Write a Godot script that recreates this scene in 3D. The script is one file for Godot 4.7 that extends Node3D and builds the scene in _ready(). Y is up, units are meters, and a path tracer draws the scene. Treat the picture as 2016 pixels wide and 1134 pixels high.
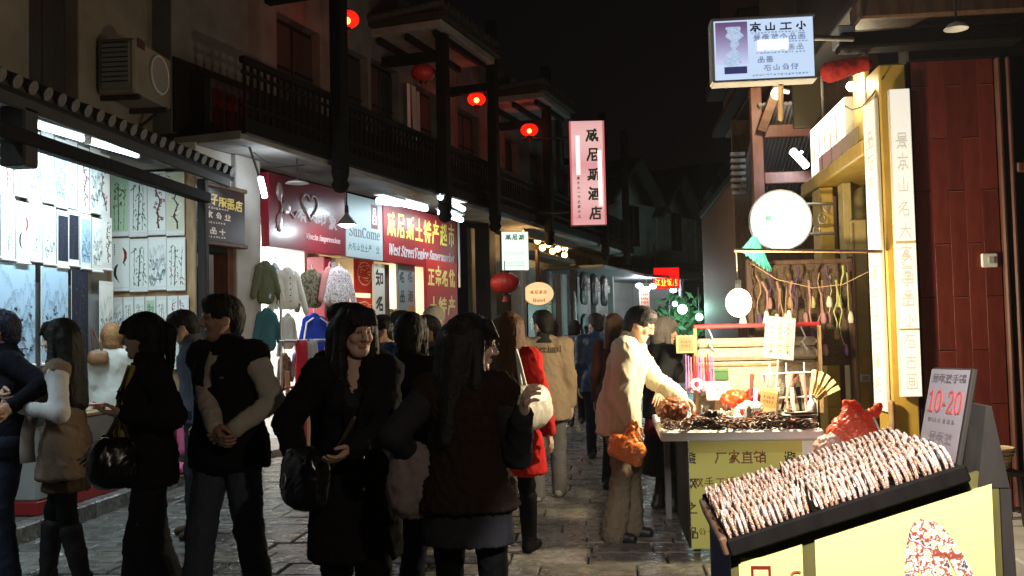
extends Node3D

var M := {}
var meshes := {}
var taken := {}
var heads := {}
var hands := {}
var hairs := {}
var fab: NoiseTexture2D
var folds := FastNoiseLite.new()
var rng := RandomNumberGenerator.new()
var FA := Transform3D(Basis(Vector3.UP, deg_to_rad(76)), Vector3(-4.34, 0, -11.65))
var GA := Transform3D(Basis(Vector3.UP, deg_to_rad(58)), Vector3(0.25, 0, -29.6))

# strokes of the characters on a ten by ten grid: points are xy, strokes end with a slash
const G := {
	"威": "12 82/22 25 09/34 64/45 37 59/55 38/62 65 99 97/84 59/71 82", "尼": "21 81 84 24/21 25 09/76 47/45 49 89 87",
	"斯": "12 52/22 27/42 47/24 44/07 57/28 09/38 59/91 62/62 65 59/64 94/84 89", "土": "15 85/51 59/09 99",
	"特": "12 04/13 43/21 29/06 44/52 92/71 74/54 94/46 96/76 79 69/57 68", "产": "50 51/22 92/33 44/73 64/15 95/15 16 09",
	"超": "12 52/04 54/31 37/36 56/14 16 09/17 39 99/61 91 84/71 63/65 95 97 67 65", "市": "50 51/12 92/24 84/24 28/84 88 77/52 59",
	"知": "21 03/13 43/05 45/25 28 09/26 49/63 93 98 68 63", "名": "42 05/42 72 08/35 46/46 86 89 49 46",
	"品": "31 71 74 34 31/05 45 49 09 05/55 95 99 59 55", "牌": "11 15 09/13 43/31 34/16 46 49/72 61/52 92 95 55 52/72 75/46 96/76 79",
	"货": "31 13/21 24/71 52/61 64 94/25 85 88/25 28/55 57 19/57 79", "正": "12 92/52 59/55 85/25 29/09 99",
	"宗": "50 51/12 13/12 92 83/34 74/16 96/56 59/36 18/76 88", "优": "31 04/22 29/43 93/61 65 39/65 69 99 97/72 83",
	"批": "03 43/21 29 18/06 45/52 58 76/54 74/81 88 98 97/93 84", "发": "22 24 94/51 33 09/45 84 39/46 99/71 82",
	"总": "31 42/71 62/33 83 85 35 33/06 18/36 38 88 76/56 67/86 98", "酒": "11 22/04 15/09 26/32 92/34 94 99 39 34/52 55 47/72 76 86/37 97",
	"店": "51 52/22 92/22 25 09/53 56/54 84/36 86 89 39 36", "厂": "12 92/22 25 09", "家": "50 51/12 13/12 92 83/34 74/53 26/44 57 58 39/55 17/56 19/74 56/66 99",
	"直": "12 92/51 53/23 28/23 83 88/25 85/27 87/09 99", "销": "21 03/12 42/05 45/25 28 48/71 74/52 63/92 83/54 59/54 94 99/56 96/58 98",
	"手": "71 22/14 84/06 96/52 59 38", "工": "12 92/52 58/08 98", "檀": "03 43/21 29/23 07/24 46/51 91/53 93 95 55 53/66 86 88 68 66/67 87/49 99",
	"香": "71 22/13 93/51 55/53 15/53 95/26 86 89 29 26/28 88", "仔": "31 04/22 29/52 92 74/73 79 58/45 95",
	"链": "21 03/12 42/05 45/25 28 48/62 92/72 64 94/82 88/66 96/51 52/44 54 57 99", "避": "11 12/04 14 17/08 28 99/31 61 63 33/31 34 27/45 65 67 47 45/83 82/72 92/74 94/85 88/76 96",
	"蚊": "02 42 45 05 02/20 28/08 48/37 49/70 71/52 92/63 98/83 49", "景": "21 81 84 24 21/23 83/54 55/05 95/36 76 78 38 36/58 59/28 19/77 89",
	"泰": "21 81/13 83/04 94/51 07/55 98/56 59/36 47/75 66", "蓝": "02 92/31 33/71 73/24 26/44 47/62 55/63 93/74 85/28 88/28 29/48 49/68 69/88 89/09 99",
	"镯": "21 03/12 42/05 45/25 28 48/51 91 93 53 51/63 61/81 83/54 46/55 95 98 87/56 76 78 58/67 68", "有": "12 92/51 07/34 39/34 84 89 78/36 86/37 87",
	"印": "31 12 18 37/15 35/52 92 97 78/52 59", "昌": "31 71 74 34 31/25 85 89 29 25/27 87/33 73", "饭": "21 04/22 42 34/24 28 47/91 52/52 56 49/54 84 59/55 99",
	"馆": "21 04/22 42 34/24 28 47/71 72/52 92 93/52 53/64 69/64 84 86 66/67 87 89 69", "象": "41 13/31 61 53/23 83 85 25 23/53 25/54 57 58 39/46 18/47 19/84 66/66 99",
	"棋": "03 43/21 29/23 07/24 45/53 93/61 67/81 87/65 85/47 97/67 59/77 99", "京": "50 51/12 92/34 74 76 36 34/56 59 48/36 18/76 98", "山": "51 58/14 18 88/84 88",
	"果": "21 81 85 25 21/23 83/51 59/06 96/46 19/66 99", "汁": "11 22/04 15/09 26/35 95/62 69", "鲜": "21 03/12 42/03 43 47 07 03/05 45/23 27/09 49/61 72/91 82/53 93/55 95/47 97/73 79",
	"石": "12 92/42 07/45 85 89 49 45", "公": "41 15/61 96/54 28 78/75 89", "哭": "11 41 44 14 11/51 81 84 54 51/06 96/55 09/56 99/75 76",
	"子": "21 81 54/53 59 38/05 95", "服": "12 16 09/12 42 49/14 44/16 46/52 59/52 92 94/55 95 59/66 99", "一": "05 95", "十": "05 95/51 59", "大": "14 94/51 54 09/54 99",
	"业": "31 38/71 78/13 25/93 85/09 99", "古": "13 93/51 55/25 85 89 29 25", "画": "11 91/33 73 77 37 33/53 57/35 75/14 19 99 94", "器": "11 41 43 13 11/51 81 83 53 51/05 95/54 17/55 98/16 46 49 19 16/56 86 89 59 56",
	"江": "11 22/04 15/09 26/42 92/62 68/38 98", "之": "41 52/13 83 17/17 39 99", "小": "51 59 38/24 16/74 86", "双": "12 42 09/13 49/52 92 49/53 99", "个": "51 05/51 96/54 59", "巧": "12 52/32 37/07 57/51 91/71 65 95 99 78",
}

func _ready() -> void:
	# ---- camera
	var cam := Camera3D.new(); cam.name = "camera"
	cam.fov = 33.25; cam.near = 0.05; cam.far = 300.0
	cam.position = Vector3(0, 1.52, 0)
	cam.rotation = Vector3(deg_to_rad(2.62), deg_to_rad(5.77), deg_to_rad(-1.3))
	add_child(cam); cam.current = true
	# ---- night sky, exposure
	var we := WorldEnvironment.new(); we.name = "environment"
	var env := Environment.new()
	var sm := ProceduralSkyMaterial.new()
	sm.sky_top_color = Color(0.020, 0.016, 0.022); sm.sky_horizon_color = Color(0.034, 0.026, 0.030)
	sm.ground_bottom_color = Color(0.02, 0.018, 0.018); sm.ground_horizon_color = Color(0.03, 0.025, 0.028)
	var sky := Sky.new(); sky.sky_material = sm
	env.background_mode = Environment.BG_SKY; env.sky = sky; env.background_energy_multiplier = 1.0
	env.tonemap_mode = Environment.TONE_MAPPER_LINEAR; env.tonemap_exposure = 1.0
	env.sdfgi_enabled = true; env.ssao_enabled = true; env.ssil_enabled = true
	env.fog_enabled = true; env.fog_density = 0.0006; env.fog_light_color = Color(0.85, 0.83, 0.8)
	we.environment = env; add_child(we)
	rng.seed = 77
	folds.seed = 5; folds.frequency = 1.0; folds.fractal_octaves = 2
	materials()
	setting()
	painting_shop()
	middle_houses()
	shop_goods()
	hotel_front()
	far_street()
	right_shop()
	stall()
	cart()
	people()
	small_things()

# ------------------------------------------------------------------ helpers
func numbered(n: String) -> String:
	if not taken.has(n):
		taken[n] = 0
		return n
	taken[n] += 1
	return "%s_%03d" % [n, taken[n]]

func top(o: Node3D, called: String, label: String, category := "", group := "", kind := "") -> Node3D:
	o.name = numbered(called)
	add_child(o, true)
	if label: o.set_meta("label", label)
	if category: o.set_meta("category", category)
	if group: o.set_meta("group", group)
	if kind: o.set_meta("kind", kind)
	return o

func thing(called: String, label: String, category: String, at := Vector3.ZERO, turn := 0.0, group := "") -> Node3D:
	var o := Node3D.new()
	o.position = at; o.rotation.y = deg_to_rad(turn)
	return top(o, called, label, category, group)

func fthing(called: String, label: String, category: String, f: Vector3, group := "", turn := 0.0) -> Node3D:
	var o := Node3D.new()
	o.transform = FA * Transform3D(Basis(Vector3.UP, deg_to_rad(turn)), f)
	return top(o, called, label, category, group)

func gthing(called: String, label: String, category: String, f: Vector3, group := "", turn := 0.0) -> Node3D:
	var o := Node3D.new()
	o.transform = GA * Transform3D(Basis(Vector3.UP, deg_to_rad(turn)), f)
	return top(o, called, label, category, group)

func copy(o: Node3D, called: String, label := "", group := "") -> Node3D:
	var c: Node3D = o.duplicate()
	c.name = numbered(called); add_child(c, true)
	if label: c.set_meta("label", label)
	if group: c.set_meta("group", group)
	return c

func put(parent: Node3D, called: String, mesh: Mesh, m: Material, at := Vector3.ZERO, rot := Vector3.ZERO, sc := Vector3.ONE) -> MeshInstance3D:
	var o := MeshInstance3D.new()
	o.mesh = mesh; o.material_override = m
	o.transform = Transform3D(Basis.from_euler(rot * PI / 180.0) * Basis.from_scale(sc), at)
	if parent == self:
		o.name = numbered(called)
	else:
		o.name = called
	parent.add_child(o, true)
	return o

func bmesh_box(s: Vector3, b: float) -> Mesh:
	var key := "b%.4f %.4f %.4f %.4f" % [s.x, s.y, s.z, b]
	if meshes.has(key): return meshes[key]
	if b <= 0.0:
		var bm := BoxMesh.new(); bm.size = s; meshes[key] = bm
		return bm
	b = minf(b, minf(s.x, minf(s.y, s.z)) * 0.45)
	var st := SurfaceTool.new(); st.begin(Mesh.PRIMITIVE_TRIANGLES)
	st.set_smooth_group(-1)
	var h := s * 0.5
	for ax in 3:
		for sg in [-1.0, 1.0]:
			var u := (ax + 1) % 3; var w := (ax + 2) % 3
			var p: Array = []
			for c in [[-1, -1], [1, -1], [1, 1], [-1, 1]]:
				var q := Vector3.ZERO
				q[ax] = sg * h[ax]; q[u] = c[0] * (h[u] - b); q[w] = c[1] * (h[w] - b)
				p.append(q)
			quad(st, p[0], p[1], p[2], p[3])
			# the chamfer strip between this face and the next axis' faces
			for s2 in [-1.0, 1.0]:
				var a0 := Vector3.ZERO; a0[ax] = sg * h[ax]; a0[u] = s2 * (h[u] - b); a0[w] = h[w] - b
				var a1 := a0; a1[w] = -(h[w] - b)
				var b0 := Vector3.ZERO; b0[ax] = sg * (h[ax] - b); b0[u] = s2 * h[u]; b0[w] = h[w] - b
				var b1 := b0; b1[w] = -(h[w] - b)
				quad(st, a0, a1, b1, b0)
	for x in [-1.0, 1.0]:
		for y in [-1.0, 1.0]:
			for z in [-1.0, 1.0]:
				var n := Vector3(x, y, z)
				var pa := n * (h - Vector3(0, b, b)); var pb := n * (h - Vector3(b, 0, b)); var pc := n * (h - Vector3(b, b, 0))
				tri(st, pa, pb, pc)
	st.generate_normals()
	meshes[key] = st.commit()
	return meshes[key]

func tri(st: SurfaceTool, a: Vector3, b: Vector3, c: Vector3) -> void:
	# wound so that the face looks away from the mesh's own middle
	if (b - a).cross(c - a).dot(a + b + c) > 0.0:
		var t := b; b = c; c = t
	for p in [a, b, c]: st.add_vertex(p)

func quad(st: SurfaceTool, a: Vector3, b: Vector3, c: Vector3, d: Vector3) -> void:
	tri(st, a, b, c); tri(st, a, c, d)

func bx(parent: Node3D, called: String, m: Material, size: Vector3, at := Vector3.ZERO, bev := 0.006, rot := Vector3.ZERO) -> MeshInstance3D:
	return put(parent, called, bmesh_box(size, bev), m, at, rot)

func span(parent: Node3D, called: String, m: Material, lo: Vector3, hi: Vector3, bev := 0.006) -> MeshInstance3D:
	return bx(parent, called, m, hi - lo, (lo + hi) * 0.5, bev)

func cyl(parent: Node3D, called: String, m: Material, r0: float, r1: float, h: float, at := Vector3.ZERO, rot := Vector3.ZERO, seg := 14) -> MeshInstance3D:
	var key := "c%.4f %.4f %.4f %d" % [r0, r1, h, seg]
	if not meshes.has(key):
		var c := CylinderMesh.new(); c.bottom_radius = r0; c.top_radius = r1; c.height = h; c.radial_segments = seg; c.rings = 1
		meshes[key] = c
	return put(parent, called, meshes[key], m, at, rot)

func rod(parent: Node3D, called: String, m: Material, a: Vector3, b: Vector3, r: float, seg := 10) -> MeshInstance3D:
	var o := cyl(parent, called, m, r, r, snappedf((b - a).length(), 0.001), (a + b) * 0.5, Vector3.ZERO, seg)
	var y := (b - a).normalized()
	var x := y.cross(Vector3(0.3, 0.1, 0.9)).normalized()
	o.basis = Basis(x, y, x.cross(y))
	return o

func beam(parent: Node3D, called: String, m: Material, a: Vector3, b: Vector3, w: float, h: float) -> MeshInstance3D:
	var o := bx(parent, called, m, Vector3(w, h, snappedf((b - a).length(), 0.001)), (a + b) * 0.5)
	var z := (b - a).normalized()
	var x := (Vector3.UP if absf(z.y) < 0.9 else Vector3.RIGHT).cross(z).normalized()
	o.basis = Basis(x, z.cross(x), z)
	return o

func ball(parent: Node3D, called: String, m: Material, r: float, at := Vector3.ZERO, sc := Vector3.ONE, seg := 18) -> MeshInstance3D:
	var key := "s%.4f %d" % [r, seg]
	if not meshes.has(key):
		var s := SphereMesh.new(); s.radius = r; s.height = 2 * r; s.radial_segments = seg; s.rings = seg / 2
		meshes[key] = s
	return put(parent, called, meshes[key], m, at, Vector3.ZERO, sc)

func ring_mesh(r: float, w: float, seg := 14, sec := 6) -> Mesh:
	var key := "r%.4f %.4f %d %d" % [r, w, seg, sec]
	if not meshes.has(key):
		var t := TorusMesh.new(); t.inner_radius = r - w; t.outer_radius = r + w; t.rings = seg; t.ring_segments = sec
		meshes[key] = t
	return meshes[key]

func tube_mesh(pts: Array, r: float, r2 := -1.0, seg := 7) -> Mesh:
	var v := PackedVector3Array(); var idx := PackedInt32Array()
	var n := pts.size()
	var up := Vector3(0.23, 0.31, 0.92)
	for i in n:
		var t: Vector3 = (pts[mini(i + 1, n - 1)] - pts[maxi(i - 1, 0)]).normalized()
		var x := t.cross(up).normalized(); var y := t.cross(x)
		var rr := r if r2 < 0 else lerpf(r, r2, i / float(n - 1))
		for s in seg:
			var a := TAU * s / seg
			v.append(pts[i] + (x * cos(a) + y * sin(a)) * rr)
	for i in n - 1:
		for s in seg:
			var a := i * seg + s; var b := i * seg + (s + 1) % seg
			idx.append_array([a, b, a + seg, b, b + seg, a + seg])
	for i in [0, n - 1]:
		v.append(pts[i])
		for s in seg:
			var a: int = i * seg + s; var b: int = i * seg + (s + 1) % seg
			idx.append_array([v.size() - 1, b, a] if i == 0 else [v.size() - 1, a, b])
	return smooth_mesh(v, idx)

func smooth_mesh(v: PackedVector3Array, idx: PackedInt32Array, col := PackedColorArray()) -> Mesh:
	var arr := []; arr.resize(Mesh.ARRAY_MAX)
	arr[Mesh.ARRAY_VERTEX] = v; arr[Mesh.ARRAY_INDEX] = idx
	if col.size(): arr[Mesh.ARRAY_COLOR] = col
	var n := PackedVector3Array(); n.resize(v.size())
	for i in range(0, idx.size(), 3):
		var c := (v[idx[i + 2]] - v[idx[i]]).cross(v[idx[i + 1]] - v[idx[i]])
		n[idx[i]] += c; n[idx[i + 1]] += c; n[idx[i + 2]] += c
	for i in n.size(): n[i] = n[i].normalized()
	arr[Mesh.ARRAY_NORMAL] = n
	var m := ArrayMesh.new()
	m.add_surface_from_arrays(Mesh.PRIMITIVE_TRIANGLES, arr)
	return m

func tube(parent: Node3D, called: String, m: Material, pts: Array, r: float, r2 := -1.0, seg := 7) -> MeshInstance3D:
	return put(parent, called, tube_mesh(pts, r, r2, seg), m)

func lathe_mesh(prof: Array, seg := 24, ribs := 0, depth := 0.0) -> Mesh:
	var v := PackedVector3Array(); var idx := PackedInt32Array()
	for p in prof:
		for s in seg:
			var a := TAU * s / seg
			var r: float = p.x * (1.0 - (depth if ribs and s % (seg / ribs) == 0 else 0.0))
			v.append(Vector3(cos(a) * r, p.y, sin(a) * r))
	for i in prof.size() - 1:
		for s in seg:
			var a := i * seg + s; var b := i * seg + (s + 1) % seg
			idx.append_array([a, b, a + seg, b, b + seg, a + seg])
	return smooth_mesh(v, idx)

func plate(w: float, h: float) -> Mesh:
	var key := "q%.4f %.4f" % [w, h]
	if not meshes.has(key):
		var q := QuadMesh.new(); q.size = Vector2(w, h); meshes[key] = q
	return meshes[key]

func letters(parent: Node3D, text: String, size: float, m: Material, at: Vector3, font := "Droid Sans", bold := false, slant := 0.0, rot := Vector3.ZERO, width := 0.0) -> MeshInstance3D:
	var t := TextMesh.new()
	t.text = text
	var f := SystemFont.new(); f.font_names = PackedStringArray([font]); f.font_weight = 700 if bold else 400
	t.font = f; t.font_size = 32; t.pixel_size = size / 32.0; t.depth = 0.004; t.curve_step = 3.0
	var o := put(parent, "lettering", t, m, at, rot)
	var k := 1.0
	if width > 0.0: k = width / maxf(t.get_aabb().size.x, 0.001)
	o.basis = o.basis * Basis(Vector3(k, 0, 0), Vector3(slant, 1, 0), Vector3(0, 0, 1))
	return o

func draw_glyph(im: Image, ch: String, x: float, y: float, w: float, h: float, c: Color, th: int) -> void:
	if not G.has(ch): return
	for s: String in (G[ch] as String).split("/"):
		var p: PackedStringArray = s.split(" ")
		for i in maxi(p.size() - 1, 1):
			var a := Vector2(x + w * int(p[i][0]) / 9.0, y + h * int(p[i][1]) / 9.0)
			var j := mini(i + 1, p.size() - 1)
			var b := Vector2(x + w * int(p[j][0]) / 9.0, y + h * int(p[j][1]) / 9.0)
			var n := int(a.distance_to(b) / maxf(th * 0.4, 0.5)) + 1
			for k in n + 1:
				var q := a.lerp(b, k / float(n))
				im.fill_rect(Rect2i(int(q.x - th * 0.5), int(q.y - th * 0.5), th, th), c)

func words_on(im: Image, text: String, x: float, y: float, w: float, h: float, step: Vector2, c: Color, th: int) -> void:
	for i in text.length():
		draw_glyph(im, text[i], x + step.x * i, y + step.y * i, w, h, c, th)

func scribble(im: Image, r: Rect2i, rows: int, c: Color, n: int, th := 2) -> void:
	# print too small to read, as marks of pen width
	for k in rows:
		var y := r.position.y + int(r.size.y * (k + 0.2) / rows)
		var hh := int(r.size.y * 0.6 / rows)
		for i in n:
			var x := r.position.x + int(r.size.x * i / float(n))
			var ww := int(r.size.x * 0.7 / n)
			for s in 4:
				if rng.randf() < 0.5: im.fill_rect(Rect2i(x + rng.randi() % maxi(ww, 1), y, th, hh), c)
				else: im.fill_rect(Rect2i(x, y + rng.randi() % maxi(hh, 1), ww, th), c)

func sheet(w: int, h: int, bg: Color) -> Image:
	var im := Image.create_empty(w, h, false, Image.FORMAT_RGB8)
	im.fill(bg)
	return im

func tex(im: Image) -> ImageTexture:
	return ImageTexture.create_from_image(im)

func srgb(r: float, g: float, b: float) -> Color:
	return Color(r, g, b).linear_to_srgb()

func mat(c: Color, rough := 0.8, metal := 0.0) -> StandardMaterial3D:
	var m := StandardMaterial3D.new()
	m.albedo_color = c; m.roughness = rough; m.metallic = metal
	return m

func lin(r: float, g: float, b: float, rough := 0.8, metal := 0.0) -> StandardMaterial3D:
	return mat(srgb(r, g, b), rough, metal)

func glow(c: Color, e: float, base := Color(0.8, 0.8, 0.8)) -> StandardMaterial3D:
	var m := mat(base, 0.5)
	m.emission_enabled = true; m.emission = c; m.emission_energy_multiplier = e
	return m

func printed(t: Texture2D, rough := 0.6, e := 0.0, tint := Color.WHITE) -> StandardMaterial3D:
	var m := mat(Color.WHITE, rough)
	m.albedo_texture = t
	if e > 0.0:
		m.emission_enabled = true; m.emission_texture = t; m.emission_energy_multiplier = e
		m.emission_operator = BaseMaterial3D.EMISSION_OP_MULTIPLY; m.emission = tint
	return m

func noise_tex(freq: float, ramp: Array, seed_ := 1, oct := 4, size := 256, ntype := FastNoiseLite.TYPE_SIMPLEX_SMOOTH, hard := false) -> NoiseTexture2D:
	var t := NoiseTexture2D.new(); t.width = size; t.height = size; t.seamless = true
	var n := FastNoiseLite.new(); n.seed = seed_; n.frequency = freq; n.fractal_octaves = oct; n.noise_type = ntype
	t.noise = n
	if ramp.size():
		var g := Gradient.new()
		var off := PackedFloat32Array(); var cs := PackedColorArray()
		for i in ramp.size():
			off.append(i / float(ramp.size() if hard else ramp.size() - 1)); cs.append(ramp[i])
		g.offsets = off; g.colors = cs
		if hard: g.interpolation_mode = Gradient.GRADIENT_INTERPOLATE_CONSTANT
		t.color_ramp = g
	return t

func worn(a: Array, b: Array, freq := 0.012, rough := 0.85, scale := 0.7, seed_ := 1, bump := 0.0) -> StandardMaterial3D:
	var m := mat(Color.WHITE, rough)
	m.albedo_texture = noise_tex(freq, [srgb(a[0], a[1], a[2]), srgb((a[0] + b[0]) / 2, (a[1] + b[1]) / 2, (a[2] + b[2]) / 2), srgb(b[0], b[1], b[2])], seed_, 5)
	m.uv1_triplanar = true; m.uv1_world_triplanar = true; m.uv1_scale = Vector3.ONE * scale
	if bump > 0.0:
		m.heightmap_enabled = true; m.heightmap_scale = bump; m.heightmap_texture = noise_tex(0.04, [], seed_ + 9, 5)
	return m

func wood(a: Array, b: Array, rough := 0.6, seed_ := 3) -> StandardMaterial3D:
	var m := worn(a, b, 0.02, rough, 1.0, seed_)
	m.uv1_world_triplanar = false; m.uv1_scale = Vector3(3.0, 0.6, 3.0)
	return m

func cloth(r: float, g: float, b: float, rough := 0.9) -> StandardMaterial3D:
	var m := lin(r, g, b, rough)
	m.metallic_specular = 0.2
	m.normal_enabled = true; m.normal_texture = fab; m.normal_scale = 0.35
	m.uv1_triplanar = true; m.uv1_scale = Vector3.ONE * 5.0
	return m

func omni(called: String, at: Vector3, c: Color, e: float, size := 0.05) -> void:
	var l := OmniLight3D.new(); l.name = numbered(called)
	l.position = at; l.light_color = c; l.light_energy = e; l.light_size = size
	l.omni_range = 60.0; l.omni_attenuation = 2.0; l.shadow_enabled = true
	add_child(l, true)

func area(called: String, at: Vector3, towards: Vector3, c: Color, e: float, sx: float, sy: float, long_axis := Vector3.ZERO) -> void:
	var l := AreaLight3D.new(); l.name = numbered(called)
	l.light_color = c; l.light_energy = e; l.area_size = Vector2(sx, sy); l.area_range = 60.0; l.area_attenuation = 2.0
	l.shadow_enabled = true
	var z := -(towards - at).normalized()
	var x := long_axis.normalized() if long_axis != Vector3.ZERO else Vector3.UP.cross(z).normalized()
	x = (x - z * x.dot(z)).normalized()
	l.transform = Transform3D(Basis(x, z.cross(x), z), at)
	add_child(l, true)

func spot(called: String, at: Vector3, towards: Vector3, c: Color, e: float, angle: float, size := 0.05) -> void:
	var l := SpotLight3D.new(); l.name = numbered(called)
	l.light_color = c; l.light_energy = e; l.spot_angle = angle; l.spot_range = 60.0; l.spot_attenuation = 2.0; l.light_size = size
	l.shadow_enabled = true; l.spot_angle_attenuation = 0.18
	l.look_at_from_position(at, towards, Vector3.UP if absf((towards - at).normalized().y) < 0.95 else Vector3.FORWARD)
	add_child(l, true)

# ------------------------------------------------------------------ a distance field meshed as surface nets
class Field:
	var c: float
	var o: Vector3
	var nx: int
	var ny: int
	var nz: int
	var d := PackedFloat32Array()

	func _init(lo: Vector3, hi: Vector3, cell: float) -> void:
		c = cell; o = lo
		nx = int((hi.x - lo.x) / c) + 2; ny = int((hi.y - lo.y) / c) + 2; nz = int((hi.z - lo.z) / c) + 2
		d.resize(nx * ny * nz); d.fill(1.0)

	func cap(a: Vector3, b: Vector3, ra: float, rb: float, k := 0.02, fa := Vector3.ZERO, fk := 1.0, cut := false) -> void:
		var m := maxf(ra, rb) * maxf(1.0, fk) + k + 2.5 * c
		var lo := (a.min(b) - Vector3.ONE * m - o) / c; var hi := (a.max(b) + Vector3.ONE * m - o) / c
		var x0 := clampi(int(lo.x), 0, nx - 1); var x1 := clampi(int(hi.x) + 1, 0, nx - 1)
		var y0 := clampi(int(lo.y), 0, ny - 1); var y1 := clampi(int(hi.y) + 1, 0, ny - 1)
		var z0 := clampi(int(lo.z), 0, nz - 1); var z1 := clampi(int(hi.z) + 1, 0, nz - 1)
		var g := 1.0 / fk - 1.0
		var flat := fk != 1.0
		var ab := b - a
		if flat: ab += fa * (ab.dot(fa) * g)
		var inv := 1.0 / maxf(ab.length_squared(), 1e-9)
		var dr := rb - ra
		for z in range(z0, z1 + 1):
			for y in range(y0, y1 + 1):
				var i := (z * ny + y) * nx + x0
				var q := o + Vector3(x0, y, z) * c - a
				for x in range(x0, x1 + 1):
					var w := q
					if flat: w += fa * (w.dot(fa) * g)
					var t := clampf(w.dot(ab) * inv, 0.0, 1.0)
					var e := (w - ab * t).length() - ra - dr * t
					var s := d[i]
					if cut:
						d[i] = maxf(s, -e)
					else:
						var h := k - absf(s - e)
						d[i] = minf(s, e) - (h * h / k * 0.25 if h > 0.0 else 0.0)
					i += 1
					q.x += c

	func ell(p: Vector3, r: Vector3, k := 0.01, cut := false) -> void:
		var m := k + 2.5 * c
		var lo := (p - r - Vector3.ONE * m - o) / c; var hi := (p + r + Vector3.ONE * m - o) / c
		var x0 := clampi(int(lo.x), 0, nx - 1); var x1 := clampi(int(hi.x) + 1, 0, nx - 1)
		var y0 := clampi(int(lo.y), 0, ny - 1); var y1 := clampi(int(hi.y) + 1, 0, ny - 1)
		var z0 := clampi(int(lo.z), 0, nz - 1); var z1 := clampi(int(hi.z) + 1, 0, nz - 1)
		var rm := minf(r.x, minf(r.y, r.z))
		for z in range(z0, z1 + 1):
			for y in range(y0, y1 + 1):
				var i := (z * ny + y) * nx + x0
				var q := (o + Vector3(x0, y, z) * c - p)
				for x in range(x0, x1 + 1):
					var w := q / r
					var l := w.length()
					var e := (l - 1.0) * (l / maxf((w / r).length(), 1e-6) if l > 0.05 else rm)
					var s := d[i]
					if cut:
						d[i] = maxf(s, -e)
					else:
						var h := k - absf(s - e)
						d[i] = minf(s, e) - (h * h / k * 0.25 if h > 0.0 else 0.0)
					i += 1
					q.x += c

	func net(V: PackedVector3Array, I: PackedInt32Array) -> void:
		var first := V.size()
		var vid := PackedInt32Array(); vid.resize(d.size()); vid.fill(-1)
		var sy := nx; var sz := nx * ny
		var lim := 4.0 * c
		for z in nz - 1:
			for y in ny - 1:
				var i := (z * ny + y) * nx - 1
				for x in nx - 1:
					i += 1
					var a := d[i]
					if a > lim or a < -lim: continue
					var v := [a, d[i + 1], d[i + sy], d[i + sy + 1], d[i + sz], d[i + sz + 1], d[i + sz + sy], d[i + sz + sy + 1]]
					var m := 0
					for j in 8:
						if v[j] < 0.0: m |= 1 << j
					if m == 0 or m == 255: continue
					var p := Vector3.ZERO; var n := 0
					for e in EDGES:
						var f: float = v[e[0]]; var g: float = v[e[1]]
						if (f < 0.0) != (g < 0.0):
							p += e[2] + e[3] * (f / (f - g)); n += 1
					vid[i] = V.size()
					V.append(o + (Vector3(x, y, z) + p / n) * c)
		for z in range(1, nz - 1):
			for y in range(1, ny - 1):
				var i := (z * ny + y) * nx
				for x in range(1, nx - 1):
					i += 1
					var me := vid[i]
					if me < 0: continue
					var inside := d[i] < 0.0
					if inside != (d[i + 1] < 0.0): face(I, me, vid[i - sy], vid[i - sy - sz], vid[i - sz], inside)
					if inside != (d[i + sy] < 0.0): face(I, me, vid[i - sz], vid[i - sz - 1], vid[i - 1], inside)
					if inside != (d[i + sz] < 0.0): face(I, me, vid[i - 1], vid[i - 1 - sy], vid[i - sy], inside)

	func face(I: PackedInt32Array, a: int, b: int, e: int, f: int, flip: bool) -> void:
		if a < 0 or b < 0 or e < 0 or f < 0: return
		if flip: I.append_array([a, f, e, a, e, b])
		else: I.append_array([a, b, e, a, e, f])

	const EDGES := [
		[0, 1, Vector3(0, 0, 0), Vector3(1, 0, 0)], [2, 3, Vector3(0, 1, 0), Vector3(1, 0, 0)], [4, 5, Vector3(0, 0, 1), Vector3(1, 0, 0)], [6, 7, Vector3(0, 1, 1), Vector3(1, 0, 0)],
		[0, 2, Vector3(0, 0, 0), Vector3(0, 1, 0)], [1, 3, Vector3(1, 0, 0), Vector3(0, 1, 0)], [4, 6, Vector3(0, 0, 1), Vector3(0, 1, 0)], [5, 7, Vector3(1, 0, 1), Vector3(0, 1, 0)],
		[0, 4, Vector3(0, 0, 0), Vector3(0, 0, 1)], [1, 5, Vector3(1, 0, 0), Vector3(0, 0, 1)], [2, 6, Vector3(0, 1, 0), Vector3(0, 0, 1)], [3, 7, Vector3(1, 1, 0), Vector3(0, 0, 1)],
	]

func field_mesh(f: Field, amp := 0.0, freq := 7.0, stretch := Vector3(1, 0.5, 1)) -> Mesh:
	var v := PackedVector3Array(); var idx := PackedInt32Array()
	f.net(v, idx)
	if amp > 0.0: wrinkle(v, idx, amp, freq, stretch)
	return smooth_mesh(v, idx)

func wrinkle(v: PackedVector3Array, idx: PackedInt32Array, amp: float, freq: float, stretch: Vector3) -> void:
	var n := PackedVector3Array(); n.resize(v.size())
	for i in range(0, idx.size(), 3):
		var q := (v[idx[i + 2]] - v[idx[i]]).cross(v[idx[i + 1]] - v[idx[i]])
		n[idx[i]] += q; n[idx[i + 1]] += q; n[idx[i + 2]] += q
	for i in v.size():
		var s := folds.get_noise_3dv(v[i] * stretch * freq)
		var r := 1.0 - 2.4 * absf(folds.get_noise_3dv(v[i] * stretch * freq * 0.7 + Vector3(31, 7, 3)))
		var r2 := maxf(1.0 - 4.0 * absf(folds.get_noise_3dv(v[i] * stretch * freq * 1.7 + Vector3(3, 17, 9))), 0.0)
		v[i] += n[i].normalized() * amp * (s * 0.6 + r * 0.4 + r2 * r2 * 0.75)

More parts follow.
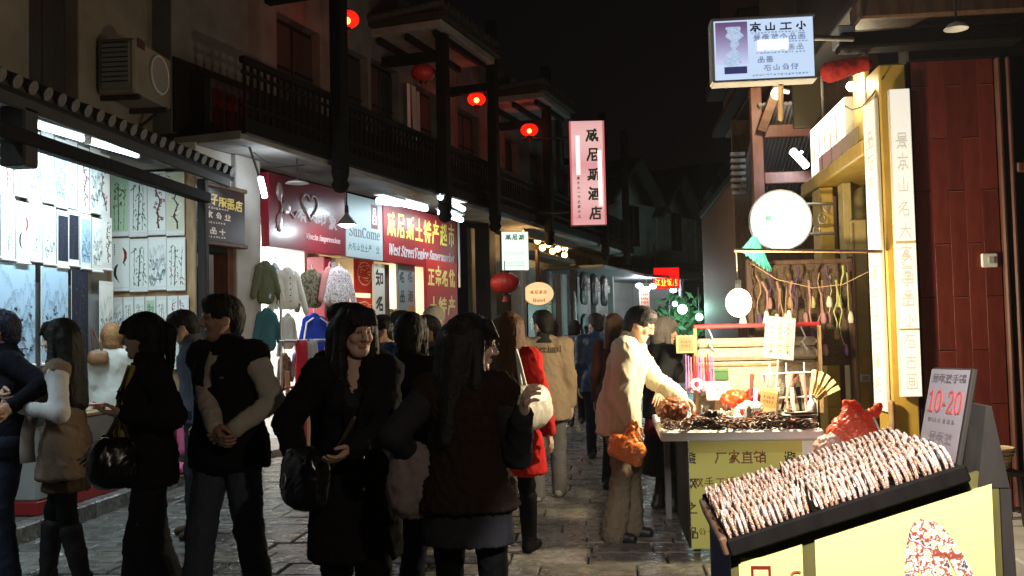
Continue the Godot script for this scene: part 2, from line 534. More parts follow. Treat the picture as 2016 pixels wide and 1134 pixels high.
# ------------------------------------------------------------------ materials
func materials() -> void:
	fab = noise_tex(0.18, [], 21, 3)
	fab.as_normal_map = true; fab.bump_strength = 3.0
	M.plaster = worn([0.34, 0.33, 0.31], [0.52, 0.51, 0.49], 0.01, 0.9, 0.6, 2, 0.3)
	M.plaster_tan = worn([0.13, 0.108, 0.088], [0.21, 0.18, 0.145], 0.008, 0.9, 0.5, 4, 0.3)
	M.plaster_dim = worn([0.16, 0.155, 0.15], [0.30, 0.29, 0.28], 0.012, 0.9, 0.5, 14, 0.3)
	M.dark_wood = wood([0.008, 0.006, 0.005], [0.022, 0.015, 0.012], 0.75, 5)
	M.black_wood = wood([0.003, 0.0025, 0.0025], [0.008, 0.006, 0.0055], 0.8, 6)
	M.black_wood.metallic_specular = 0.25
	M.brown_wood = wood([0.06, 0.03, 0.018], [0.15, 0.075, 0.04], 0.6, 7)
	M.red_wood = wood([0.09, 0.032, 0.022], [0.17, 0.06, 0.04], 0.55, 8)
	M.tan_wood = wood([0.28, 0.17, 0.08], [0.5, 0.33, 0.17], 0.6, 9)
	M.yellow = worn([0.52, 0.33, 0.055], [0.7, 0.46, 0.09], 0.012, 0.5, 1.2, 10)
	M.yellow_pale = worn([0.5, 0.38, 0.13], [0.72, 0.58, 0.26], 0.012, 0.6, 1.2, 11)
	M.tile = worn([0.012, 0.012, 0.013], [0.055, 0.05, 0.046], 0.03, 0.75, 1.5, 12)
	M.tile_end = worn([0.03, 0.027, 0.024], [0.12, 0.095, 0.08], 0.05, 0.7, 2.0, 15)
	M.plank = []
	for i in 4:
		var k := 0.85 + 0.1 * i
		var m := wood([0.13 * k, 0.021 * k, 0.015 * k], [0.19 * k, 0.034 * k, 0.024 * k], 0.45, 30 + i)
		M.plank.append(m)
	M.plank_end = lin(0.24, 0.08, 0.06, 0.5)
	M.plaster_dark = worn([0.07, 0.068, 0.068], [0.15, 0.145, 0.14], 0.012, 0.9, 0.5, 16, 0.3)
	M.stone = []
	for i in 4:
		var k := 0.75 + 0.16 * i
		var m := worn([0.10 * k, 0.095 * k, 0.088 * k], [0.24 * k, 0.23 * k, 0.21 * k], 0.02, 0.42, 1.3, 40 + i, 0.9)
		m.roughness_texture = noise_tex(0.015, [Color(0.12, 0.12, 0.12), Color(0.3, 0.3, 0.3), Color(0.62, 0.62, 0.62)], 50 + i)
		m.roughness = 1.0
		M.stone.append(m)
	M.dirt = lin(0.03, 0.028, 0.025, 0.9)
	M.white = lin(0.75, 0.75, 0.74, 0.6)
	M.paper = lin(0.78, 0.79, 0.77, 0.85)
	M.cream = lin(0.72, 0.66, 0.53, 0.8)
	M.black = lin(0.012, 0.012, 0.013, 0.5)
	M.grey = lin(0.18, 0.18, 0.19, 0.6)
	M.steel = lin(0.5, 0.5, 0.5, 0.35, 0.9)
	M.brass = lin(0.55, 0.38, 0.14, 0.35, 0.9)
	M.red = lin(0.42, 0.018, 0.022, 0.55)
	M.red_gloss = lin(0.24, 0.012, 0.03, 0.3)
	M.green = lin(0.05, 0.14, 0.05, 0.7)
	M.wire = lin(0.015, 0.015, 0.015, 0.6)
	M.tube = glow(Color(0.86, 0.95, 1.0), 6.0)
	M.bulb = glow(Color(1.0, 0.9, 0.7), 14.0)
	M.bulb_white = glow(Color(0.92, 0.97, 1.0), 9.0)
	var gl_ := StandardMaterial3D.new()
	gl_.transparency = BaseMaterial3D.TRANSPARENCY_ALPHA; gl_.albedo_color = Color(0.8, 0.9, 0.9, 0.12); gl_.roughness = 0.05
	M.glass = gl_

func sp(o: Node3D, called: String, m: Material, lo: Vector3, hi: Vector3, bev := 0.006) -> MeshInstance3D:
	return span(o, called, m, lo - o.position, hi - o.position, bev)

# ------------------------------------------------------------------ ground
func setting() -> void:
	var ground := MeshInstance3D.new()
	var pm := PlaneMesh.new(); pm.size = Vector2(160, 160); ground.mesh = pm
	ground.material_override = M.dirt; ground.position = Vector3(0, -0.035, -40)
	top(ground, "ground", "", "", "", "structure")
	# paving laid in rows across the street
	var street := Node3D.new()
	top(street, "street", "", "", "", "structure")
	var rest := SurfaceTool.new(); rest.begin(Mesh.PRIMITIVE_TRIANGLES)
	var r := RandomNumberGenerator.new(); r.seed = 12
	var z := -4.75; var count := 0
	while z > -34.0:
		var dz: float = [0.30, 0.33, 0.36][r.randi() % 3]
		var x := -4.42 - r.randf() * 0.4
		while x < (2.34 if z > -9.0 else 2.2 + maxf(0.0, (-20.0 - z) * 0.3)):
			var w: float = [0.42, 0.52, 0.62, 0.74][r.randi() % 4]
			var at := Vector3(x + w * 0.5, -0.03 + r.randf() * 0.007, z - dz * 0.5)
			var tilt := Vector3(r.randf_range(-0.5, 0.5), r.randf_range(-0.6, 0.6), r.randf_range(-0.5, 0.5))
			if count < 290 and z > -13.5:
				bx(street, "paving_stone", M.stone[r.randi() % 4], Vector3(w - 0.014, 0.06, dz - 0.014), at, 0.009, tilt)
				count += 1
			else:
				rest.append_from(bmesh_box(Vector3(w - 0.014, 0.06, dz - 0.014), 0.009), 0, Transform3D(Basis.from_euler(tilt * PI / 180.0), at))
			x += w
		z -= dz
	var far := MeshInstance3D.new(); far.mesh = rest.commit(); far.material_override = M.stone[1]; far.name = "far_paving_stones"
	far.set_meta("kind", "stuff"); street.add_child(far, true)
	var pv := Node3D.new(); pv.position = Vector3(-4.46, 0, -5)
	top(pv, "left_pavement", "", "", "", "structure")
	var zz := -4.0
	while zz > -11.3:
		sp(pv, "kerb_stone", M.stone[r.randi() % 4], Vector3(-4.62, -0.03, zz - 0.79), Vector3(-4.46, 0.14, zz), 0.012)
		zz -= 0.8
	sp(pv, "pavement_slab", M.stone[2], Vector3(-8.0, -0.03, -11.4), Vector3(-4.624, 0.132, -4.0), 0.01)
	var rp := Node3D.new(); rp.position = Vector3(2.36, 0, -5.5)
	top(rp, "right_pavement", "", "", "", "structure")
	for k in 3:
		sp(rp, "pavement_slab", M.plaster, Vector3(2.36, -0.03, -5.55 - 0.75 * (k + 1) + 0.01), Vector3(5.0, 0.11, -5.55 - 0.75 * k), 0.012)

# ------------------------------------------------------------------ painted scrolls
func stroke(im: Image, a: Vector2, b: Vector2, w0: float, w1: float, c: Color) -> void:
	var n := int(a.distance_to(b)) + 1
	for i in n + 1:
		var t := i / float(n)
		var p := a.lerp(b, t); var w := maxf(lerpf(w0, w1, t), 1.0)
		im.fill_rect(Rect2i(int(p.x - w / 2), int(p.y - w / 2), int(w + 0.5), int(w + 0.5)), c)

func art(kind: String) -> ImageTexture:
	var w := 64; var h := 176
	var bg := Color(0.93, 0.95, 0.93)
	if kind == "night": bg = Color(0.10, 0.11, 0.19)
	if kind == "green": bg = Color(0.72, 0.83, 0.70)
	if kind == "buff": bg = Color(0.86, 0.86, 0.76)
	if kind == "blue" or kind == "lake": bg = Color(0.66, 0.78, 0.88)
	var im := sheet(w, h, bg)
	var ink := Color(0.12, 0.15, 0.15)
	if kind in ["bamboo", "green", "redbamboo"]:
		for k in 3:
			var x := 16.0 + 15 * k + rng.randf_range(-5, 5)
			var y := h - 6.0
			while y > 26:
				stroke(im, Vector2(x, y), Vector2(x + 1, y - 22), 4 if k == 1 else 2, 3 if k == 1 else 1, ink.lerp(Color(0.3, 0.45, 0.33), 0.4 + 0.2 * k))
				x += rng.randf_range(-1, 2); y -= 24
		for k in 26:
			var p := Vector2(rng.randf_range(8, 56), rng.randf_range(20, 165))
			stroke(im, p, p + Vector2(rng.randf_range(-11, 11), rng.randf_range(4, 11)), 3, 1, (Color(0.7, 0.2, 0.15) if kind == "redbamboo" and p.y > 95 and rng.randf() < 0.7 else Color(0.13, 0.28, 0.2)))
	elif kind in ["blossom", "buff", "plum"]:
		var p := Vector2(40, h - 8.0)
		for k in 9:
			var q := p + Vector2(rng.randf_range(-14, 12), -18)
			q.x = clampf(q.x, 10, 54)
			stroke(im, p, q, 6 - k * 0.5, 5 - k * 0.5, ink.lerp(Color(0.3, 0.25, 0.2), 0.5))
			for j in 3:
				var e := q + Vector2(rng.randf_range(-20, 20), rng.randf_range(-16, 6))
				stroke(im, q, e, 2, 1, ink)
				for f in 4: im.fill_rect(Rect2i(int(e.x + rng.randf_range(-4, 4)), int(e.y + rng.randf_range(-4, 4)), 4, 4), Color(0.62, 0.2, 0.32) if kind != "buff" else Color(0.92, 0.92, 0.9))
			p = q
	elif kind == "carp":
		for j in 2:
			var p := Vector2(42 - 20 * j, 30 + 62 * j)
			for k in 16:
				stroke(im, p, p + Vector2(-0.5 + 0.35 * (k - 8) * (1 if j else -1), 4), 10.0 * sin(PI * (k + 2) / 20.0), 9.0 * sin(PI * (k + 2.4) / 20.0), Color(0.5, 0.06, 0.08) if j == 0 else Color(0.16, 0.14, 0.22))
				p += Vector2(0.3 * (k - 8) * (1 if j else -1), 3.4)
			stroke(im, p, p + Vector2(8, 14), 3, 1, ink)
		for k in 5: im.fill_rect(Rect2i(8, 14 + k * 9, 3, 6), ink)
	elif kind == "writing":
		for k in 4: draw_glyph(im, ["有", "家", "品", "景"][k], 16, 14 + 40 * k, 30, 28, ink, 4)
	elif kind == "night":
		for k in 60:
			var p := Vector2(rng.randf_range(4, 60), rng.randf_range(10, 168))
			im.fill_rect(Rect2i(int(p.x), int(p.y), 2, 2 + rng.randi() % 5), Color(0.45, 0.42, 0.32).lerp(bg, rng.randf()))
		stroke(im, Vector2(20, 170), Vector2(40, 20), 7, 2, Color(0.2, 0.19, 0.25))
	else:
		var off := rng.randf() * 500.0
		for layer in 5:
			var y := 44.0 + layer * 24
			var c := Color(0.22, 0.30, 0.36).lerp(bg, 0.8 - layer * 0.15)
			for x in w:
				var top_y := y + 46.0 * folds.get_noise_2d(x * 0.035 + layer * 9.0 + off, layer * 3.0) + 12.0 * folds.get_noise_2d(x * 0.2 + off, layer * 5.0)
				for j in 26:
					if rng.randf() > j / 26.0: im.fill_rect(Rect2i(x, int(top_y) + j, 1, 1), c.lerp(bg, j / 40.0))
		for k in 18:
			var p := Vector2(rng.randf_range(5, 58), rng.randf_range(70, 160))
			stroke(im, p, p + Vector2(rng.randf_range(-5, 5), rng.randf_range(-9, 9)), 4, 1, ink.lerp(bg, rng.randf() * 0.5))
		stroke(im, Vector2(12, 150), Vector2(50, 152), 2, 2, ink)
	return tex(im)

func scroll(label: String, at: Vector3, turn: float, w: float, h: float, m: Material, group: String, border := 0.12) -> Node3D:
	var o := thing("hanging_scroll", label, "painting", at, turn, group)
	bx(o, "paper_sheet", M.paper, Vector3(w, h, 0.004), Vector3(0, h / 2, 0), 0.0)
	put(o, "picture", plate(w * (1 - border), h * (1 - border * 1.3)), m, Vector3(0, h * 0.515, 0.0045))
	cyl(o, "bottom_rod", M.white, 0.011, 0.011, w * 0.99, Vector3(0, 0.0, 0.005), Vector3(0, 0, 90), 8)
	return o

const NTH := ["first", "second", "third", "fourth", "fifth", "sixth", "seventh", "eighth", "ninth", "tenth", "eleventh", "twelfth", "thirteenth"]
const PICTURES := {"bamboo": "dark bamboo stems", "green": "bamboo on pale green ground", "redbamboo": "bamboo with red leaves", "blossom": "a blossoming branch", "buff": "white blossom on buff ground", "plum": "plum blossom", "carp": "two carp", "writing": "brush writing", "night": "lights on dark indigo ground", "lake": "hills over a pale blue lake", "ink": "ink rocks and trees", "blue": "blue misty hills"}

func painting_shop() -> void:
	var b := thing("painting_shop", "tan plastered building above a tiled awning, at the left edge of the street", "building", Vector3(-5.2, 0, -8.0))
	sp(b, "upper_wall", M.plaster_tan, Vector3(-5.5, 3.62, -8.2), Vector3(-5.2, 9.0, -2.0), 0.01)
	sp(b, "upper_wall", M.plaster_tan, Vector3(-5.5, 3.62, -11.5), Vector3(-5.2, 9.0, -9.02), 0.01)
	sp(b, "quoin", M.plaster, Vector3(-5.5, 3.4, -11.75), Vector3(-5.16, 9.0, -11.503), 0.01)
	sp(b, "lintel", M.plaster_tan, Vector3(-5.5, 6.2, -9.018), Vector3(-5.2, 9.0, -8.202), 0.01)
	var win := sp(b, "window", M.black_wood, Vector3(-5.46, 3.62, -9.017), Vector3(-5.36, 6.198, -8.203), 0.01)
	for k in 2: bx(win, "shutter", M.dark_wood, Vector3(0.03, 2.5, 0.385), Vector3(0.066, 0, -0.2 + 0.4 * k), 0.008)
	# lower wall behind the scrolls, tiled lean-to roof, beam and posts
	sp(b, "lower_wall", M.plaster_dim, Vector3(-5.5, 0.132, -9.24), Vector3(-5.02, 3.615, -2.0), 0.01)
	sp(b, "end_wall", M.plaster_dim, Vector3(-5.5, 0.132, -10.9), Vector3(-5.3, 3.615, -9.243), 0.01)
	var roof := Node3D.new(); roof.name = "lean_to_roof"; b.add_child(roof)
	var a := Vector3(-5.2, 3.72, -5.0) - b.position; var e := Vector3(-4.16, 3.30, -5.0) - b.position
	var mid := (a + e) / 2
	var o := bx(roof, "roof_boards", M.black_wood, Vector3(1.13, 0.05, 8.6), mid + Vector3(0, 0, -1.1), 0.008)
	o.rotation.z = -0.384
	sp(b, "eaves_board", M.dark_wood, Vector3(-4.2, 3.2, -10.3), Vector3(-4.16, 3.37, -2.0), 0.008)
	var zz := -2.1
	while zz > -10.4:
		var t := cyl(roof, "roof_tile", M.tile, 0.05, 0.05, 1.12, mid + Vector3(0.03, 0.075, zz + 5.0), Vector3(0, 0, 90 - 22), 10)
		cyl(t, "tile_end", M.tile_end, 0.053, 0.05, 0.02, Vector3(0, -0.568, 0), Vector3.ZERO, 12)
		zz -= 0.185
	sp(b, "beam", M.black_wood, Vector3(-4.25, 2.95, -9.75), Vector3(-4.15, 3.06, -2.0), 0.01)
	sp(b, "post", M.dark_wood, Vector3(-4.27, 0.13, -9.76), Vector3(-4.18, 3.2, -9.66), 0.01)
	sp(b, "bracket", M.dark_wood, Vector3(-4.36, 2.8, -6.68), Vector3(-4.16, 3.24, -6.5), 0.015)
	sp(b, "display_board", M.tan_wood, Vector3(-5.28, 0.6, -9.72), Vector3(-4.3, 3.3, -9.69), 0.004)
	sp(b, "gable_board", M.plaster, Vector3(-5.3, 3.33, -9.73), Vector3(-4.3, 3.6, -9.70), 0.004)
	# air conditioner on its bracket
	var ac := thing("air_conditioner", "pale outdoor air conditioner unit bolted to the tan wall", "air conditioner", Vector3(-4.98, 4.02, -9.75))
	bx(ac, "casing", M.plaster_tan, Vector3(0.4, 0.56, 0.84), Vector3(0, 0.33, 0), 0.02)
	bx(ac, "side_grille", M.grey, Vector3(0.30, 0.46, 0.012), Vector3(0, 0.33, 0.424), 0.004)
	for k in 9: bx(ac, "grille_slat", M.dark_wood, Vector3(0.28, 0.012, 0.008), Vector3(0, 0.16 + 0.05 * k, 0.433), 0.002)
	cyl(ac, "fan_guard", M.grey, 0.22, 0.22, 0.012, Vector3(0.205, 0.36, -0.12), Vector3(0, 0, 90), 28)
	put(ac, "guard_ring", ring_mesh(0.2, 0.012, 24), M.plaster, Vector3(0.214, 0.36, -0.12), Vector3(0, 0, 90))
	bx(ac, "label_plate", M.black, Vector3(0.006, 0.1, 0.16), Vector3(0.203, 0.58, 0.28), 0.002)
	for s in [-0.3, 0.3]: bx(ac, "bracket", M.dark_wood, Vector3(0.44, 0.05, 0.05), Vector3(-0.01, 0.02, s), 0.006)
	tube(ac, "pipe", M.black, [Vector3(0.1, 0.3, -0.43), Vector3(0.12, 0.22, -0.5), Vector3(0.0, 0.05, -0.52), Vector3(-0.2, -0.1, -0.5)], 0.02)
	# two fluorescent tubes under the awning
	var tubes := [[Vector3(-4.35, 3.186, -6.73), Vector3(-4.35, 3.215, -7.609), "nearer of the two white fluorescent tubes under the tiled awning"], [Vector3(-4.35, 3.213, -7.688), Vector3(-4.35, 3.246, -8.542), "farther of the two white fluorescent tubes under the tiled awning"],
		[Vector3(-4.35, 3.17, -4.3), Vector3(-4.35, 3.17, -5.3), "white fluorescent tube under the awning just outside the left edge"], [Vector3(-4.35, 3.17, -2.8), Vector3(-4.35, 3.17, -3.8), "white fluorescent tube at the near end of the awning"]]
	for t in tubes:
		var p: Vector3 = (t[0] + t[1]) / 2
		var f := thing("fluorescent_tube_lamp", t[2], "lamp", p, 0.0, "fluorescent tubes under the tiled awning")
		rod(f, "glowing_tube", M.tube, t[0] - p, t[1] - p, 0.024)
		beam(f, "housing", M.white, t[0] - p + Vector3(-0.01, 0.055, 0), t[1] - p + Vector3(-0.01, 0.055, 0), 0.06, 0.04)
		for q in [t[0], t[1]]: bx(f, "end_cap", M.white, Vector3(0.05, 0.08, 0.03), q - p + Vector3(0, 0.015, 0), 0.004)
		area("tube_light", p + Vector3(-0.01, -0.03, 0), p + Vector3(-0.45 if p.z < -5.5 else 0.6, -1.0, 0), Color(0.86, 0.96, 1.0), 3.4, 0.85, 0.03, Vector3(0, 0, 1))
	# scrolls on the wall beside the street
	var mats := {}
	for k in PICTURES: mats[k] = printed(art(k), 0.8)
	var top_row := ["bamboo", "plum", "green", "ink", "bamboo", "blue", "bamboo", "plum", "ink", "blossom"]
	var mid_row := ["writing", "bamboo", "carp", "bamboo", "ink", "night", "night", "blue", "ink", "plum"]
	for k in 10:
		var z := -7.28 - 0.198 * k
		scroll("scroll of %s, %s from near end, top row on shop wall" % [PICTURES[top_row[k]], NTH[k]], Vector3(-4.955 + 0.006 * (k % 3), 2.765 - 0.02 * (k % 2), z), 90, 0.19, 0.63, mats[top_row[k]], "scrolls on the painting shop wall", 0.1)
		scroll("scroll of %s, %s from near end, second row on shop wall" % [PICTURES[mid_row[k]], NTH[k]], Vector3(-4.935 + 0.006 * (k % 3), 2.225 - 0.015 * (k % 3), z), 90, 0.19, 0.52, mats[mid_row[k]], "scrolls on the painting shop wall", 0.16)
	scroll("large pale blue scroll of a lake and hills, low on the shop wall", Vector3(-4.94, 1.33, -7.62), 90, 0.5, 0.86, mats.lake, "large scrolls low on the painting shop wall", 0.02)
	scroll("large grey blue scroll of misty trees beside the lake scroll", Vector3(-4.93, 1.33, -8.15), 90, 0.42, 0.86, mats.blue, "large scrolls low on the painting shop wall", 0.04)
	scroll("large dark indigo scroll between the misty trees and the display board", Vector3(-4.93, 1.3, -8.56), 90, 0.28, 0.88, mats.night, "large scrolls low on the painting shop wall", 0.0)
	scroll("white scroll of ink rocks at the far end low on the shop wall", Vector3(-4.92, 1.25, -9.02), 90, 0.26, 0.86, mats.ink, "large scrolls low on the painting shop wall", 0.1)
	# scrolls on the board that faces the camera
	var rows := [["green", "bamboo", "plum", "buff"], ["carp", "bamboo", "ink", "redbamboo"]]
	for k in 4:
		scroll("scroll of %s, %s from left, upper row on facing board" % [PICTURES[rows[0][k]], NTH[k]], Vector3(-5.12 + 0.205 * k, 2.63 - 0.012 * (k % 2), -9.67 + 0.004 * k), 0, 0.2, 0.66, mats[rows[0][k]], "scrolls on the facing board", 0.08)
		scroll("scroll of %s, %s from left, middle row on facing board" % [PICTURES[rows[1][k]], NTH[k]], Vector3(-5.11 + 0.205 * k, 2.05 - 0.012 * (k % 2), -9.66 + 0.004 * k), 0, 0.2, 0.55, mats[rows[1][k]], "scrolls on the facing board", 0.08)
	var low := ["ink", "bamboo", "redbamboo", "green", "bamboo", "plum", "blossom"]
	var low2 := ["writing", "writing", "plum", "carp", "ink", "writing"]
	for k in 7:
		scroll("small scroll of %s, %s from left, third row on facing board" % [PICTURES[low[k]], NTH[k]], Vector3(-5.15 + 0.122 * k, 1.61, -9.67 + 0.003 * k), 0, 0.112, 0.37, mats[low[k]], "small scrolls on the facing board", 0.2)
		if k < 6: scroll("small scroll of %s, %s from left, lowest row on facing board" % [PICTURES[low2[k]], NTH[k]], Vector3(-5.15 + 0.125 * k, 1.22, -9.66 + 0.003 * k), 0, 0.115, 0.36, mats[low2[k]], "small scrolls on the facing board", 0.15)
	# goods table below with its sign
	var t := thing("goods_table", "white draped table with a red base on the painting shop pavement", "table", Vector3(-4.8, 0.14, -8.1))
	bx(t, "drape", M.plaster, Vector3(0.42, 0.62, 1.5), Vector3(0, 0.42, 0), 0.02)
	bx(t, "red_base", M.red, Vector3(0.43, 0.11, 1.51), Vector3(0, 0.055, 0), 0.008)
	bx(t, "table_top", M.tan_wood, Vector3(0.5, 0.03, 1.6), Vector3(0, 0.746, 0), 0.006)
	for k in 16:
		var s := thing("chess_box", "small boxed chess set, %s of those laid along the draped table" % (NTH[k] if k < 13 else ["fourteenth", "fifteenth", "sixteenth"][k - 13]), "box", Vector3(-4.75 + rng.randf_range(-0.15, 0.15), 0.902, -7.4 - 0.09 * k), rng.randf_range(-20, 20), "boxed sets on the draped table")
		bx(s, "box_body", [M.brown_wood, M.green, M.cream, M.black][k % 4], Vector3(0.14, 0.03, 0.07), Vector3(0, 0.017, 0), 0.003)
		bx(s, "box_lid", [M.red, M.cream, M.brown_wood, M.white][k % 4], Vector3(0.12, 0.014, 0.06), Vector3(0, 0.0395, 0), 0.003)
	var im := sheet(160, 84, Color(0.8, 0.9, 0.92))
	words_on(im, "象棋", 30, 46, 32, 30, Vector2(54, 0), Color(0.12, 0.2, 0.32), 5)
	var sg := thing("chess_sign", "pale blue card reading chess in front of the small scrolls", "sign", Vector3(-4.836, 1.104, -8.9))
	bx(sg, "card", printed(tex(im)), Vector3(0.27, 0.14, 0.006), Vector3(0, 0.07, 0), 0.0)
	put(sg, "card_face", plate(0.27, 0.14), printed(tex(im)), Vector3(0, 0.07, 0.0045))
	letters(sg, "chess", 0.055, lin(0.05, 0.16, 0.25), Vector3(0, 0.105, 0.006))
	rod(sg, "stick", M.tan_wood, Vector3(0, -0.3, -0.005), Vector3(0, 0.02, -0.005), 0.006)
	var st := thing("stool", "low brown wooden stool with a pink cloth on the paving", "stool", Vector3(-4.1, 0, -8.75), 12)
	bx(st, "seat", M.brown_wood, Vector3(0.34, 0.03, 0.26), Vector3(0, 0.25, 0))
	for x in [-0.13, 0.13]:
		for z in [-0.09, 0.09]: bx(st, "leg", M.brown_wood, Vector3(0.035, 0.235, 0.035), Vector3(x, 0.1175, z))
	var cols := [lin(0.32, 0.2, 0.55), lin(0.45, 0.36, 0.65), lin(0.7, 0.3, 0.06), lin(0.6, 0.12, 0.25)]
	for k in 4:
		var f := Field.new(Vector3(-0.12, -0.5, -0.08), Vector3(0.12, 0.05, 0.08), 0.012)
		f.cap(Vector3(0, 0, 0), Vector3(0.01 * k, -0.42, 0.02), 0.03, 0.055, 0.02, Vector3(0, 0, 1), 0.5)
		var s := MeshInstance3D.new(); s.mesh = field_mesh(f, 0.012, 16.0, Vector3(1, 0.2, 1)); s.material_override = cols[k]
		s.position = Vector3(-4.62, 0.86 - 0.05 * (k % 2), -9.3 - 0.09 * k) + Vector3(0.06 * k, 0, 0)
		top(s, "silk_scarf", ["violet scarf hanging at the near end of the draped table", "lilac scarf hanging beside the violet one", "orange scarf hanging beyond the lilac one", "pink scarf hanging at the far end of the scarves"][k], "scarf", "scarves by the draped table")
	var pk := Field.new(Vector3(-0.2, -0.05, -0.15), Vector3(0.2, 0.15, 0.15), 0.012)
	pk.ell(Vector3(0, 0.03, 0), Vector3(0.14, 0.05, 0.1)); pk.cap(Vector3(0.05, 0.04, 0), Vector3(-0.08, 0.07, 0.02), 0.04, 0.03)
	var pc := MeshInstance3D.new(); pc.mesh = field_mesh(pk, 0.014, 12.0); pc.material_override = lin(0.65, 0.12, 0.24); pc.position = Vector3(-4.1, 0.28, -8.75)
	top(pc, "folded_cloth", "crumpled pink cloth lying on the low wooden stool", "cloth")

# ------------------------------------------------------------------ the row of timber houses on the left; coordinates along the row, up, and out into the street
func lantern(label: String, at: Vector3, r: float, lit: bool) -> void:
	var o := thing("red_lantern", label, "lantern", at, 0.0, "red lanterns along the balconies" if lit or r < 0.25 else "")
	var prof := []
	for i in 13:
		var t := PI * (0.09 + 0.82 * i / 12.0)
		prof.append(Vector2(r * sin(t), -r * 0.74 * cos(t)))
	var m := lin(0.45, 0.02, 0.015, 0.5)
	if lit:
		m = glow(Color(1.0, 0.13, 0.05), 1.15, Color(0.6, 0.05, 0.03))
		m.transparency = BaseMaterial3D.TRANSPARENCY_ALPHA; m.albedo_color.a = 0.5
	put(o, "silk_shade", lathe_mesh(prof, 48, 16, 0.035), m)
	cyl(o, "top_cap", M.black, r * 0.34, r * 0.3, r * 0.16, Vector3(0, r * 0.75, 0))
	cyl(o, "bottom_cap", M.black, r * 0.3, r * 0.34, r * 0.16, Vector3(0, -r * 0.75, 0))
	rod(o, "cord", M.wire, Vector3(0, r * 0.8, 0), Vector3(0, r * 1.5, 0), 0.008)
	cyl(o, "tassel", lin(0.3, 0.03, 0.02), r * 0.22, r * 0.12, r * 0.5, Vector3(0, -r * 1.05, 0), Vector3.ZERO, 10)
	if lit:
		ball(o, "lantern_bulb", glow(Color(1.0, 0.62, 0.3), 12.0), 0.05, Vector3(0, -0.02, 0))
		omni("lantern_light", at + Vector3(0, -0.02, 0), Color(1.0, 0.16, 0.08), 0.13, 0.03)

func board_sign(o: Node3D, w: float, h: float, d: float, face: Material, edge: Material) -> void:
	bx(o, "board", edge, Vector3(w, h, d), Vector3(0, h / 2, -d / 2), 0.006)
	put(o, "sign_face", plate(w - 0.012, h - 0.012), face, Vector3(0, h / 2, 0.0025))

func house(called: String, label: String, u0: float, u1: float, cols: Array, doors: Array, roofs: Array) -> Node3D:
	var b := fthing(called, label, "house", Vector3(u0, 0, 0))
	var w := u1 - u0
	# upper wall between its door openings
	var x := 0.0
	for d in doors + [[u1, u1, 0]]:
		var a: float = d[0] - u0; var e: float = d[1] - u0
		if a > x + 0.01: span(b, "upper_wall", M.plaster_dark, Vector3(x, 3.9, -0.6), Vector3(a, 7.4, -0.3), 0.01)
		if e > a:
			span(b, "upper_wall", M.plaster_dark, Vector3(a, d[2], -0.6), Vector3(e, 7.4, -0.3), 0.01)
			var dr := span(b, "door", M.black_wood, Vector3(a + 0.003, 3.9, -0.55), Vector3(e - 0.003, d[2] - 0.003, -0.45), 0.01)
			var n := int((e - a) / 0.45)
			for k in n: bx(dr, "door_panel", M.dark_wood, Vector3((e - a) / n - 0.05, d[2] - 4.05, 0.03), Vector3(-(e - a) / 2 + (e - a) * (k + 0.5) / n, 0, 0.06), 0.01)
			for k in n: bx(dr, "lattice_bar", M.black_wood, Vector3((e - a) / n - 0.1, 0.03, 0.02), Vector3(-(e - a) / 2 + (e - a) * (k + 0.5) / n, 0.35, 0.09), 0.004)
		x = e
	span(b, "balcony_floor", M.plaster_dim, Vector3(0.01, 3.74, -0.3), Vector3(w - 0.01, 3.84, 0.62), 0.008)
	span(b, "balcony_edge", M.black_wood, Vector3(0.01, 3.80, 0.622), Vector3(w - 0.01, 3.98, 0.69), 0.01)
	span(b, "dado", M.black_wood, Vector3(0.005, 3.9, -0.297), Vector3(w - 0.005, 4.78, -0.27), 0.006)
	var rl := span(b, "railing", M.black_wood, Vector3(0.01, 4.6, 0.60), Vector3(w - 0.01, 4.68, 0.68), 0.01)
	bx(rl, "rail", M.black_wood, Vector3(w - 0.02, 0.05, 0.05), Vector3(0, -0.52, 0), 0.008)
	bx(rl, "rail", M.black_wood, Vector3(w - 0.02, 0.04, 0.04), Vector3(0, -0.14, 0), 0.008)
	var nb := int(w / 0.13)
	for k in nb: bx(rl, "baluster", M.black_wood, Vector3(0.035, 0.62, 0.035), Vector3(-w / 2 + w * (k + 0.5) / nb, -0.345, 0), 0.005)
	for c in cols:
		var cx: float = c[0] - u0
		span(b, "column", M.black_wood, Vector3(cx - 0.1, c[1] + 0.16, 0.694), Vector3(cx + 0.1, 7.3, 0.87), 0.02)
		put(b, "column_boss", lathe_mesh([Vector2(0.0, -0.14), Vector2(0.08, -0.11), Vector2(0.12, -0.03), Vector2(0.09, 0.03), Vector2(0.11, 0.09), Vector2(0.12, 0.158)], 14), M.black_wood, Vector3(cx, c[1], 0.78))
		span(b, "tie_beam", M.black_wood, Vector3(cx - 0.07, 5.98, -0.298), Vector3(cx + 0.07, 6.14, 0.69), 0.01)
	for r in roofs:
		span(b, "porch_roof", M.plaster_dim, Vector3(r[0] - u0, 6.4, -1.3), Vector3(r[1] - u0, 6.52, 0.95), 0.01)
		span(b, "fascia", M.dark_wood, Vector3(r[0] - u0 - 0.1, 6.525, -1.3), Vector3(r[1] - u0 + 0.1, 6.63, 1.05), 0.01)
		for k in 3: span(b, "rafter", M.black_wood, Vector3(r[0] - u0 + 0.1, 6.29, -0.25 + 0.5 * k), Vector3(r[1] - u0 - 0.1, 6.397, -0.17 + 0.5 * k), 0.008)
		var kx: float = r[0] - u0 - 0.1
		while kx < r[1] - u0 + 0.1:
			cyl(b, "roof_tile", M.tile, 0.06, 0.06, 2.3, Vector3(kx, 6.67, -0.1), Vector3(86, 0, 0), 8)
			kx += 0.2
	return b

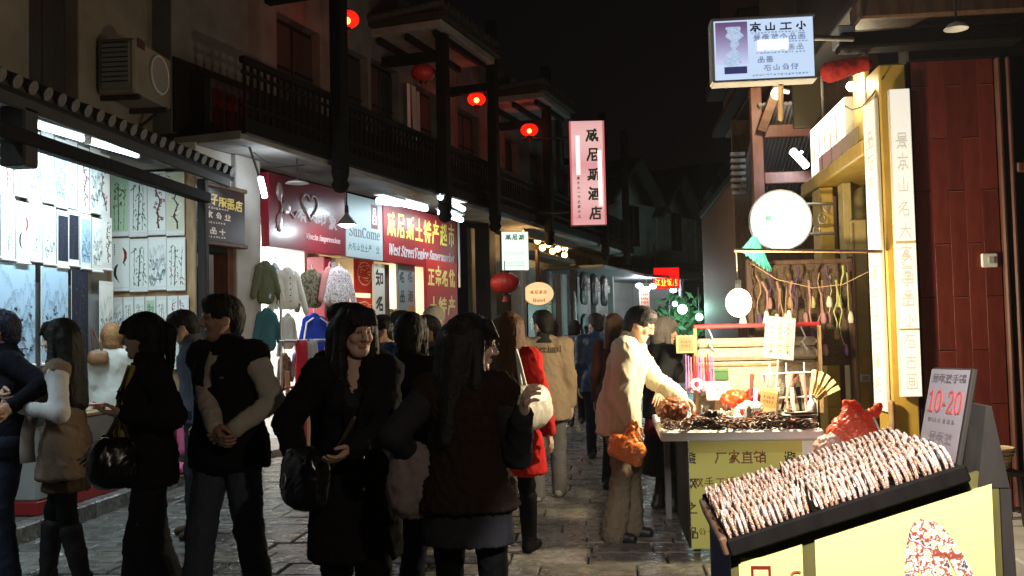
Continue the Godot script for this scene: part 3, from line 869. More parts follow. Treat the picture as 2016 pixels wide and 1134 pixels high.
func middle_houses() -> void:
	var h1 := house("timber_house", "timber house with dark balcony over the two red shop signs", -1.25, 3.55, [[0.67, 3.5]], [[0.9, 2.03, 5.97], [2.85, 3.5, 6.0]], [])
	var h2 := house("timber_house", "second timber house along the row, its porch roof standing out over the dark shop", 3.55, 8.6, [[4.02, 3.45], [6.3, 3.5]], [[3.6, 4.62, 6.05], [5.2, 6.2, 6.0], [7.2, 8.3, 6.0]], [[3.62, 6.0]])
	var h3 := house("timber_house", "third timber house along the row, over the bulb lit hotel entrance", 8.6, 13.2, [[9.6, 3.5]], [[9.9, 10.7, 5.9], [11.6, 12.6, 5.9]], [[8.75, 10.9]])
	house("timber_house", "last timber house before the street bends, behind the tall hotel sign", 13.2, 18.4, [[14.5, 3.5], [17.0, 3.5]], [[13.8, 14.8, 5.8], [15.8, 16.9, 5.8]], [])
	span(h1, "top_roof", M.tile, Vector3(-0.2, 7.42, -1.5), Vector3(4.85, 7.6, 1.3), 0.02)
	span(h1, "upper_beam", M.black_wood, Vector3(0, 6.8, 0.62), Vector3(4.8, 7.0, 0.692), 0.01)
	bx(h2, "washing", M.white, Vector3(0.1, 0.85, 0.02), Vector3(1.22, 5.45, -0.2), 0.004)
	bx(h2, "washing", M.plaster, Vector3(0.16, 0.95, 0.02), Vector3(1.42, 5.4, -0.19), 0.004, Vector3(0, 0, 3))
	bx(h2, "washing", M.plaster, Vector3(0.12, 0.85, 0.02), Vector3(1.6, 5.4, -0.2), 0.004)
	# ground floor: piers, shop rooms
	var rooms := [[-0.02, 1.48, "clothes shop"], [1.88, 5.95, "supermarket"]]
	for r in rooms:
		var w: float = r[1] - r[0]
		var b := fthing("shop_room", "bright open room of the %s under its sign" % r[2], "shop", Vector3(r[0], 0, 0))
		var wm: Material = M.white if r[0] < 1 else M.cream
		span(b, "back_wall", wm, Vector3(0, 0.1, -2.75), Vector3(w, 3.0, -2.6), 0)
		span(b, "side_wall", wm, Vector3(-0.1, 0.1, -2.75), Vector3(-0.003, 3.0, -0.28), 0)
		span(b, "side_wall", wm, Vector3(w + 0.003, 0.1, -2.75), Vector3(w + 0.1, 3.0, -0.28), 0)
		span(b, "ceiling", wm, Vector3(-0.1, 3.003, -2.75), Vector3(w + 0.1, 3.1, -0.28), 0)
		span(b, "floor", M.plaster_dim, Vector3(-0.1, 0, -2.75), Vector3(w + 0.1, 0.097, 0.0), 0)
		var n := 1 if w < 3 else 2
		for k in n:
			var lx := w * (k + 0.5) / n
			var f := fthing("ceiling_tube_lamp", "white ceiling tube of the %s%s" % [r[2], "" if n == 1 else [", nearer one", ", farther one"][k]], "lamp", Vector3(r[0] + lx, 2.94, -1.2))
			bx(f, "housing", M.white, Vector3(1.2, 0.04, 0.08), Vector3(0, 0.035, 0), 0.006)
			rod(f, "glowing_tube", M.tube, Vector3(-0.58, -0.01, 0), Vector3(0.58, -0.01, 0), 0.018)
			area("shop_light", FA * Vector3(r[0] + lx, 2.9, -1.2), FA * Vector3(r[0] + lx, 0, -1.0), Color(1.0, 0.98, 0.93) if r[0] < 1 else Color(1.0, 0.93, 0.78), 11.0 if r[0] < 1 else 8.0, 1.1, 0.06, FA.basis.x)
	span(h1, "white_pier", M.plaster, Vector3(0.70, 0.0, -0.28), Vector3(1.20, 3.735, 0.06), 0.012)
	span(h1, "red_pier", M.red_gloss, Vector3(2.75, 0.0, -0.26), Vector3(2.95, 2.64, 0.03), 0.01)
	span(h1, "white_strip", M.plaster, Vector3(2.953, 0.0, -0.26), Vector3(3.12, 2.64, 0.0), 0.01)
	span(h1, "dark_pier", M.brown_wood, Vector3(4.61, 0.0, -0.26), Vector3(4.795, 2.64, 0.0), 0.01)
	span(h2, "dark_pier", M.brown_wood, Vector3(2.42, 0.0, -0.3), Vector3(2.75, 3.735, 0.0), 0.01)
	span(h2, "dark_pier", M.dark_wood, Vector3(4.4, 0.0, -0.3), Vector3(4.75, 3.735, 0.02), 0.01)
	span(h2, "dark_shopfront", M.black_wood, Vector3(2.76, 0.0, -0.9), Vector3(4.39, 3.735, -0.8), 0.01)
	# dark entrance between the painting shop and the white pier
	span(h1, "entrance_wall", M.plaster, Vector3(0.0, 3.2, -0.28), Vector3(0.697, 3.735, 0.0), 0.01)
	span(h1, "door_jamb", M.red_wood, Vector3(0.59, 0.0, -0.2), Vector3(0.697, 2.62, 0.02), 0.01)
	span(h1, "door_lintel", M.dark_wood, Vector3(0.0, 2.52, -0.2), Vector3(0.587, 2.62, 0.02), 0.01)
	var dl := span(h1, "open_door", M.brown_wood, Vector3(0.42, 0.1, -0.5), Vector3(0.68, 2.4, -0.45), 0.01)
	bx(dl, "door_panel", M.dark_wood, Vector3(0.16, 0.9, 0.02), Vector3(0, 0.5, 0.036), 0.006)
	span(h1, "hall_wall", M.white, Vector3(-0.3, 0.0, -1.9), Vector3(1.03, 3.2, -1.8), 0)
	span(h1, "hall_side", M.white, Vector3(1.033, 0.0, -1.9), Vector3(1.12, 3.2, -0.29), 0)
	span(h1, "hall_ceiling", M.white, Vector3(-0.42, 3.21, -1.9), Vector3(1.12, 3.3, -0.29), 0)
	span(h1, "hall_side", M.white, Vector3(-0.42, 0.0, -1.9), Vector3(-0.303, 3.0, -0.5), 0)
	area("hall_light", FA * Vector3(-0.7, 2.92, -1.0), FA * Vector3(-0.7, 0, -1.0), Color(1.0, 0.98, 0.92), 3.5, 0.3, 0.3)
	var hl := fthing("hall_ceiling_lamp", "square ceiling lamp inside the white doorway", "lamp", Vector3(-0.7, 2.96, -1.0))
	bx(hl, "glowing_panel", glow(Color(1, 0.98, 0.92), 3.0), Vector3(0.3, 0.04, 0.3), Vector3.ZERO, 0.004)
	# brown sign with gold characters over the doorway
	var im := sheet(256, 220, Color(0.17, 0.08, 0.08))
	var gold := Color(0.95, 0.86, 0.45); var palev := Color(0.9, 0.84, 0.78)
	words_on(im, "景子服器店", 44, 22, 34, 44, Vector2(41, 3), gold, 6)
	words_on(im, "之家公业", 22, 98, 26, 26, Vector2(44, 1), palev, 5)
	words_on(im, "一品十", 40, 164, 26, 26, Vector2(44, 1), palev, 5)
	scribble(im, Rect2i(46, 78, 130, 14), 1, palev, 10, 2)
	scribble(im, Rect2i(20, 138, 140, 14), 1, palev, 11, 2)
	scribble(im, Rect2i(20, 198, 140, 14), 1, palev, 11, 2)
	var s := fthing("gold_lettered_sign", "dark brown board with gold characters over the white doorway", "sign", Vector3(-0.93, 2.64, 0.1))
	board_sign(s, 0.98, 0.62, 0.06, printed(tex(im), 0.4), M.brown_wood)
	bx(s, "frame", M.brown_wood, Vector3(1.04, 0.05, 0.09), Vector3(0, 0.645, -0.02), 0.01)
	bx(s, "frame", M.brown_wood, Vector3(1.04, 0.05, 0.09), Vector3(0, -0.025, -0.02), 0.01)
	# dark glossy red sign with silver flower
	im = sheet(420, 240, Color(0.42, 0.045, 0.11))
	var silver := Color(0.62, 0.55, 0.56)
	words_on(im, "有", 150, 92, 44, 48, Vector2.ZERO, silver, 7)
	words_on(im, "巧", 205, 80, 46, 56, Vector2.ZERO, silver, 6)
	words_on(im, "印", 256, 86, 44, 54, Vector2.ZERO, silver, 7)
	words_on(im, "象", 322, 96, 44, 52, Vector2.ZERO, silver, 7)
	s = fthing("dark_red_sign", "glossy dark red sign with a silver flower and heart over the clothes shop", "sign", Vector3(0.98, 2.66, 0.12))
	var rm := printed(tex(im), 0.22); rm.clearcoat_enabled = true; rm.clearcoat = 0.6
	board_sign(s, 1.9, 0.94, 0.12, rm, M.red_gloss)
	for p in [[-0.72, 0.72, 0.07, 0.12], [-0.72, 0.32, 0.07, 0.12], [-0.56, 0.53, 0.1, 0.09]]: ball(s, "silver_petal", lin(0.4, 0.34, 0.35, 0.3, 0.5), 1.0, Vector3(p[0], p[1], 0.01), Vector3(p[2], p[3], 0.02), 14)
	tube(s, "silver_stem", lin(0.4, 0.34, 0.35, 0.3, 0.5), [Vector3(-0.7, 0.62, 0.012), Vector3(-0.66, 0.53, 0.012), Vector3(-0.5, 0.5, 0.012), Vector3(-0.4, 0.42, 0.012), Vector3(-0.32, 0.5, 0.012)], 0.014)
	tube(s, "silver_stem", lin(0.4, 0.34, 0.35, 0.3, 0.5), [Vector3(-0.7, 0.42, 0.012), Vector3(-0.66, 0.53, 0.012)], 0.014)
	var heart := []
	for k in 25:
		var t := TAU * k / 24.0
		heart.append(Vector3(0.012 * 16.0 * pow(sin(t), 3), 0.62 + 0.012 * (13 * cos(t) - 5 * cos(2 * t) - 2 * cos(3 * t) - cos(4 * t)), 0.012))
	tube(s, "silver_heart", lin(0.45, 0.38, 0.39, 0.3, 0.5), heart, 0.016)
	letters(s, "Vivcin impression", 0.1, lin(0.42, 0.3, 0.3), Vector3(0.35, 0.2, 0.006), "Droid Serif", true, 0.25)
	# grey sign
	im = sheet(260, 210, Color(0.62, 0.68, 0.70))
	im.fill_rect(Rect2i(176, 18, 50, 84), Color(0.45, 0.16, 0.2))
	words_on(im, "昌", 184, 26, 34, 58, Vector2.ZERO, Color(0.9, 0.88, 0.88), 6)
	words_on(im, "大石山业土产专业", 16, 160, 20, 26, Vector2(28, 0), Color(0.2, 0.36, 0.36), 3)
	s = fthing("grey_sign", "pale grey shop sign reading SunCome between the two red signs", "sign", Vector3(2.52, 2.66, 0.12))
	board_sign(s, 1.14, 0.93, 0.1, printed(tex(im), 0.5), M.grey)
	letters(s, "SunCome", 0.2, lin(0.12, 0.13, 0.14), Vector3(0, 0.38, 0.005), "Droid Serif", false, 0.0, Vector3.ZERO, 0.94)
	# the large red supermarket sign
	im = sheet(700, 225, Color(0.56, 0.10, 0.12))
	words_on(im, "威尼斯土特产超市", 32, 24, 62, 94, Vector2(82, 0), Color(0.98, 0.92, 0.40), 10)
	s = fthing("supermarket_sign", "large red sign with yellow characters reading West Street Venice Supermarket", "sign", Vector3(4.58, 2.66, 0.12))
	board_sign(s, 2.9, 0.93, 0.1, printed(tex(im), 0.4), M.red)
	letters(s, "West StreetVenice Supermarket", 0.24, lin(0.55, 0.5, 0.52), Vector3(0, 0.2, 0.006), "Droid Serif", true, 0.28, Vector3.ZERO, 2.6)
	rod(s, "white_edge_tube", M.white, Vector3(1.47, -0.3, 0.03), Vector3(1.47, 0.93, 0.03), 0.02)
	# lights over the signs
	var bars := [[Vector3(1.77, 3.4, 0.75), Vector3(2.49, 3.45, 0.75)], [Vector3(2.66, 3.51, 0.55), Vector3(3.77, 3.53, 0.55)], [Vector3(3.89, 3.72, 0.75), Vector3(4.85, 3.63, 0.75)], [Vector3(4.33, 3.53, 0.55), Vector3(5.23, 3.5, 0.55)]]
	for k in 4:
		var a: Vector3 = bars[k][0]; var e: Vector3 = bars[k][1]
		var md := (a + e) / 2
		var f := fthing("sign_tube_lamp", "bright white tube over the supermarket sign, %s of four from the near end" % NTH[k], "lamp", md, "tubes over the supermarket sign")
		rod(f, "glowing_tube", M.tube, a - md, e - md, 0.05)
		bx(f, "reflector", M.white, Vector3(absf(e.x - a.x), 0.03, 0.16), Vector3(0, 0.075, 0), 0.006)
		area("sign_tube_light", FA * (md + Vector3(0, -0.056, 0)), FA * (md + Vector3(0, -1.0, -0.25)), Color(0.9, 0.97, 1.0), 1.5, 0.7, 0.06, FA.basis.x)
	var hc := fthing("hanging_cone_lamp", "conical black lamp on a rod before the grey sign", "lamp", Vector3(1.14, 3.04, 0.6))
	put(hc, "cone_shade", lathe_mesh([Vector2(0.02, 0.16), Vector2(0.035, 0.1), Vector2(0.06, 0.07), Vector2(0.14, -0.03), Vector2(0.13, -0.03), Vector2(0.05, 0.06)], 20), M.grey)
	cyl(hc, "socket", M.black, 0.03, 0.025, 0.1, Vector3(0, 0.18, 0))
	rod(hc, "rod", M.wire, Vector3(0, 0.2, 0), Vector3(0, 0.66, 0), 0.012)
	ball(hc, "bulb", M.bulb_white, 0.085, Vector3(0, -0.02, 0), Vector3(1.25, 0.6, 1.25))
	omni("cone_lamp_light", FA * (Vector3(1.14, 3.04, 0.6) + Vector3(0, -0.05, 0)), Color(0.93, 0.97, 1.0), 0.9, 0.05)
	var sl := fthing("spot_tube_lamp", "small tilted compact tube on a bracket beside the white pier", "lamp", Vector3(-0.68, 3.28, 0.5))
	rod(sl, "glowing_tube", M.bulb_white, Vector3(-0.06, 0.1, 0.03), Vector3(0.1, -0.1, -0.02), 0.035)
	rod(sl, "arm", M.grey, Vector3(-0.07, 0.12, 0.02), Vector3(-0.1, 0.5, -0.1), 0.015)
	omni("spot_tube_light", FA * (Vector3(-0.68, 3.28, 0.5) + Vector3(0.05, 0, 0.06)), Color(0.92, 0.96, 1.0), 0.4, 0.04)
	var dp := fthing("dish_lamp", "unlit pale dish lamp hanging over the dark red sign", "lamp", Vector3(0.09, 3.44, 0.5))
	put(dp, "dish", lathe_mesh([Vector2(0.01, 0.04), Vector2(0.12, 0.01), Vector2(0.15, -0.01), Vector2(0.11, -0.015), Vector2(0.01, 0.02)], 24), M.plaster)
	rod(dp, "rod", M.wire, Vector3(0, 0.03, 0), Vector3(0, 0.3, 0), 0.008)
	# lanterns
	lantern("lit red lantern with a bright bulb, nearest on the balcony", FA * Vector3(1.4, 5.9, 0.5), 0.17, true)
	lantern("lit red lantern half hidden behind the second column", FA * Vector3(6.33, 5.88, 0.45), 0.17, true)
	lantern("lit red lantern under the third porch roof by the tall hotel sign", FA * Vector3(9.24, 5.85, 0.5), 0.19, true)
	lantern("unlit dark red lantern beside the porch column of the second house", FA * Vector3(3.97, 5.79, 0.45), 0.2, false)
	lantern("large unlit red lantern at street level left of the oval hotel sign", FA * Vector3(6.42, 2.43, 0.9), 0.27, false)
	# red glazed recess above the brown sign
	var rr := fthing("glazed_bay", "dark wooden bay with red glinting panes between the tan wall and the balcony", "window", Vector3(-1.15, 3.75, 0.1))
	bx(rr, "bay_frame", M.dark_wood, Vector3(0.75, 0.72, 0.1), Vector3(0.45, 0.42, -0.05), 0.01)
	for k in 3: bx(rr, "pane", mat(Color(0.3, 0.05, 0.05), 0.12), Vector3(0.19, 0.5, 0.02), Vector3(0.2 + 0.25 * k, 0.42, 0.01), 0.004)

func garment(sleeve: float, length: float, wide: float, open := 0.0) -> Mesh:
	var key := "g%.2f %.2f %.2f" % [sleeve, length, wide]
	if meshes.has(key): return meshes[key]
	var f := Field.new(Vector3(-0.5, -length - 0.1, -0.14), Vector3(0.5, 0.12, 0.14), 0.016)
	var z := Vector3(0, 0, 1)
	f.cap(Vector3(-wide * 0.3, -0.12, 0), Vector3(-wide * 0.36, -length + wide * 0.6, 0), wide * 0.62, wide * 0.68, 0.04, z, 0.32)
	f.cap(Vector3(wide * 0.3, -0.12, 0), Vector3(wide * 0.36, -length + wide * 0.6, 0), wide * 0.62, wide * 0.68, 0.04, z, 0.32)
	f.cap(Vector3(-0.6, -length - 0.3, 0), Vector3(0.6, -length - 0.3, 0), 0.3, 0.3, 0.0, z, 2.0, true)
	f.cap(Vector3(-wide * 0.75, -0.07, 0), Vector3(wide * 0.75, -0.07, 0), 0.055, 0.055, 0.05, z, 0.8)
	f.cap(Vector3(-0.03, -0.02, 0.0), Vector3(0.03, -0.02, 0.0), 0.055, 0.055, 0.03, z, 0.9)
	for s in [-1.0, 1.0]:
		f.cap(Vector3(s * wide * 0.85, -0.09, 0), Vector3(s * (wide * 0.9 + sleeve * 0.35), -0.1 - sleeve, 0.01), 0.065, 0.05, 0.02, z, 0.6)
	meshes[key] = field_mesh(f, 0.010, 10.0, Vector3(1, 0.3, 1))
	return meshes[key]

func shop_goods() -> void:
	var camo := mat(Color.WHITE, 0.9); camo.albedo_texture = noise_tex(0.05, [Color(0.2, 0.19, 0.14), Color(0.36, 0.33, 0.25), Color(0.52, 0.5, 0.42), Color(0.3, 0.28, 0.2)], 5, 3, 128, FastNoiseLite.TYPE_SIMPLEX_SMOOTH, true)
	camo.uv1_triplanar = true; camo.uv1_scale = Vector3.ONE * 2.0
	var floral := mat(Color.WHITE, 0.9); floral.albedo_texture = noise_tex(0.07, [Color(0.9, 0.88, 0.88), Color(0.72, 0.6, 0.64), Color(0.95, 0.95, 0.95), Color(0.45, 0.47, 0.48), Color(0.86, 0.84, 0.84)], 8, 3, 128, FastNoiseLite.TYPE_CELLULAR, true)
	floral.uv1_triplanar = true; floral.uv1_scale = Vector3.ONE * 2.5
	var white := cloth(0.7, 0.69, 0.64); var grey := cloth(0.35, 0.37, 0.37); var blue := cloth(0.03, 0.07, 0.5); var red := cloth(0.42, 0.03, 0.05)
	var pale := cloth(0.45, 0.52, 0.62); var teal := cloth(0.05, 0.16, 0.2); var olive := cloth(0.12, 0.13, 0.08); var stripe := cloth(0.55, 0.56, 0.53)
	var hung := [
		[Vector3(-0.02, 2.44, 0.1), 0.3, 0.5, 0.14, olive, "olive camouflage jacket hung at the left end of the clothes shop"], [Vector3(0.26, 2.43, 0.05), 0.3, 0.55, 0.13, pale, "pale blue patterned shirt squeezed beside the olive jacket"],
		[Vector3(0.41, 2.38, 0.14), 0.42, 0.5, 0.19, white, "cream buttoned jacket on a hanger at the front of the clothes shop"], [Vector3(1.03, 2.39, 0.12), 0.4, 0.48, 0.19, camo, "brown camouflage jacket hung beside the cream jacket"],
		[Vector3(1.34, 2.43, 0.2), 0.3, 0.5, 0.14, cloth(0.6, 0.25, 0.25), "pink striped shirt behind the silvery floral jacket"], [Vector3(1.51, 2.45, 0.26), 0.35, 0.52, 0.2, floral, "silvery floral hooded jacket hung before the red pier"],
		[Vector3(-0, 1.85, 0.1), 0.3, 0.5, 0.14, teal, "teal top hung low at the left end of the clothes shop"], [Vector3(0.46, 1.79, 0.1), 0.4, 0.42, 0.18, stripe, "white and grey striped top on the lower rail"],
		[Vector3(1.1, 1.8, 0.1), 0.45, 0.5, 0.2, blue, "bright blue sports jacket with white piping on the lower rail"], [Vector3(1.57, 1.8, 0.12), 0.35, 0.5, 0.16, red, "red top beside the blue sports jacket"],
		[Vector3(0.53, 1.28, -0), 0.2, 0.45, 0.16, camo, "camouflage top hung under the steel rail"], [Vector3(0.89, 1.34, 0), 0.2, 0.4, 0.12, grey, "grey top hung under the steel rail"],
	]
	for h in hung:
		var o := fthing("hanging_garment", h[5], "garment", h[0], "garments hung in the clothes shop", rng.randf_range(-14, 14))
		put(o, "garment_cloth", garment(h[1], h[2], h[3]), h[4], Vector3.ZERO, Vector3.ZERO, Vector3(1.0, 1.0, 0.65))
		tube(o, "hanger_hook", M.steel, [Vector3(0, 0.02, 0), Vector3(0, 0.09, 0), Vector3(0.025, 0.12, 0), Vector3(0.045, 0.09, 0)], 0.006)
		if h[4] == white:
			for k in 5: ball(o, "button", M.grey, 0.01, Vector3(0.0, -0.1 - 0.075 * k, 0.046))
		if h[4] == blue:
			for s in [-1.0, 1.0]: tube(o, "white_piping", M.white, [Vector3(s * 0.07, -0.03, 0.05), Vector3(s * 0.2, -0.09, 0.05), Vector3(s * 0.31, -0.5, 0.05)], 0.012)
	for k in 2:
		var p := fthing("hanging_trousers", ["pale grey jeans hung on the steel rail of the clothes shop", "dark red trousers hung on the steel rail of the clothes shop"][k], "trousers", [Vector3(0.74, 1.42, 0.28), Vector3(0.53, 1.41, 0.26)][k], "trousers on the steel rail")
		var f := Field.new(Vector3(-0.2, -0.95, -0.1), Vector3(0.2, 0.1, 0.1), 0.016)
		for s in [-1.0, 1.0]: f.cap(Vector3(s * 0.05, 0, 0), Vector3(s * 0.09, -0.85, 0), 0.07, 0.065, 0.03, Vector3(0, 0, 1), 0.5)
		put(p, "trouser_cloth", field_mesh(f, 0.008, 10.0), [grey, red][k])
		rod(p, "waistband", [M.grey, M.black][k], Vector3(-0.09, 0.05, 0), Vector3(0.09, 0.05, 0), 0.02)
	var rail := fthing("clothes_rail", "steel clothes rail across the front of the clothes shop", "rail", Vector3(0.95, 0.1, 0.2))
	rod(rail, "bar", M.steel, Vector3(-0.85, 1.37, 0), Vector3(0.95, 1.37, 0), 0.02)
	rod(rail, "upper_bar", M.steel, Vector3(-0.9, 1.95, -0.12), Vector3(0.95, 1.95, -0.12), 0.016)
	for x in [-0.8, 0.9]: rod(rail, "upright", M.steel, Vector3(x, 0, 0), Vector3(x, 1.98, 0), 0.018)
	var rb := fthing("red_box", "open red display box at the foot of the clothes shop front", "box", Vector3(0.6, 0.1, 0.65))
	bx(rb, "box_front", M.red, Vector3(0.9, 0.42, 0.03), Vector3(0, 0.21, 0.2), 0.006)
	bx(rb, "box_back", M.red, Vector3(0.9, 0.42, 0.03), Vector3(0, 0.21, -0.2), 0.006)
	for x in [-0.435, 0.435]: bx(rb, "box_side", M.red, Vector3(0.03, 0.42, 0.366), Vector3(x, 0.21, 0), 0.006)
	bx(rb, "rim", M.steel, Vector3(0.92, 0.02, 0.05), Vector3(0, 0.432, 0.2), 0.004)
	bx(rb, "goods", M.green, Vector3(0.8, 0.1, 0.33), Vector3(0, 0.38, 0), 0.02)
	var sh := fthing("display_rack", "wooden display rack with red shelf before the clothes shop", "rack", Vector3(0.3, 0.1, 0.5))
	for x in [-0.25, 0.25]:
		for z in [-0.15, 0.15]: bx(sh, "rack_post", M.tan_wood, Vector3(0.04, 1.0, 0.04), Vector3(x, 0.5, z))
	for y in [0.5, 0.8]: bx(sh, "shelf", M.red, Vector3(0.56, 0.025, 0.36), Vector3(0, y, 0))
	# supermarket front: boards with characters, posters, shelves
	var im := sheet(64, 384, Color(0.84, 0.82, 0.77))
	words_on(im, "知名品牌货", 10, 14, 42, 46, Vector2(0, 76), Color(0.2, 0.12, 0.1), 7)
	var s := fthing("tall_character_board", "tall cream board with brown characters at the supermarket front", "sign", Vector3(3.09, 0.62, 0.06))
	board_sign(s, 0.33, 2.0, 0.05, printed(tex(im), 0.6), M.cream)
	im = sheet(128, 384, Color(0.50, 0.56, 0.56))
	words_on(im, "名品名酒名产", 8, 20, 34, 36, Vector2(0, 62), Color(0.18, 0.2, 0.2), 5)
	words_on(im, "名酒之家品名", 72, 16, 34, 36, Vector2(0, 62), Color(0.24, 0.3, 0.3), 5)
	im.fill_rect(Rect2i(68, 130, 46, 56), Color(0.62, 0.5, 0.22))
	s = fthing("tall_character_board", "grey board with two columns of characters right of the dark pier", "sign", Vector3(4.05, 1.67, 0.06) + Vector3(0, -1.0, 0))
	board_sign(s, 0.62, 2.0, 0.05, printed(tex(im), 0.5), M.grey)
	for k in 2:
		im = sheet(128, 128, Color(0.78, 0.16, 0.09))
		for j in 40: im.fill_rect(Rect2i(20 + rng.randi() % 84, 14 + rng.randi() % 70, 4 + rng.randi() % 14, 3), [Color(0.95, 0.8, 0.4), Color(0.85, 0.35, 0.12), Color(0.98, 0.9, 0.8)][j % 3])
		for a in 40: im.fill_rect(Rect2i(int(64 + 46 * cos(a * 0.157)), int(56 + 42 * sin(a * 0.157)), 5, 5), Color(0.98, 0.8, 0.7))
		s = fthing("red_poster", ["red and gold poster high in the supermarket behind the cream board", "smaller red food poster below the gold one in the supermarket"][k], "poster", [Vector3(2.93, 2.42, -0.12), Vector3(2.91, 1.9, -0.12)][k] + Vector3(0, -0.25 - 0.02 * k, 0))
		board_sign(s, 0.62, 0.55 - 0.08 * k, 0.02, printed(tex(im), 0.5), M.red)
	im = sheet(240, 420, Color(0.78, 0.13, 0.12))
	var gold := Color(1.0, 0.9, 0.5)
	words_on(im, "正宗名优", 16, 24, 40, 66, Vector2(54, 0), gold, 9)
	words_on(im, "土特产", 24, 132, 52, 66, Vector2(70, 0), gold, 9)
	words_on(im, "总批发", 24, 240, 52, 72, Vector2(70, 0), gold, 9)
	s = fthing("wholesale_banner", "red banner with gold characters standing before the supermarket", "sign", Vector3(5.04, 1.23, 0.25) + Vector3(0, -0.4, 0))
	board_sign(s, 1.32, 1.95, 0.05, printed(tex(im), 0.5), M.red)
	var rk := fthing("goods_shelf", "wooden shelf unit of packets beside the red banner", "shelf", Vector3(4.45, 0.1, -0.5))
	for x in [-0.45, 0.45]: bx(rk, "side_panel", M.brown_wood, Vector3(0.03, 1.6, 0.3), Vector3(x, 0.8, 0))
	for k in 4: bx(rk, "shelf", M.brown_wood, Vector3(0.87, 0.025, 0.29), Vector3(0, 0.4 + 0.39 * k, 0))
	for k in 14:
		var g := fthing("goods_packet", "%s packet on the shelf unit by the red banner, %s from the lowest left" % [["pale green", "brown", "cream", "dark red"][k % 4], NTH[k % 13] if k < 13 else "last"], "packet", Vector3(4.45 - 0.34 + 0.17 * (k % 5), 0.51 + 0.39 * (k / 5) + 0.005, -0.46), "packets on the shelf unit")
		bx(g, "packet_body", [lin(0.4, 0.5, 0.25), M.brown_wood, M.cream, M.red][k % 4], Vector3(0.13, 0.2 + 0.04 * (k % 3), 0.1), Vector3(0, 0.1 + 0.02 * (k % 3), 0), 0.01)
		bx(g, "packet_label", M.white, Vector3(0.08, 0.08, 0.004), Vector3(0, 0.1, 0.0525), 0.0)
	for k in 2:
		var g := fthing("gift_box", ["pale green gift box on top of the shelf unit, left one", "pale green gift box on top of the shelf unit, right one"][k], "box", Vector3(4.25 + 0.38 * k, 1.685, -0.48), "green gift boxes")
		bx(g, "box_body", lin(0.42, 0.5, 0.3), Vector3(0.32, 0.22, 0.2), Vector3(0, 0.11, 0), 0.008)
		bx(g, "box_lid", lin(0.16, 0.24, 0.1), Vector3(0.33, 0.05, 0.21), Vector3(0, 0.246, 0), 0.006)
	var cd := fthing("white_placard", "white placard with a notched corner in front of the red banner", "sign", Vector3(4.44, 1.54, 0.55) + Vector3(0, -0.16, 0))
	bx(cd, "card", M.white, Vector3(0.42, 0.3, 0.02), Vector3(0, 0.16, 0), 0.004)
	rod(cd, "stick", M.tan_wood, Vector3(0, -1.3, -0.015), Vector3(0, 0.05, -0.015), 0.012)
	im = sheet(80, 60, Color(0.9, 0.92, 0.92)); scribble(im, Rect2i(8, 8, 64, 44), 3, Color(0.5, 0.55, 0.55), 5)
	put(cd, "print", plate(0.38, 0.26), printed(tex(im)), Vector3(0, 0.16, 0.012))

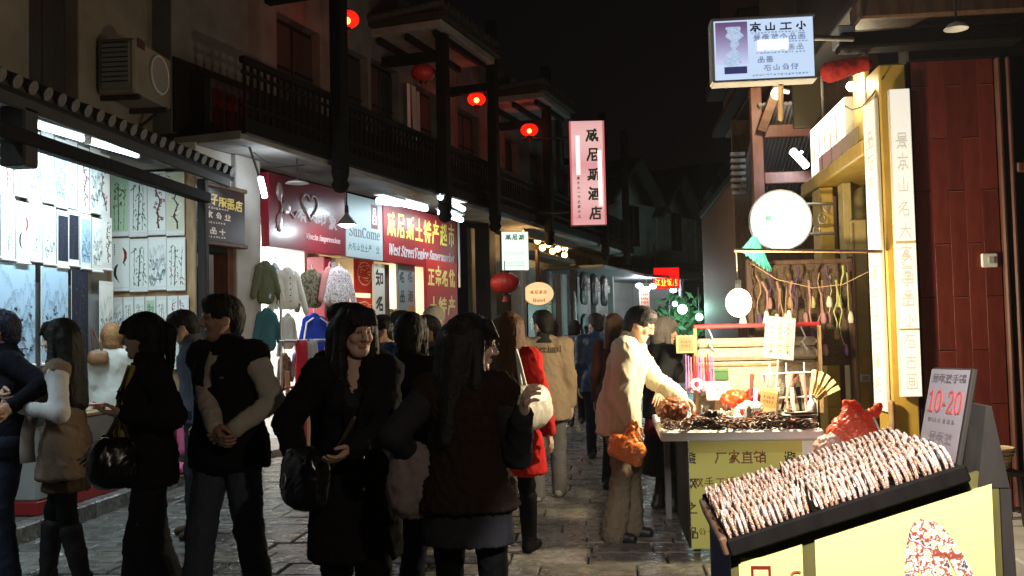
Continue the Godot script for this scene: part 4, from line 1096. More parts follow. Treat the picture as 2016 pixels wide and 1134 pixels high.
func hotel_front() -> void:
	var b := fthing("hotel_entrance", "small hotel entrance with pale posts under a row of bulbs", "building", Vector3(9.5, 0, 0))
	span(b, "back_wall", M.plaster_dim, Vector3(-1.0, 0, -0.7), Vector3(4.5, 3.735, -0.6), 0.01)
	span(b, "post", M.plaster, Vector3(0.0, 0, -0.1), Vector3(0.3, 3.0, 0.15), 0.01)
	rod(b, "pipe_post", M.plaster, Vector3(2.9, 0.9, 0.1), Vector3(2.9, 2.9, 0.1), 0.08)
	span(b, "canopy", M.brown_wood, Vector3(-0.2, 3.2, -0.2), Vector3(3.6, 3.3, 0.35), 0.01)
	span(b, "canopy_edge", M.brown_wood, Vector3(-0.2, 3.55, 0.3), Vector3(3.7, 3.72, 0.4), 0.01)
	var k := 0
	for p in [[1052, 478], [1050, 497], [1072, 486], [1080, 497], [1090, 488], [1098, 499], [1108, 492], [1122, 488], [1121, 501]]:
		var q := fl_(p)
		var l := fthing("canopy_bulb", "round warm bulb under the hotel canopy, %s from the near end" % NTH[k], "bulb", q, "warm bulbs under the hotel canopy")
		ball(l, "glowing_bulb", glow(Color(1.0, 0.82, 0.5), 7.0), 0.075)
		cyl(l, "socket", M.black, 0.03, 0.03, 0.08, Vector3(0, 0.1, 0))
		if k % 3 == 1: omni("canopy_bulb_light", FA * q, Color(1.0, 0.78, 0.48), 0.85, 0.05)
		k += 1
	var im := sheet(130, 180, Color(0.86, 0.93, 0.88))
	words_on(im, "威尼斯", 20, 12, 24, 24, Vector2(33, 0), Color(0.25, 0.34, 0.3), 4)
	scribble(im, Rect2i(16, 90, 98, 20), 1, Color(0.68, 0.78, 0.72), 5)
	scribble(im, Rect2i(16, 140, 98, 26), 2, Color(0.6, 0.7, 0.64), 8)
	var s := thing("hotel_light_box", "white glowing hotel light box on a post, left of the bulbs", "sign", FA * Vector3(7.87, 2.75, 0.6), 20)
	board_sign(s, 0.56, 0.78, 0.14, printed(tex(im), 0.4, 1.25), M.steel)
	area("light_box_light", s.position + Vector3(0.03, 0.39, 0.08), s.position + Vector3(0.4, 0.3, 2), Color(0.93, 1.0, 0.95), 0.35, 0.5, 0.7)
	rod(s, "post", M.plaster, Vector3(0.15, -2.5, -0.07), Vector3(0.15, 0, -0.07), 0.06)
	# the oval glowing sign
	var ov := thing("oval_hotel_sign", "oval cream glowing sign reading Hotel hanging under the bulbs", "sign", FA * Vector3(9.59, 2.34, 0.5), 14)
	var em := glow(Color(1.0, 0.82, 0.6), 1.05, Color(0.85, 0.7, 0.5))
	put(ov, "glowing_oval", lathe_mesh([Vector2(0.0, 0.05), Vector2(0.9, 0.045), Vector2(1.0, 0.02), Vector2(1.0, -0.04), Vector2(0.0, -0.05)], 36), em, Vector3.ZERO, Vector3(90, 0, 0), Vector3(0.335, 1, 0.25))
	put(ov, "rim", ring_mesh(1.0, 0.03, 40, 8), lin(0.6, 0.4, 0.2), Vector3.ZERO, Vector3(90, 0, 0), Vector3(0.335, 0.8, 0.25))
	letters(ov, "Hotel", 0.1, lin(0.6, 0.3, 0.1), Vector3(0, -0.15, 0.052), "Droid Serif", true)
	im = sheet(128, 64, Color(1, 0.86, 0.62))
	words_on(im, "威尼斯店", 6, 12, 22, 34, Vector2(31, 0), Color(0.75, 0.42, 0.2), 4)
	put(ov, "lettering_strip", plate(0.4, 0.15), printed(tex(im), 0.5, 1.0), Vector3(0, 0.03, 0.052))
	rod(ov, "hanger", M.brown_wood, Vector3(0, 0.25, 0), Vector3(0, 0.95, 0), 0.05)
	area("oval_light", ov.position + Vector3(0.03, 0, 0.1), ov.position + Vector3(0.4, 0, 2), Color(1, 0.8, 0.55), 0.2, 0.5, 0.4)
	# black board with gold characters
	im = sheet(140, 200, Color(0.05, 0.045, 0.05))
	var gold := Color(0.92, 0.78, 0.32)
	words_on(im, "馆哭店", 10, 60, 34, 40, Vector2(43, 2), gold, 6)
	words_on(im, "饭", 98, 10, 30, 36, Vector2.ZERO, gold, 5)
	scribble(im, Rect2i(96, 120, 36, 50), 2, Color(0.8, 0.75, 0.6), 3)
	s = fthing("black_gold_board", "black board with gold characters under the oval hotel sign", "sign", Vector3(11.28, 1.08, 0) + Vector3(0, -0.3, 0))
	board_sign(s, 1.9, 1.55, 0.06, printed(tex(im), 0.4), M.black_wood)
	# the tall red and white hotel sign
	im = sheet(160, 480, Color(0.80, 0.42, 0.44))
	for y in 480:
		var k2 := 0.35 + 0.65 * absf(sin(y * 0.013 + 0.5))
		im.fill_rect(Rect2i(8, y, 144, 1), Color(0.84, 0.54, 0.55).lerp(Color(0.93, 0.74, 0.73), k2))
	words_on(im, "威尼斯酒店", 78, 34, 50, 58, Vector2(2, 90), Color(0.13, 0.16, 0.12), 8)
	for j in 12: draw_glyph(im, ["一", "个", "之", "家", "小", "土"][j % 6], 30, 190 + 22 * j, 14, 14, Color(0.3, 0.2, 0.2), 2)
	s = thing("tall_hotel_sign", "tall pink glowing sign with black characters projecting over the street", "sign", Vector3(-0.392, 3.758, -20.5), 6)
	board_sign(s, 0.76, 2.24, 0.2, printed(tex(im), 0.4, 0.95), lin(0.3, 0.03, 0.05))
	for p in [[-0.2, 1.5, 0.84], [0.26, 1.0, 1.2]]: bx(s, "tube_behind_face", glow(Color(1.0, 0.86, 0.84), 1.5), Vector3(0.085, p[2], 0.003), Vector3(p[0], p[1], 0.0045), 0.0)
	area("tall_sign_light", s.position + Vector3(0, 1.1, 0.15), s.position + Vector3(0.0, 0.9, 4), Color(1.0, 0.6, 0.6), 0.5, 0.7, 2.1)
	for y in [0.3, 1.9]: rod(s, "arm", M.black, Vector3(-0.38, y, -0.1), Vector3(-1.4, y, -0.15), 0.03)

func fl_(p: Array) -> Vector3:
	# the bulbs hang in one line under the canopy: from where along it and how low
	return Vector3(9.3 + (p[0] - 1050) * 0.0425, 3.42 - (p[1] - 497) * 0.012, 0.3)

func far_street() -> void:
	# clothes stall and shops before the bend
	var b := fthing("dark_stall", "dark stall hung with black shirts before the bend of the street", "stall", Vector3(13.4, 0, 0))
	span(b, "back_wall", M.plaster_dim, Vector3(0, 0, -0.8), Vector3(5.0, 3.735, -0.7), 0.01)
	for x in [0.4, 2.4, 4.4]: span(b, "post", M.plaster_dim, Vector3(x - 0.08, 0, 0), Vector3(x + 0.08, 3.3, 0.16), 0.01)
	span(b, "awning", M.grey, Vector3(0, 3.1, -0.7), Vector3(5.0, 3.18, 1.0), 0.01)
	for k in 6:
		var im := sheet(64, 64, Color(0.03, 0.03, 0.04)); scribble(im, Rect2i(14, 16, 36, 16), 1, Color(0.55, 0.58, 0.66), 3, 3)
		var o := fthing("hanging_shirt", "black shirt with a pale chest print, %s on the dark stall" % ["upper left", "upper middle", "upper right", "lower left", "lower middle", "lower right"][k], "garment", Vector3(14.0 + 1.05 * (k % 3), 3.0 if k < 3 else 1.9, 0.3), "black shirts on the dark stall")
		put(o, "shirt_cloth", garment(0.25, 0.8, 0.28), M.black)
		put(o, "chest_print", plate(0.3, 0.2), printed(tex(im)), Vector3(0, -0.35, 0.135))
		rod(o, "hanger", M.steel, Vector3(-0.2, 0, 0), Vector3(0.2, 0, 0), 0.012)
	var wc := fthing("white_cloth", "long white cloth hanging from the near post of the dark stall", "cloth", Vector3(13.1, 1.0, 0.3))
	var f := Field.new(Vector3(-0.3, -0.1, -0.15), Vector3(0.3, 1.7, 0.15), 0.02)
	f.cap(Vector3(0, 1.5, 0), Vector3(0.05, 0, 0), 0.03, 0.16, 0.02, Vector3(0, 0, 1), 0.4)
	put(wc, "cloth_fold", field_mesh(f, 0.02, 8.0, Vector3(1, 0.2, 1)), M.white)
	# lit shop past the stall, with a red sign
	var s := gthing("far_shop", "far shop with pale awning and white lamps at the bend", "shop", Vector3(0, 0, 0))
	span(s, "back_wall", M.plaster, Vector3(0, 0, -1.6), Vector3(3.6, 3.3, -1.5), 0.01)
	span(s, "side_wall", M.plaster, Vector3(3.4, 0, -1.49), Vector3(3.6, 3.3, 0), 0.01)
	span(s, "awning", M.grey, Vector3(-0.2, 3.1, -1.49), Vector3(3.7, 3.18, 0.9), 0.01)
	span(s, "counter", M.brown_wood, Vector3(0.2, 0, -0.6), Vector3(2.4, 0.9, -0.1), 0.01)
	span(s, "red_cabinet", M.red, Vector3(0.9, 0.9, -1.45), Vector3(1.7, 1.9, -1.1), 0.01)
	span(s, "post", M.white, Vector3(2.85, 0, 0.55), Vector3(3.0, 3.1, 0.7), 0.01)
	for k in 4:
		var l := gthing("far_white_lamp", "white lamp under the far awning, %s from the left" % NTH[k], "lamp", Vector3(0.45 + 0.42 * k + (0.9 if k == 3 else 0.0), 2.85 - 0.1 * (k % 2), 0.5), "white lamps of the far shop")
		ball(l, "glowing_globe", M.bulb_white, 0.1, Vector3.ZERO, Vector3(1.5, 0.8, 1))
		rod(l, "cord", M.wire, Vector3(0, 0.1, 0), Vector3(0, 0.3, 0), 0.012)
		if k % 2 == 0: omni("far_lamp_light", l.position, Color(0.93, 0.98, 1.0), 1.6, 0.12)
	var im := sheet(200, 160, Color(0.85, 0.06, 0.05))
	words_on(im, "江业饭店", 12, 84, 34, 54, Vector2(46, 0), Color(1.0, 0.75, 0.25), 6)
	var rs := thing("red_restaurant_sign", "small glowing red sign with yellow characters over the far shop", "sign", Vector3(1.788, 2.774, -30.5), 10)
	board_sign(rs, 0.82, 0.66, 0.12, printed(tex(im), 0.4, 1.3), M.red)
	area("red_sign_light", rs.position + Vector3(0, 0.3, 0.1), rs.position + Vector3(0, 0, 3), Color(1, 0.12, 0.08), 0.5, 0.7, 0.5)
	rod(rs, "arm", M.black, Vector3(-0.3, 0.62, -0.06), Vector3(-0.3, 1.4, -0.3), 0.03)
	im = sheet(60, 90, Color(0.75, 0.62, 0.55)); scribble(im, Rect2i(6, 6, 48, 78), 5, Color(0.6, 0.2, 0.15), 4, 3)
	var bn := gthing("small_banner", "small pale banner with red print under the far lamps", "banner", Vector3(1.1, 2.1, 0.3))
	board_sign(bn, 0.6, 0.75, 0.02, printed(tex(im)), M.cream)
	# far houses with white gables turning with the street
	var hs := [[0.2, 3.2, 6.6, "nearest of the far white gabled houses beyond the tall sign"], [3.3, 6.0, 6.4, "middle far gabled house with a dark window"], [6.1, 9.4, 7.2, "farthest gabled house at the bend, under the black sky"]]
	for h in hs:
		var o := gthing("far_gabled_house", h[3], "house", Vector3(h[0], 0, -0.4), "far gabled houses at the bend")
		var w: float = h[1] - h[0]; var t: float = h[2]
		span(o, "wall", M.plaster_dim, Vector3(0, 3.3, -5), Vector3(w, t - 1.0, 0), 0.01)
		var st := SurfaceTool.new(); st.begin(Mesh.PRIMITIVE_TRIANGLES)
		var p := [Vector3(0, t - 0.997, 0), Vector3(w, t - 0.997, 0), Vector3(w / 2, t + 0.3, 0), Vector3(0, t - 0.997, -0.3), Vector3(w, t - 0.997, -0.3), Vector3(w / 2, t + 0.3, -0.3)]
		for q in [[0, 2, 1], [3, 4, 5]]:
			for j in q: st.add_vertex(p[j])
		for q in [[0, 3, 5, 2], [1, 2, 5, 4], [0, 1, 4, 3]]:
			for j in [q[0], q[1], q[2], q[0], q[2], q[3]]: st.add_vertex(p[j])
		st.generate_normals()
		put(o, "gable", st.commit(), M.plaster_dim)
		for sd in [-1.0, 1.0]:
			var e := Vector3(w / 2 + sd * (w / 2 + 0.35), t - 1.2, 0); var c := Vector3(w / 2, t + 0.42, 0)
			for z in [0.3, -2.5]: beam(o, "roof_edge", M.tile, c + Vector3(0, 0, z), e + Vector3(0, 0, z), 0.18, 0.12)
			var rf := bx(o, "roof", M.tile, Vector3((c - e).length(), 0.1, 5.2), (c + e) / 2 + Vector3(0, 0.02, -2.4), 0.01)
			rf.rotation.z = -sd * atan2(c.y - e.y, absf(e.x - c.x))
		var wi := span(o, "window", M.black_wood, Vector3(w * 0.35, 4.2, -0.02), Vector3(w * 0.62, 5.5, 0.03), 0.01)
		bx(wi, "window_bar", M.dark_wood, Vector3(0.06, 1.25, 0.03), Vector3(0, 0, 0.04), 0.004)
		span(o, "eaves_band", M.dark_wood, Vector3(-0.1, 3.5, 0.003), Vector3(w + 0.1, 3.75, 0.3), 0.01)
	# ridge-side wall far behind to close the street
	var en := thing("street_end_wall", "dark greenish wall closing the far end of the street", "wall", Vector3(3.5, 0, -38.0), -8)
	bx(en, "wall", lin(0.06, 0.075, 0.06), Vector3(14, 4.2, 0.3), Vector3(1, 2.1, 0), 0.01)
	span(en, "coping", M.tile, Vector3(-6, 4.2, -0.3), Vector3(8, 4.4, 0.3), 0.01)
	# green-lit globes and leaves
	for g in [[1342, 611, 0.13, Color(0.75, 1.0, 0.9), 3.0], [1374, 627, 0.1, Color(0.8, 0.85, 1.0), 1.2], [1328, 600, 0.07, Color(0.75, 1.0, 0.9), 0.0], [1316, 650, 0.085, Color(0.85, 0.9, 1.0), 0.8]]:
		var q: Vector3 = glob(g[0], g[1])
		var o := thing("street_globe_lamp", "white globe lamp far down the street, %s" % {1342: "largest, green lit", 1374: "bluish one on the right", 1328: "upper one beside the largest", 1316: "lowest one by the dark coat"}[g[0]], "lamp", q, 0.0, "far globe lamps")
		ball(o, "glowing_globe", glow(g[3], 8.0), g[2])
		rod(o, "cord", M.wire, Vector3(0, g[2], 0), Vector3(0, g[2] + 0.7, 0), 0.015)
		if g[4] > 0: omni("globe_light", q, g[3], g[4], 0.1)
	var pl := thing("leafy_plant", "green leafy plant lit by the far globe lamps", "plant", Vector3(2.0, 0.0, -27.5))
	cyl(pl, "pot", M.brown_wood, 0.25, 0.35, 0.5, Vector3(0, 0.25, 0))
	rod(pl, "stem", M.brown_wood, Vector3(0, 0.5, 0), Vector3(0, 1.6, 0), 0.05)
	var st2 := SurfaceTool.new(); st2.begin(Mesh.PRIMITIVE_TRIANGLES)
	for k in 420:
		var d := Vector3(rng.randfn(), rng.randfn(), rng.randfn()).normalized() * (0.3 + 0.75 * rng.randf())
		var c := Vector3(d.x * 0.9, 1.75 + d.y * 0.75, d.z * 0.6)
		var x := Vector3(rng.randfn(), rng.randfn(), rng.randfn()).normalized() * 0.16
		var y := x.cross(Vector3(rng.randfn(), rng.randfn(), 1)).normalized() * 0.06
		for v in [c - x, c + y, c + x, c - x, c + x, c - y]: st2.add_vertex(v)
	st2.generate_normals()
	put(pl, "foliage", st2.commit(), lin(0.04, 0.12, 0.04, 0.6)).set_meta("kind", "stuff")

func glob(x: float, y: float) -> Vector3:
	# the lamps hang over the street near the bend
	return Vector3((x - 1202) * 0.01368, 1.52 + (648 - y) * 0.01368, -26.0)

# ------------------------------------------------------------------ right hand shop
func extrude(pts: Array, z0: float, z1: float) -> Mesh:
	var st := SurfaceTool.new(); st.begin(Mesh.PRIMITIVE_TRIANGLES); st.set_smooth_group(-1)
	var n := pts.size(); var c := Vector2.ZERO
	for p in pts: c += p / n
	for i in n:
		var a: Vector2 = pts[i]; var b: Vector2 = pts[(i + 1) % n]
		for t in [[Vector3(c.x, c.y, z1), Vector3(a.x, a.y, z1), Vector3(b.x, b.y, z1)], [Vector3(c.x, c.y, z0), Vector3(a.x, a.y, z0), Vector3(b.x, b.y, z0)],
				[Vector3(a.x, a.y, z0), Vector3(b.x, b.y, z0), Vector3(b.x, b.y, z1)], [Vector3(a.x, a.y, z0), Vector3(b.x, b.y, z1), Vector3(a.x, a.y, z1)]]:
			var mid := Vector3(c.x, c.y, (z0 + z1) / 2)
			var p0: Vector3 = t[0] - mid; var p1: Vector3 = t[1] - mid; var p2: Vector3 = t[2] - mid
			if (p1 - p0).cross(p2 - p0).dot(p0 + p1 + p2) > 0.0:
				var s := p1; p1 = p2; p2 = s
			for p in [p0, p1, p2]: st.add_vertex(p + mid)
	st.generate_normals()
	return st.commit()

func right_shop() -> void:
	var w := thing("plank_wall", "dark red brown plank wall facing the camera at the right edge", "wall", Vector3(2.32, 0, -7.5))
	sp(w, "backing", M.black_wood, Vector3(2.30, 0.11, -7.75), Vector3(3.6, 3.75, -7.54), 0.004)
	for c in 5:
		var x := 2.325 + 0.118 * c
		var y := 0.112 - 0.4 * (c % 2)
		while y < 3.5:
			var lo := maxf(y, 0.112); var hi := minf(y + 0.795, 3.5)
			var p := sp(w, "plank", M.plank[rng.randi() % 4], Vector3(x, lo, -7.54), Vector3(x + 0.117, hi, -7.515 + 0.0003 * rng.randf()), 0.001)
			if hi < 3.45 and rng.randf() < 0.7: bx(p, "plank_end", M.plank_end, Vector3(0.1, 0.005, 0.004), Vector3(0, (hi - lo) / 2 - 0.006, 0.0135), 0.0)
			y += 0.8
	for k in 2: sp(w, "moulding", M.red_wood, Vector3(2.925 + 0.07 * k, 0.112, -7.54), Vector3(2.96 + 0.07 * k, 3.5, -7.47), 0.012)
	sp(w, "side_door", M.black_wood, Vector3(3.04, 0.112, -7.54), Vector3(3.6, 2.62, -7.5), 0.01)
	sp(w, "door_head", M.red_wood, Vector3(3.04, 2.623, -7.54), Vector3(3.6, 2.7, -7.46), 0.01)
	sp(w, "upper_panel", M.black_wood, Vector3(2.3, 3.503, -7.54), Vector3(3.6, 3.75, -7.49), 0.01)
	sp(w, "lintel_beam", M.brown_wood, Vector3(1.88, 3.76, -7.5), Vector3(3.6, 3.92, -7.2), 0.015)
	sp(w, "ceiling", M.dark_wood, Vector3(1.88, 3.925, -9.5), Vector3(3.6, 4.0, -6.4), 0.01)
	sp(w, "hanging_beam", M.black_wood, Vector3(1.75, 3.56, -7.45), Vector3(3.05, 3.68, -7.25), 0.015)
	sp(w, "bracket", M.plaster_dim, Vector3(1.74, 3.6, -7.5), Vector3(1.87, 3.75, -7.3), 0.01)
	var d := thing("dish_shade_lamp", "flat unlit dish lamp under the beam at the upper right", "lamp", Vector3(2.50, 3.60, -7.05))
	put(d, "dish", lathe_mesh([Vector2(0.01, 0.05), Vector2(0.06, 0.03), Vector2(0.085, 0.0), Vector2(0.08, -0.004), Vector2(0.01, 0.03)], 24), M.white)
	rod(d, "rod", M.wire, Vector3(0, 0.04, 0), Vector3(0, 0.33, 0), 0.008)
	var sw := thing("switch_box", "small white switch box on the plank wall", "switch", Vector3(2.825, 1.925, -7.505))
	bx(sw, "casing", M.white, Vector3(0.115, 0.105, 0.03), Vector3(0, 0.05, 0), 0.008)
	bx(sw, "rocker", M.plaster, Vector3(0.04, 0.05, 0.008), Vector3(0.01, 0.05, 0.018), 0.002)
	# corner post with two boards of characters
	var p := thing("corner_post", "yellow corner post of the shop carrying two white character boards", "post", Vector3(2.18, 0, -7.72))
	sp(p, "shaft", M.yellow, Vector3(2.09, 0.0, -7.9), Vector3(2.29, 3.5, -7.535), 0.012)
	sp(p, "foot", M.yellow_pale, Vector3(2.07, 0.0, -7.92), Vector3(2.297, 0.14, -7.53), 0.012)
	sp(p, "bamboo_pipe", M.tan_wood, Vector3(2.05, 0.15, -7.52), Vector3(2.10, 0.95, -7.47), 0.02)
	var im := sheet(64, 640, Color(0.93, 0.91, 0.86))
	words_on(im, "景京山名大家画品", 14, 90, 36, 34, Vector2(0, 47), Color(0.74, 0.71, 0.66), 3)
	words_on(im, "之子工小石古画", 14, 340, 36, 32, Vector2(0, 42), Color(0.74, 0.71, 0.66), 3)
	im.fill_rect(Rect2i(0, 318, 64, 6), Color(0.7, 0.6, 0.4)); im.fill_rect(Rect2i(0, 500, 64, 4), Color(0.6, 0.5, 0.35))
	var b := thing("couplet_light_box", "tall glowing white board with a column of characters facing the camera on the corner post", "sign", Vector3(2.215, 0.97, -7.46))
	board_sign(b, 0.155, 2.32, 0.05, printed(tex(im), 0.35, 0.75), M.cream)
	im = sheet(64, 640, Color(0.93, 0.92, 0.87))
	for k in 12: draw_glyph(im, ["品", "石", "家", "名"][k % 4], 12, 60 + 46 * k, 38, 34, Color(0.74, 0.71, 0.64), 4)
	b = thing("couplet_light_box", "tall worn glowing white board facing the street on the corner post", "sign", Vector3(2.055, 0.85, -7.72), -90)
	board_sign(b, 0.34, 2.4, 0.03, printed(tex(im), 0.35, 0.6), M.cream)
	# yellow shop front
	var s := thing("yellow_shop", "yellow fronted shop with a deep lintel and folded doors behind the stall", "shop", Vector3(2.3, 0, -9.2))
	sp(s, "floor", M.plaster_dim, Vector3(2.1, -0.03, -10.6), Vector3(5.0, 0.13, -7.95), 0.01)
	var col := sp(s, "column", M.yellow, Vector3(2.06, 0.0, -9.95), Vector3(2.19, 2.86, -9.6), 0.008)
	for k in 3: bx(col, "seam", M.brown_wood, Vector3(0.131, 0.004, 0.004), Vector3(0, -0.7 + 0.62 * k, 0.1735), 0.0)
	sp(s, "lintel", M.yellow, Vector3(2.04, 2.87, -10.4), Vector3(2.5, 3.0, -7.93), 0.012)
	sp(s, "door_frame", M.yellow_pale, Vector3(2.22, 0.13, -9.55), Vector3(2.30, 2.865, -9.35), 0.008)
	for k in 2:
		var dr := sp(s, "folded_door", M.yellow_pale, Vector3(2.26 + 0.16 * k, 0.14, -9.34), Vector3(2.41 + 0.16 * k, 2.5, -9.29), 0.008)
		bx(dr, "door_stile", M.tan_wood, Vector3(0.02, 2.3, 0.012), Vector3(-0.05, 0, 0.0315), 0.004)
		bx(dr, "door_panel", M.yellow, Vector3(0.07, 0.9, 0.012), Vector3(0.01, -0.5, 0.0315), 0.004)
	var sk := bx(s, "socket", M.white, Vector3(0.09, 0.07, 0.02), Vector3(2.34, 1.02, -9.27) - s.position, 0.006)
	bx(sk, "socket_face", M.plaster, Vector3(0.05, 0.04, 0.006), Vector3(0, 0, 0.013), 0.002)
	sp(s, "back_wall", M.yellow_pale, Vector3(2.5, 0.13, -10.6), Vector3(5.0, 3.6, -10.5), 0.01)
	sp(s, "ceiling", M.plaster_dim, Vector3(2.51, 3.0, -10.5), Vector3(5.0, 3.06, -7.95), 0.01)
	sp(s, "inner_shutter", M.yellow, Vector3(2.58, 1.9, -9.2), Vector3(3.4, 2.6, -9.15), 0.01)
	var shf := sp(s, "shelf_unit", M.white, Vector3(2.46, 0.14, -8.72), Vector3(2.50, 1.95, -8.66), 0.006)
	for k in 5: bx(shf, "shelf", M.dark_wood, Vector3(0.30, 0.02, 0.25), Vector3(0.2, -0.75 + 0.33 * k, -0.05), 0.004)
	bx(shf, "shelf_back", M.black_wood, Vector3(0.32, 1.75, 0.02), Vector3(0.2, 0, -0.19), 0.004)
	bx(shf, "shelf_head", M.white, Vector3(0.34, 0.05, 0.06), Vector3(0.19, 0.87, 0.01), 0.004)
	for k in 10:
		var g := thing("shelf_ornament", "small %s ornament on the narrow shelf inside the yellow shop, %s from the bottom" % [["dark red", "green", "brown"][k % 3], NTH[k]], "ornament", Vector3(2.62 + 0.09 * (k % 2), 0.303 + 0.33 * (k / 2), -8.63), 0.0, "ornaments on the narrow shelf")
		put(g, "body", lathe_mesh([Vector2(0.0, 0), Vector2(0.03, 0.0), Vector2(0.04, 0.06), Vector2(0.018, 0.12), Vector2(0.028, 0.16), Vector2(0.0, 0.17)], 12), [M.red, M.green, M.brown_wood][k % 3])
		ball(g, "knob", M.brass, 0.012, Vector3(0, 0.175, 0))
	im = sheet(128, 64, Color(0.97, 0.97, 0.9))
	for k in 16:
		var x := 6 + 7 * k; var y := 22 + int(10 * sin(k * 1.3))
		im.fill_rect(Rect2i(x, y, 4, 30), [Color(0.75, 0.8, 0.7), Color(0.55, 0.4, 0.25), Color(0.5, 0.75, 0.6)][k % 3])
		im.fill_rect(Rect2i(x + 1, y - 5, 2, 5), Color(0.35, 0.25, 0.2))
	var lb := thing("bottle_light_box", "bright light box with pictured bottles above the yellow lintel", "sign", Vector3(2.16, 3.08, -9.65), -90)
	board_sign(lb, 1.5, 0.5, 0.1, printed(tex(im), 0.3, 2.2), M.cream)
	area("light_box_light", Vector3(2.1, 3.3, -9.65), Vector3(0, 3.1, -9.6), Color(1.0, 0.97, 0.86), 0.9, 1.4, 0.45)
	var gb := thing("glass_balustrade", "slanting yellowish glass panel on the yellow lintel", "panel", Vector3(2.08, 3.0, -8.9), -90)
	bx(gb, "glass_pane", mat(Color(0.55, 0.55, 0.35), 0.15), Vector3(1.5, 0.16, 0.012), Vector3(0, 0.08, 0), 0.004)
	for k in 4: bx(gb, "glazing_bar", M.grey, Vector3(0.012, 0.16, 0.016), Vector3(-0.6 + 0.4 * k, 0.08, 0.003), 0.002)
	sp(s, "upper_board", M.yellow_pale, Vector3(2.12, 3.05, -8.45), Vector3(2.16, 3.66, -8.05), 0.01)
	sp(s, "upper_wall", M.brown_wood, Vector3(2.3, 3.07, -10.6), Vector3(2.4, 4.3, -8.6), 0.01)
	sp(s, "olive_panel", lin(0.13, 0.10, 0.055), Vector3(2.0, 3.62, -10.5), Vector3(2.29, 4.3, -10.42), 0.01)
	var wb := thing("wall_bulb", "bright bare bulb in front of the pale upper board", "lamp", Vector3(2.05, 3.50, -8.2))
	ball(wb, "glowing_bulb", M.bulb, 0.042)
	cyl(wb, "socket", M.black, 0.018, 0.018, 0.05, Vector3(0, 0.06, 0))
	omni("wall_bulb_light", Vector3(2.05, 3.50, -8.2), Color(1, 0.92, 0.75), 0.55, 0.04)
	tube(self, "sagging_wire", M.wire, [Vector3(2.02, 3.36, -8.3), Vector3(2.03, 3.28, -8.1), Vector3(2.05, 3.26, -7.9), Vector3(2.08, 3.3, -7.7), Vector3(2.12, 3.4, -7.5)], 0.006)
	label_last("sagging_wire", "thin dark wire sagging between the pale upper board and the corner post", "wire")
	# red cloth under the beam
	var f := Field.new(Vector3(-0.3, -0.2, -0.15), Vector3(0.3, 0.2, 0.15), 0.014)
	f.cap(Vector3(-0.13, -0.02, 0), Vector3(0.12, 0.03, 0), 0.075, 0.05, 0.03)
	var rc := MeshInstance3D.new(); rc.mesh = field_mesh(f, 0.012, 9.0); rc.material_override = lin(0.4, 0.02, 0.012); rc.position = Vector3(1.86, 3.47, -7.5)
	top(rc, "red_cloth_bundle", "red cloth bundle tied under the beam at the upper right", "cloth")
	# timber frame of the next house
	var t := thing("timber_house", "reddish timber house front under a corrugated roof beyond the yellow shop", "house", Vector3(2.5, 0, -13))
	sp(t, "post", M.red_wood, Vector3(1.93, 0, -13.1), Vector3(2.08, 4.7, -12.95), 0.012)
	sp(t, "post", M.red_wood, Vector3(2.85, 0, -13.1), Vector3(3.0, 4.7, -12.95), 0.012)
	sp(t, "cross_beam", M.red_wood, Vector3(2.083, 4.02, -13.08), Vector3(2.847, 4.19, -12.97), 0.012)
	sp(t, "cross_beam", M.red_wood, Vector3(2.083, 3.40, -13.08), Vector3(2.847, 3.56, -12.97), 0.012)
	beam(t, "rafter", M.brown_wood, Vector3(2.05, 4.1, -12.9) - t.position, Vector3(2.42, 5.1, -12.6) - t.position, 0.1, 0.12)
	for k in 16: cyl(t, "roof_sheet_rib", M.grey, 0.03, 0.03, 2.4, Vector3(2.05 + 0.055 * k, 4.0, -14.0) - t.position, Vector3(68, 0, 0), 8)
	sp(t, "back_wall", M.brown_wood, Vector3(1.95, 0, -15.2), Vector3(4.0, 5.0, -15.1), 0.01)
	for k in 7: sp(t, "louvre", M.plaster_dim, Vector3(1.72, 3.35 + 0.09 * k, -13.6), Vector3(1.92, 3.40 + 0.09 * k, -13.5), 0.004)
	var u := thing("dark_upper_storey", "dark timber upper storey with stepped eaves against the night sky on the right", "house", Vector3(2.6, 4.4, -14))
	sp(u, "wall", M.dark_wood, Vector3(2.0, 4.72, -16.5), Vector3(4.5, 9.0, -12.5), 0.02)
	sp(u, "eaves", M.black_wood, Vector3(1.72, 5.35, -16.5), Vector3(1.997, 5.6, -12.4), 0.02)
	sp(u, "eaves", M.black_wood, Vector3(1.80, 4.73, -16.5), Vector3(1.997, 4.85, -12.4), 0.02)
	sp(u, "balcony_post", M.brown_wood, Vector3(1.82, 4.86, -13.0), Vector3(1.9, 5.34, -12.9), 0.01)
	sp(u, "near_wall", M.black_wood, Vector3(2.45, 4.35, -12.3), Vector3(4.5, 9.0, -7.6), 0.02)
	var rw := thing("right_row_wall", "dim brown shop wall running on along the right of the street", "wall", Vector3(2.3, 0, -19))
	sp(rw, "wall", M.brown_wood, Vector3(2.3, 0, -24.0), Vector3(2.6, 4.2, -15.3), 0.01)
	sp(rw, "coping", M.black_wood, Vector3(2.25, 4.21, -24.0), Vector3(2.7, 4.35, -15.3), 0.01)
	var tl := thing("slanting_tube_lamp", "short bright tube slanting under the corrugated roof", "lamp", Vector3(2.48, 3.66, -12.6))
	rod(tl, "glowing_tube", M.bulb_white, Vector3(-0.11, 0.08, 0.1), Vector3(0.09, -0.08, -0.1), 0.05)
	bx(tl, "holder", M.white, Vector3(0.03, 0.03, 0.25), Vector3(0.0, 0.065, 0), 0.004)
	omni("tube_light", Vector3(2.45, 3.6, -12.45), Color(0.9, 0.95, 1.0), 0.8, 0.05)
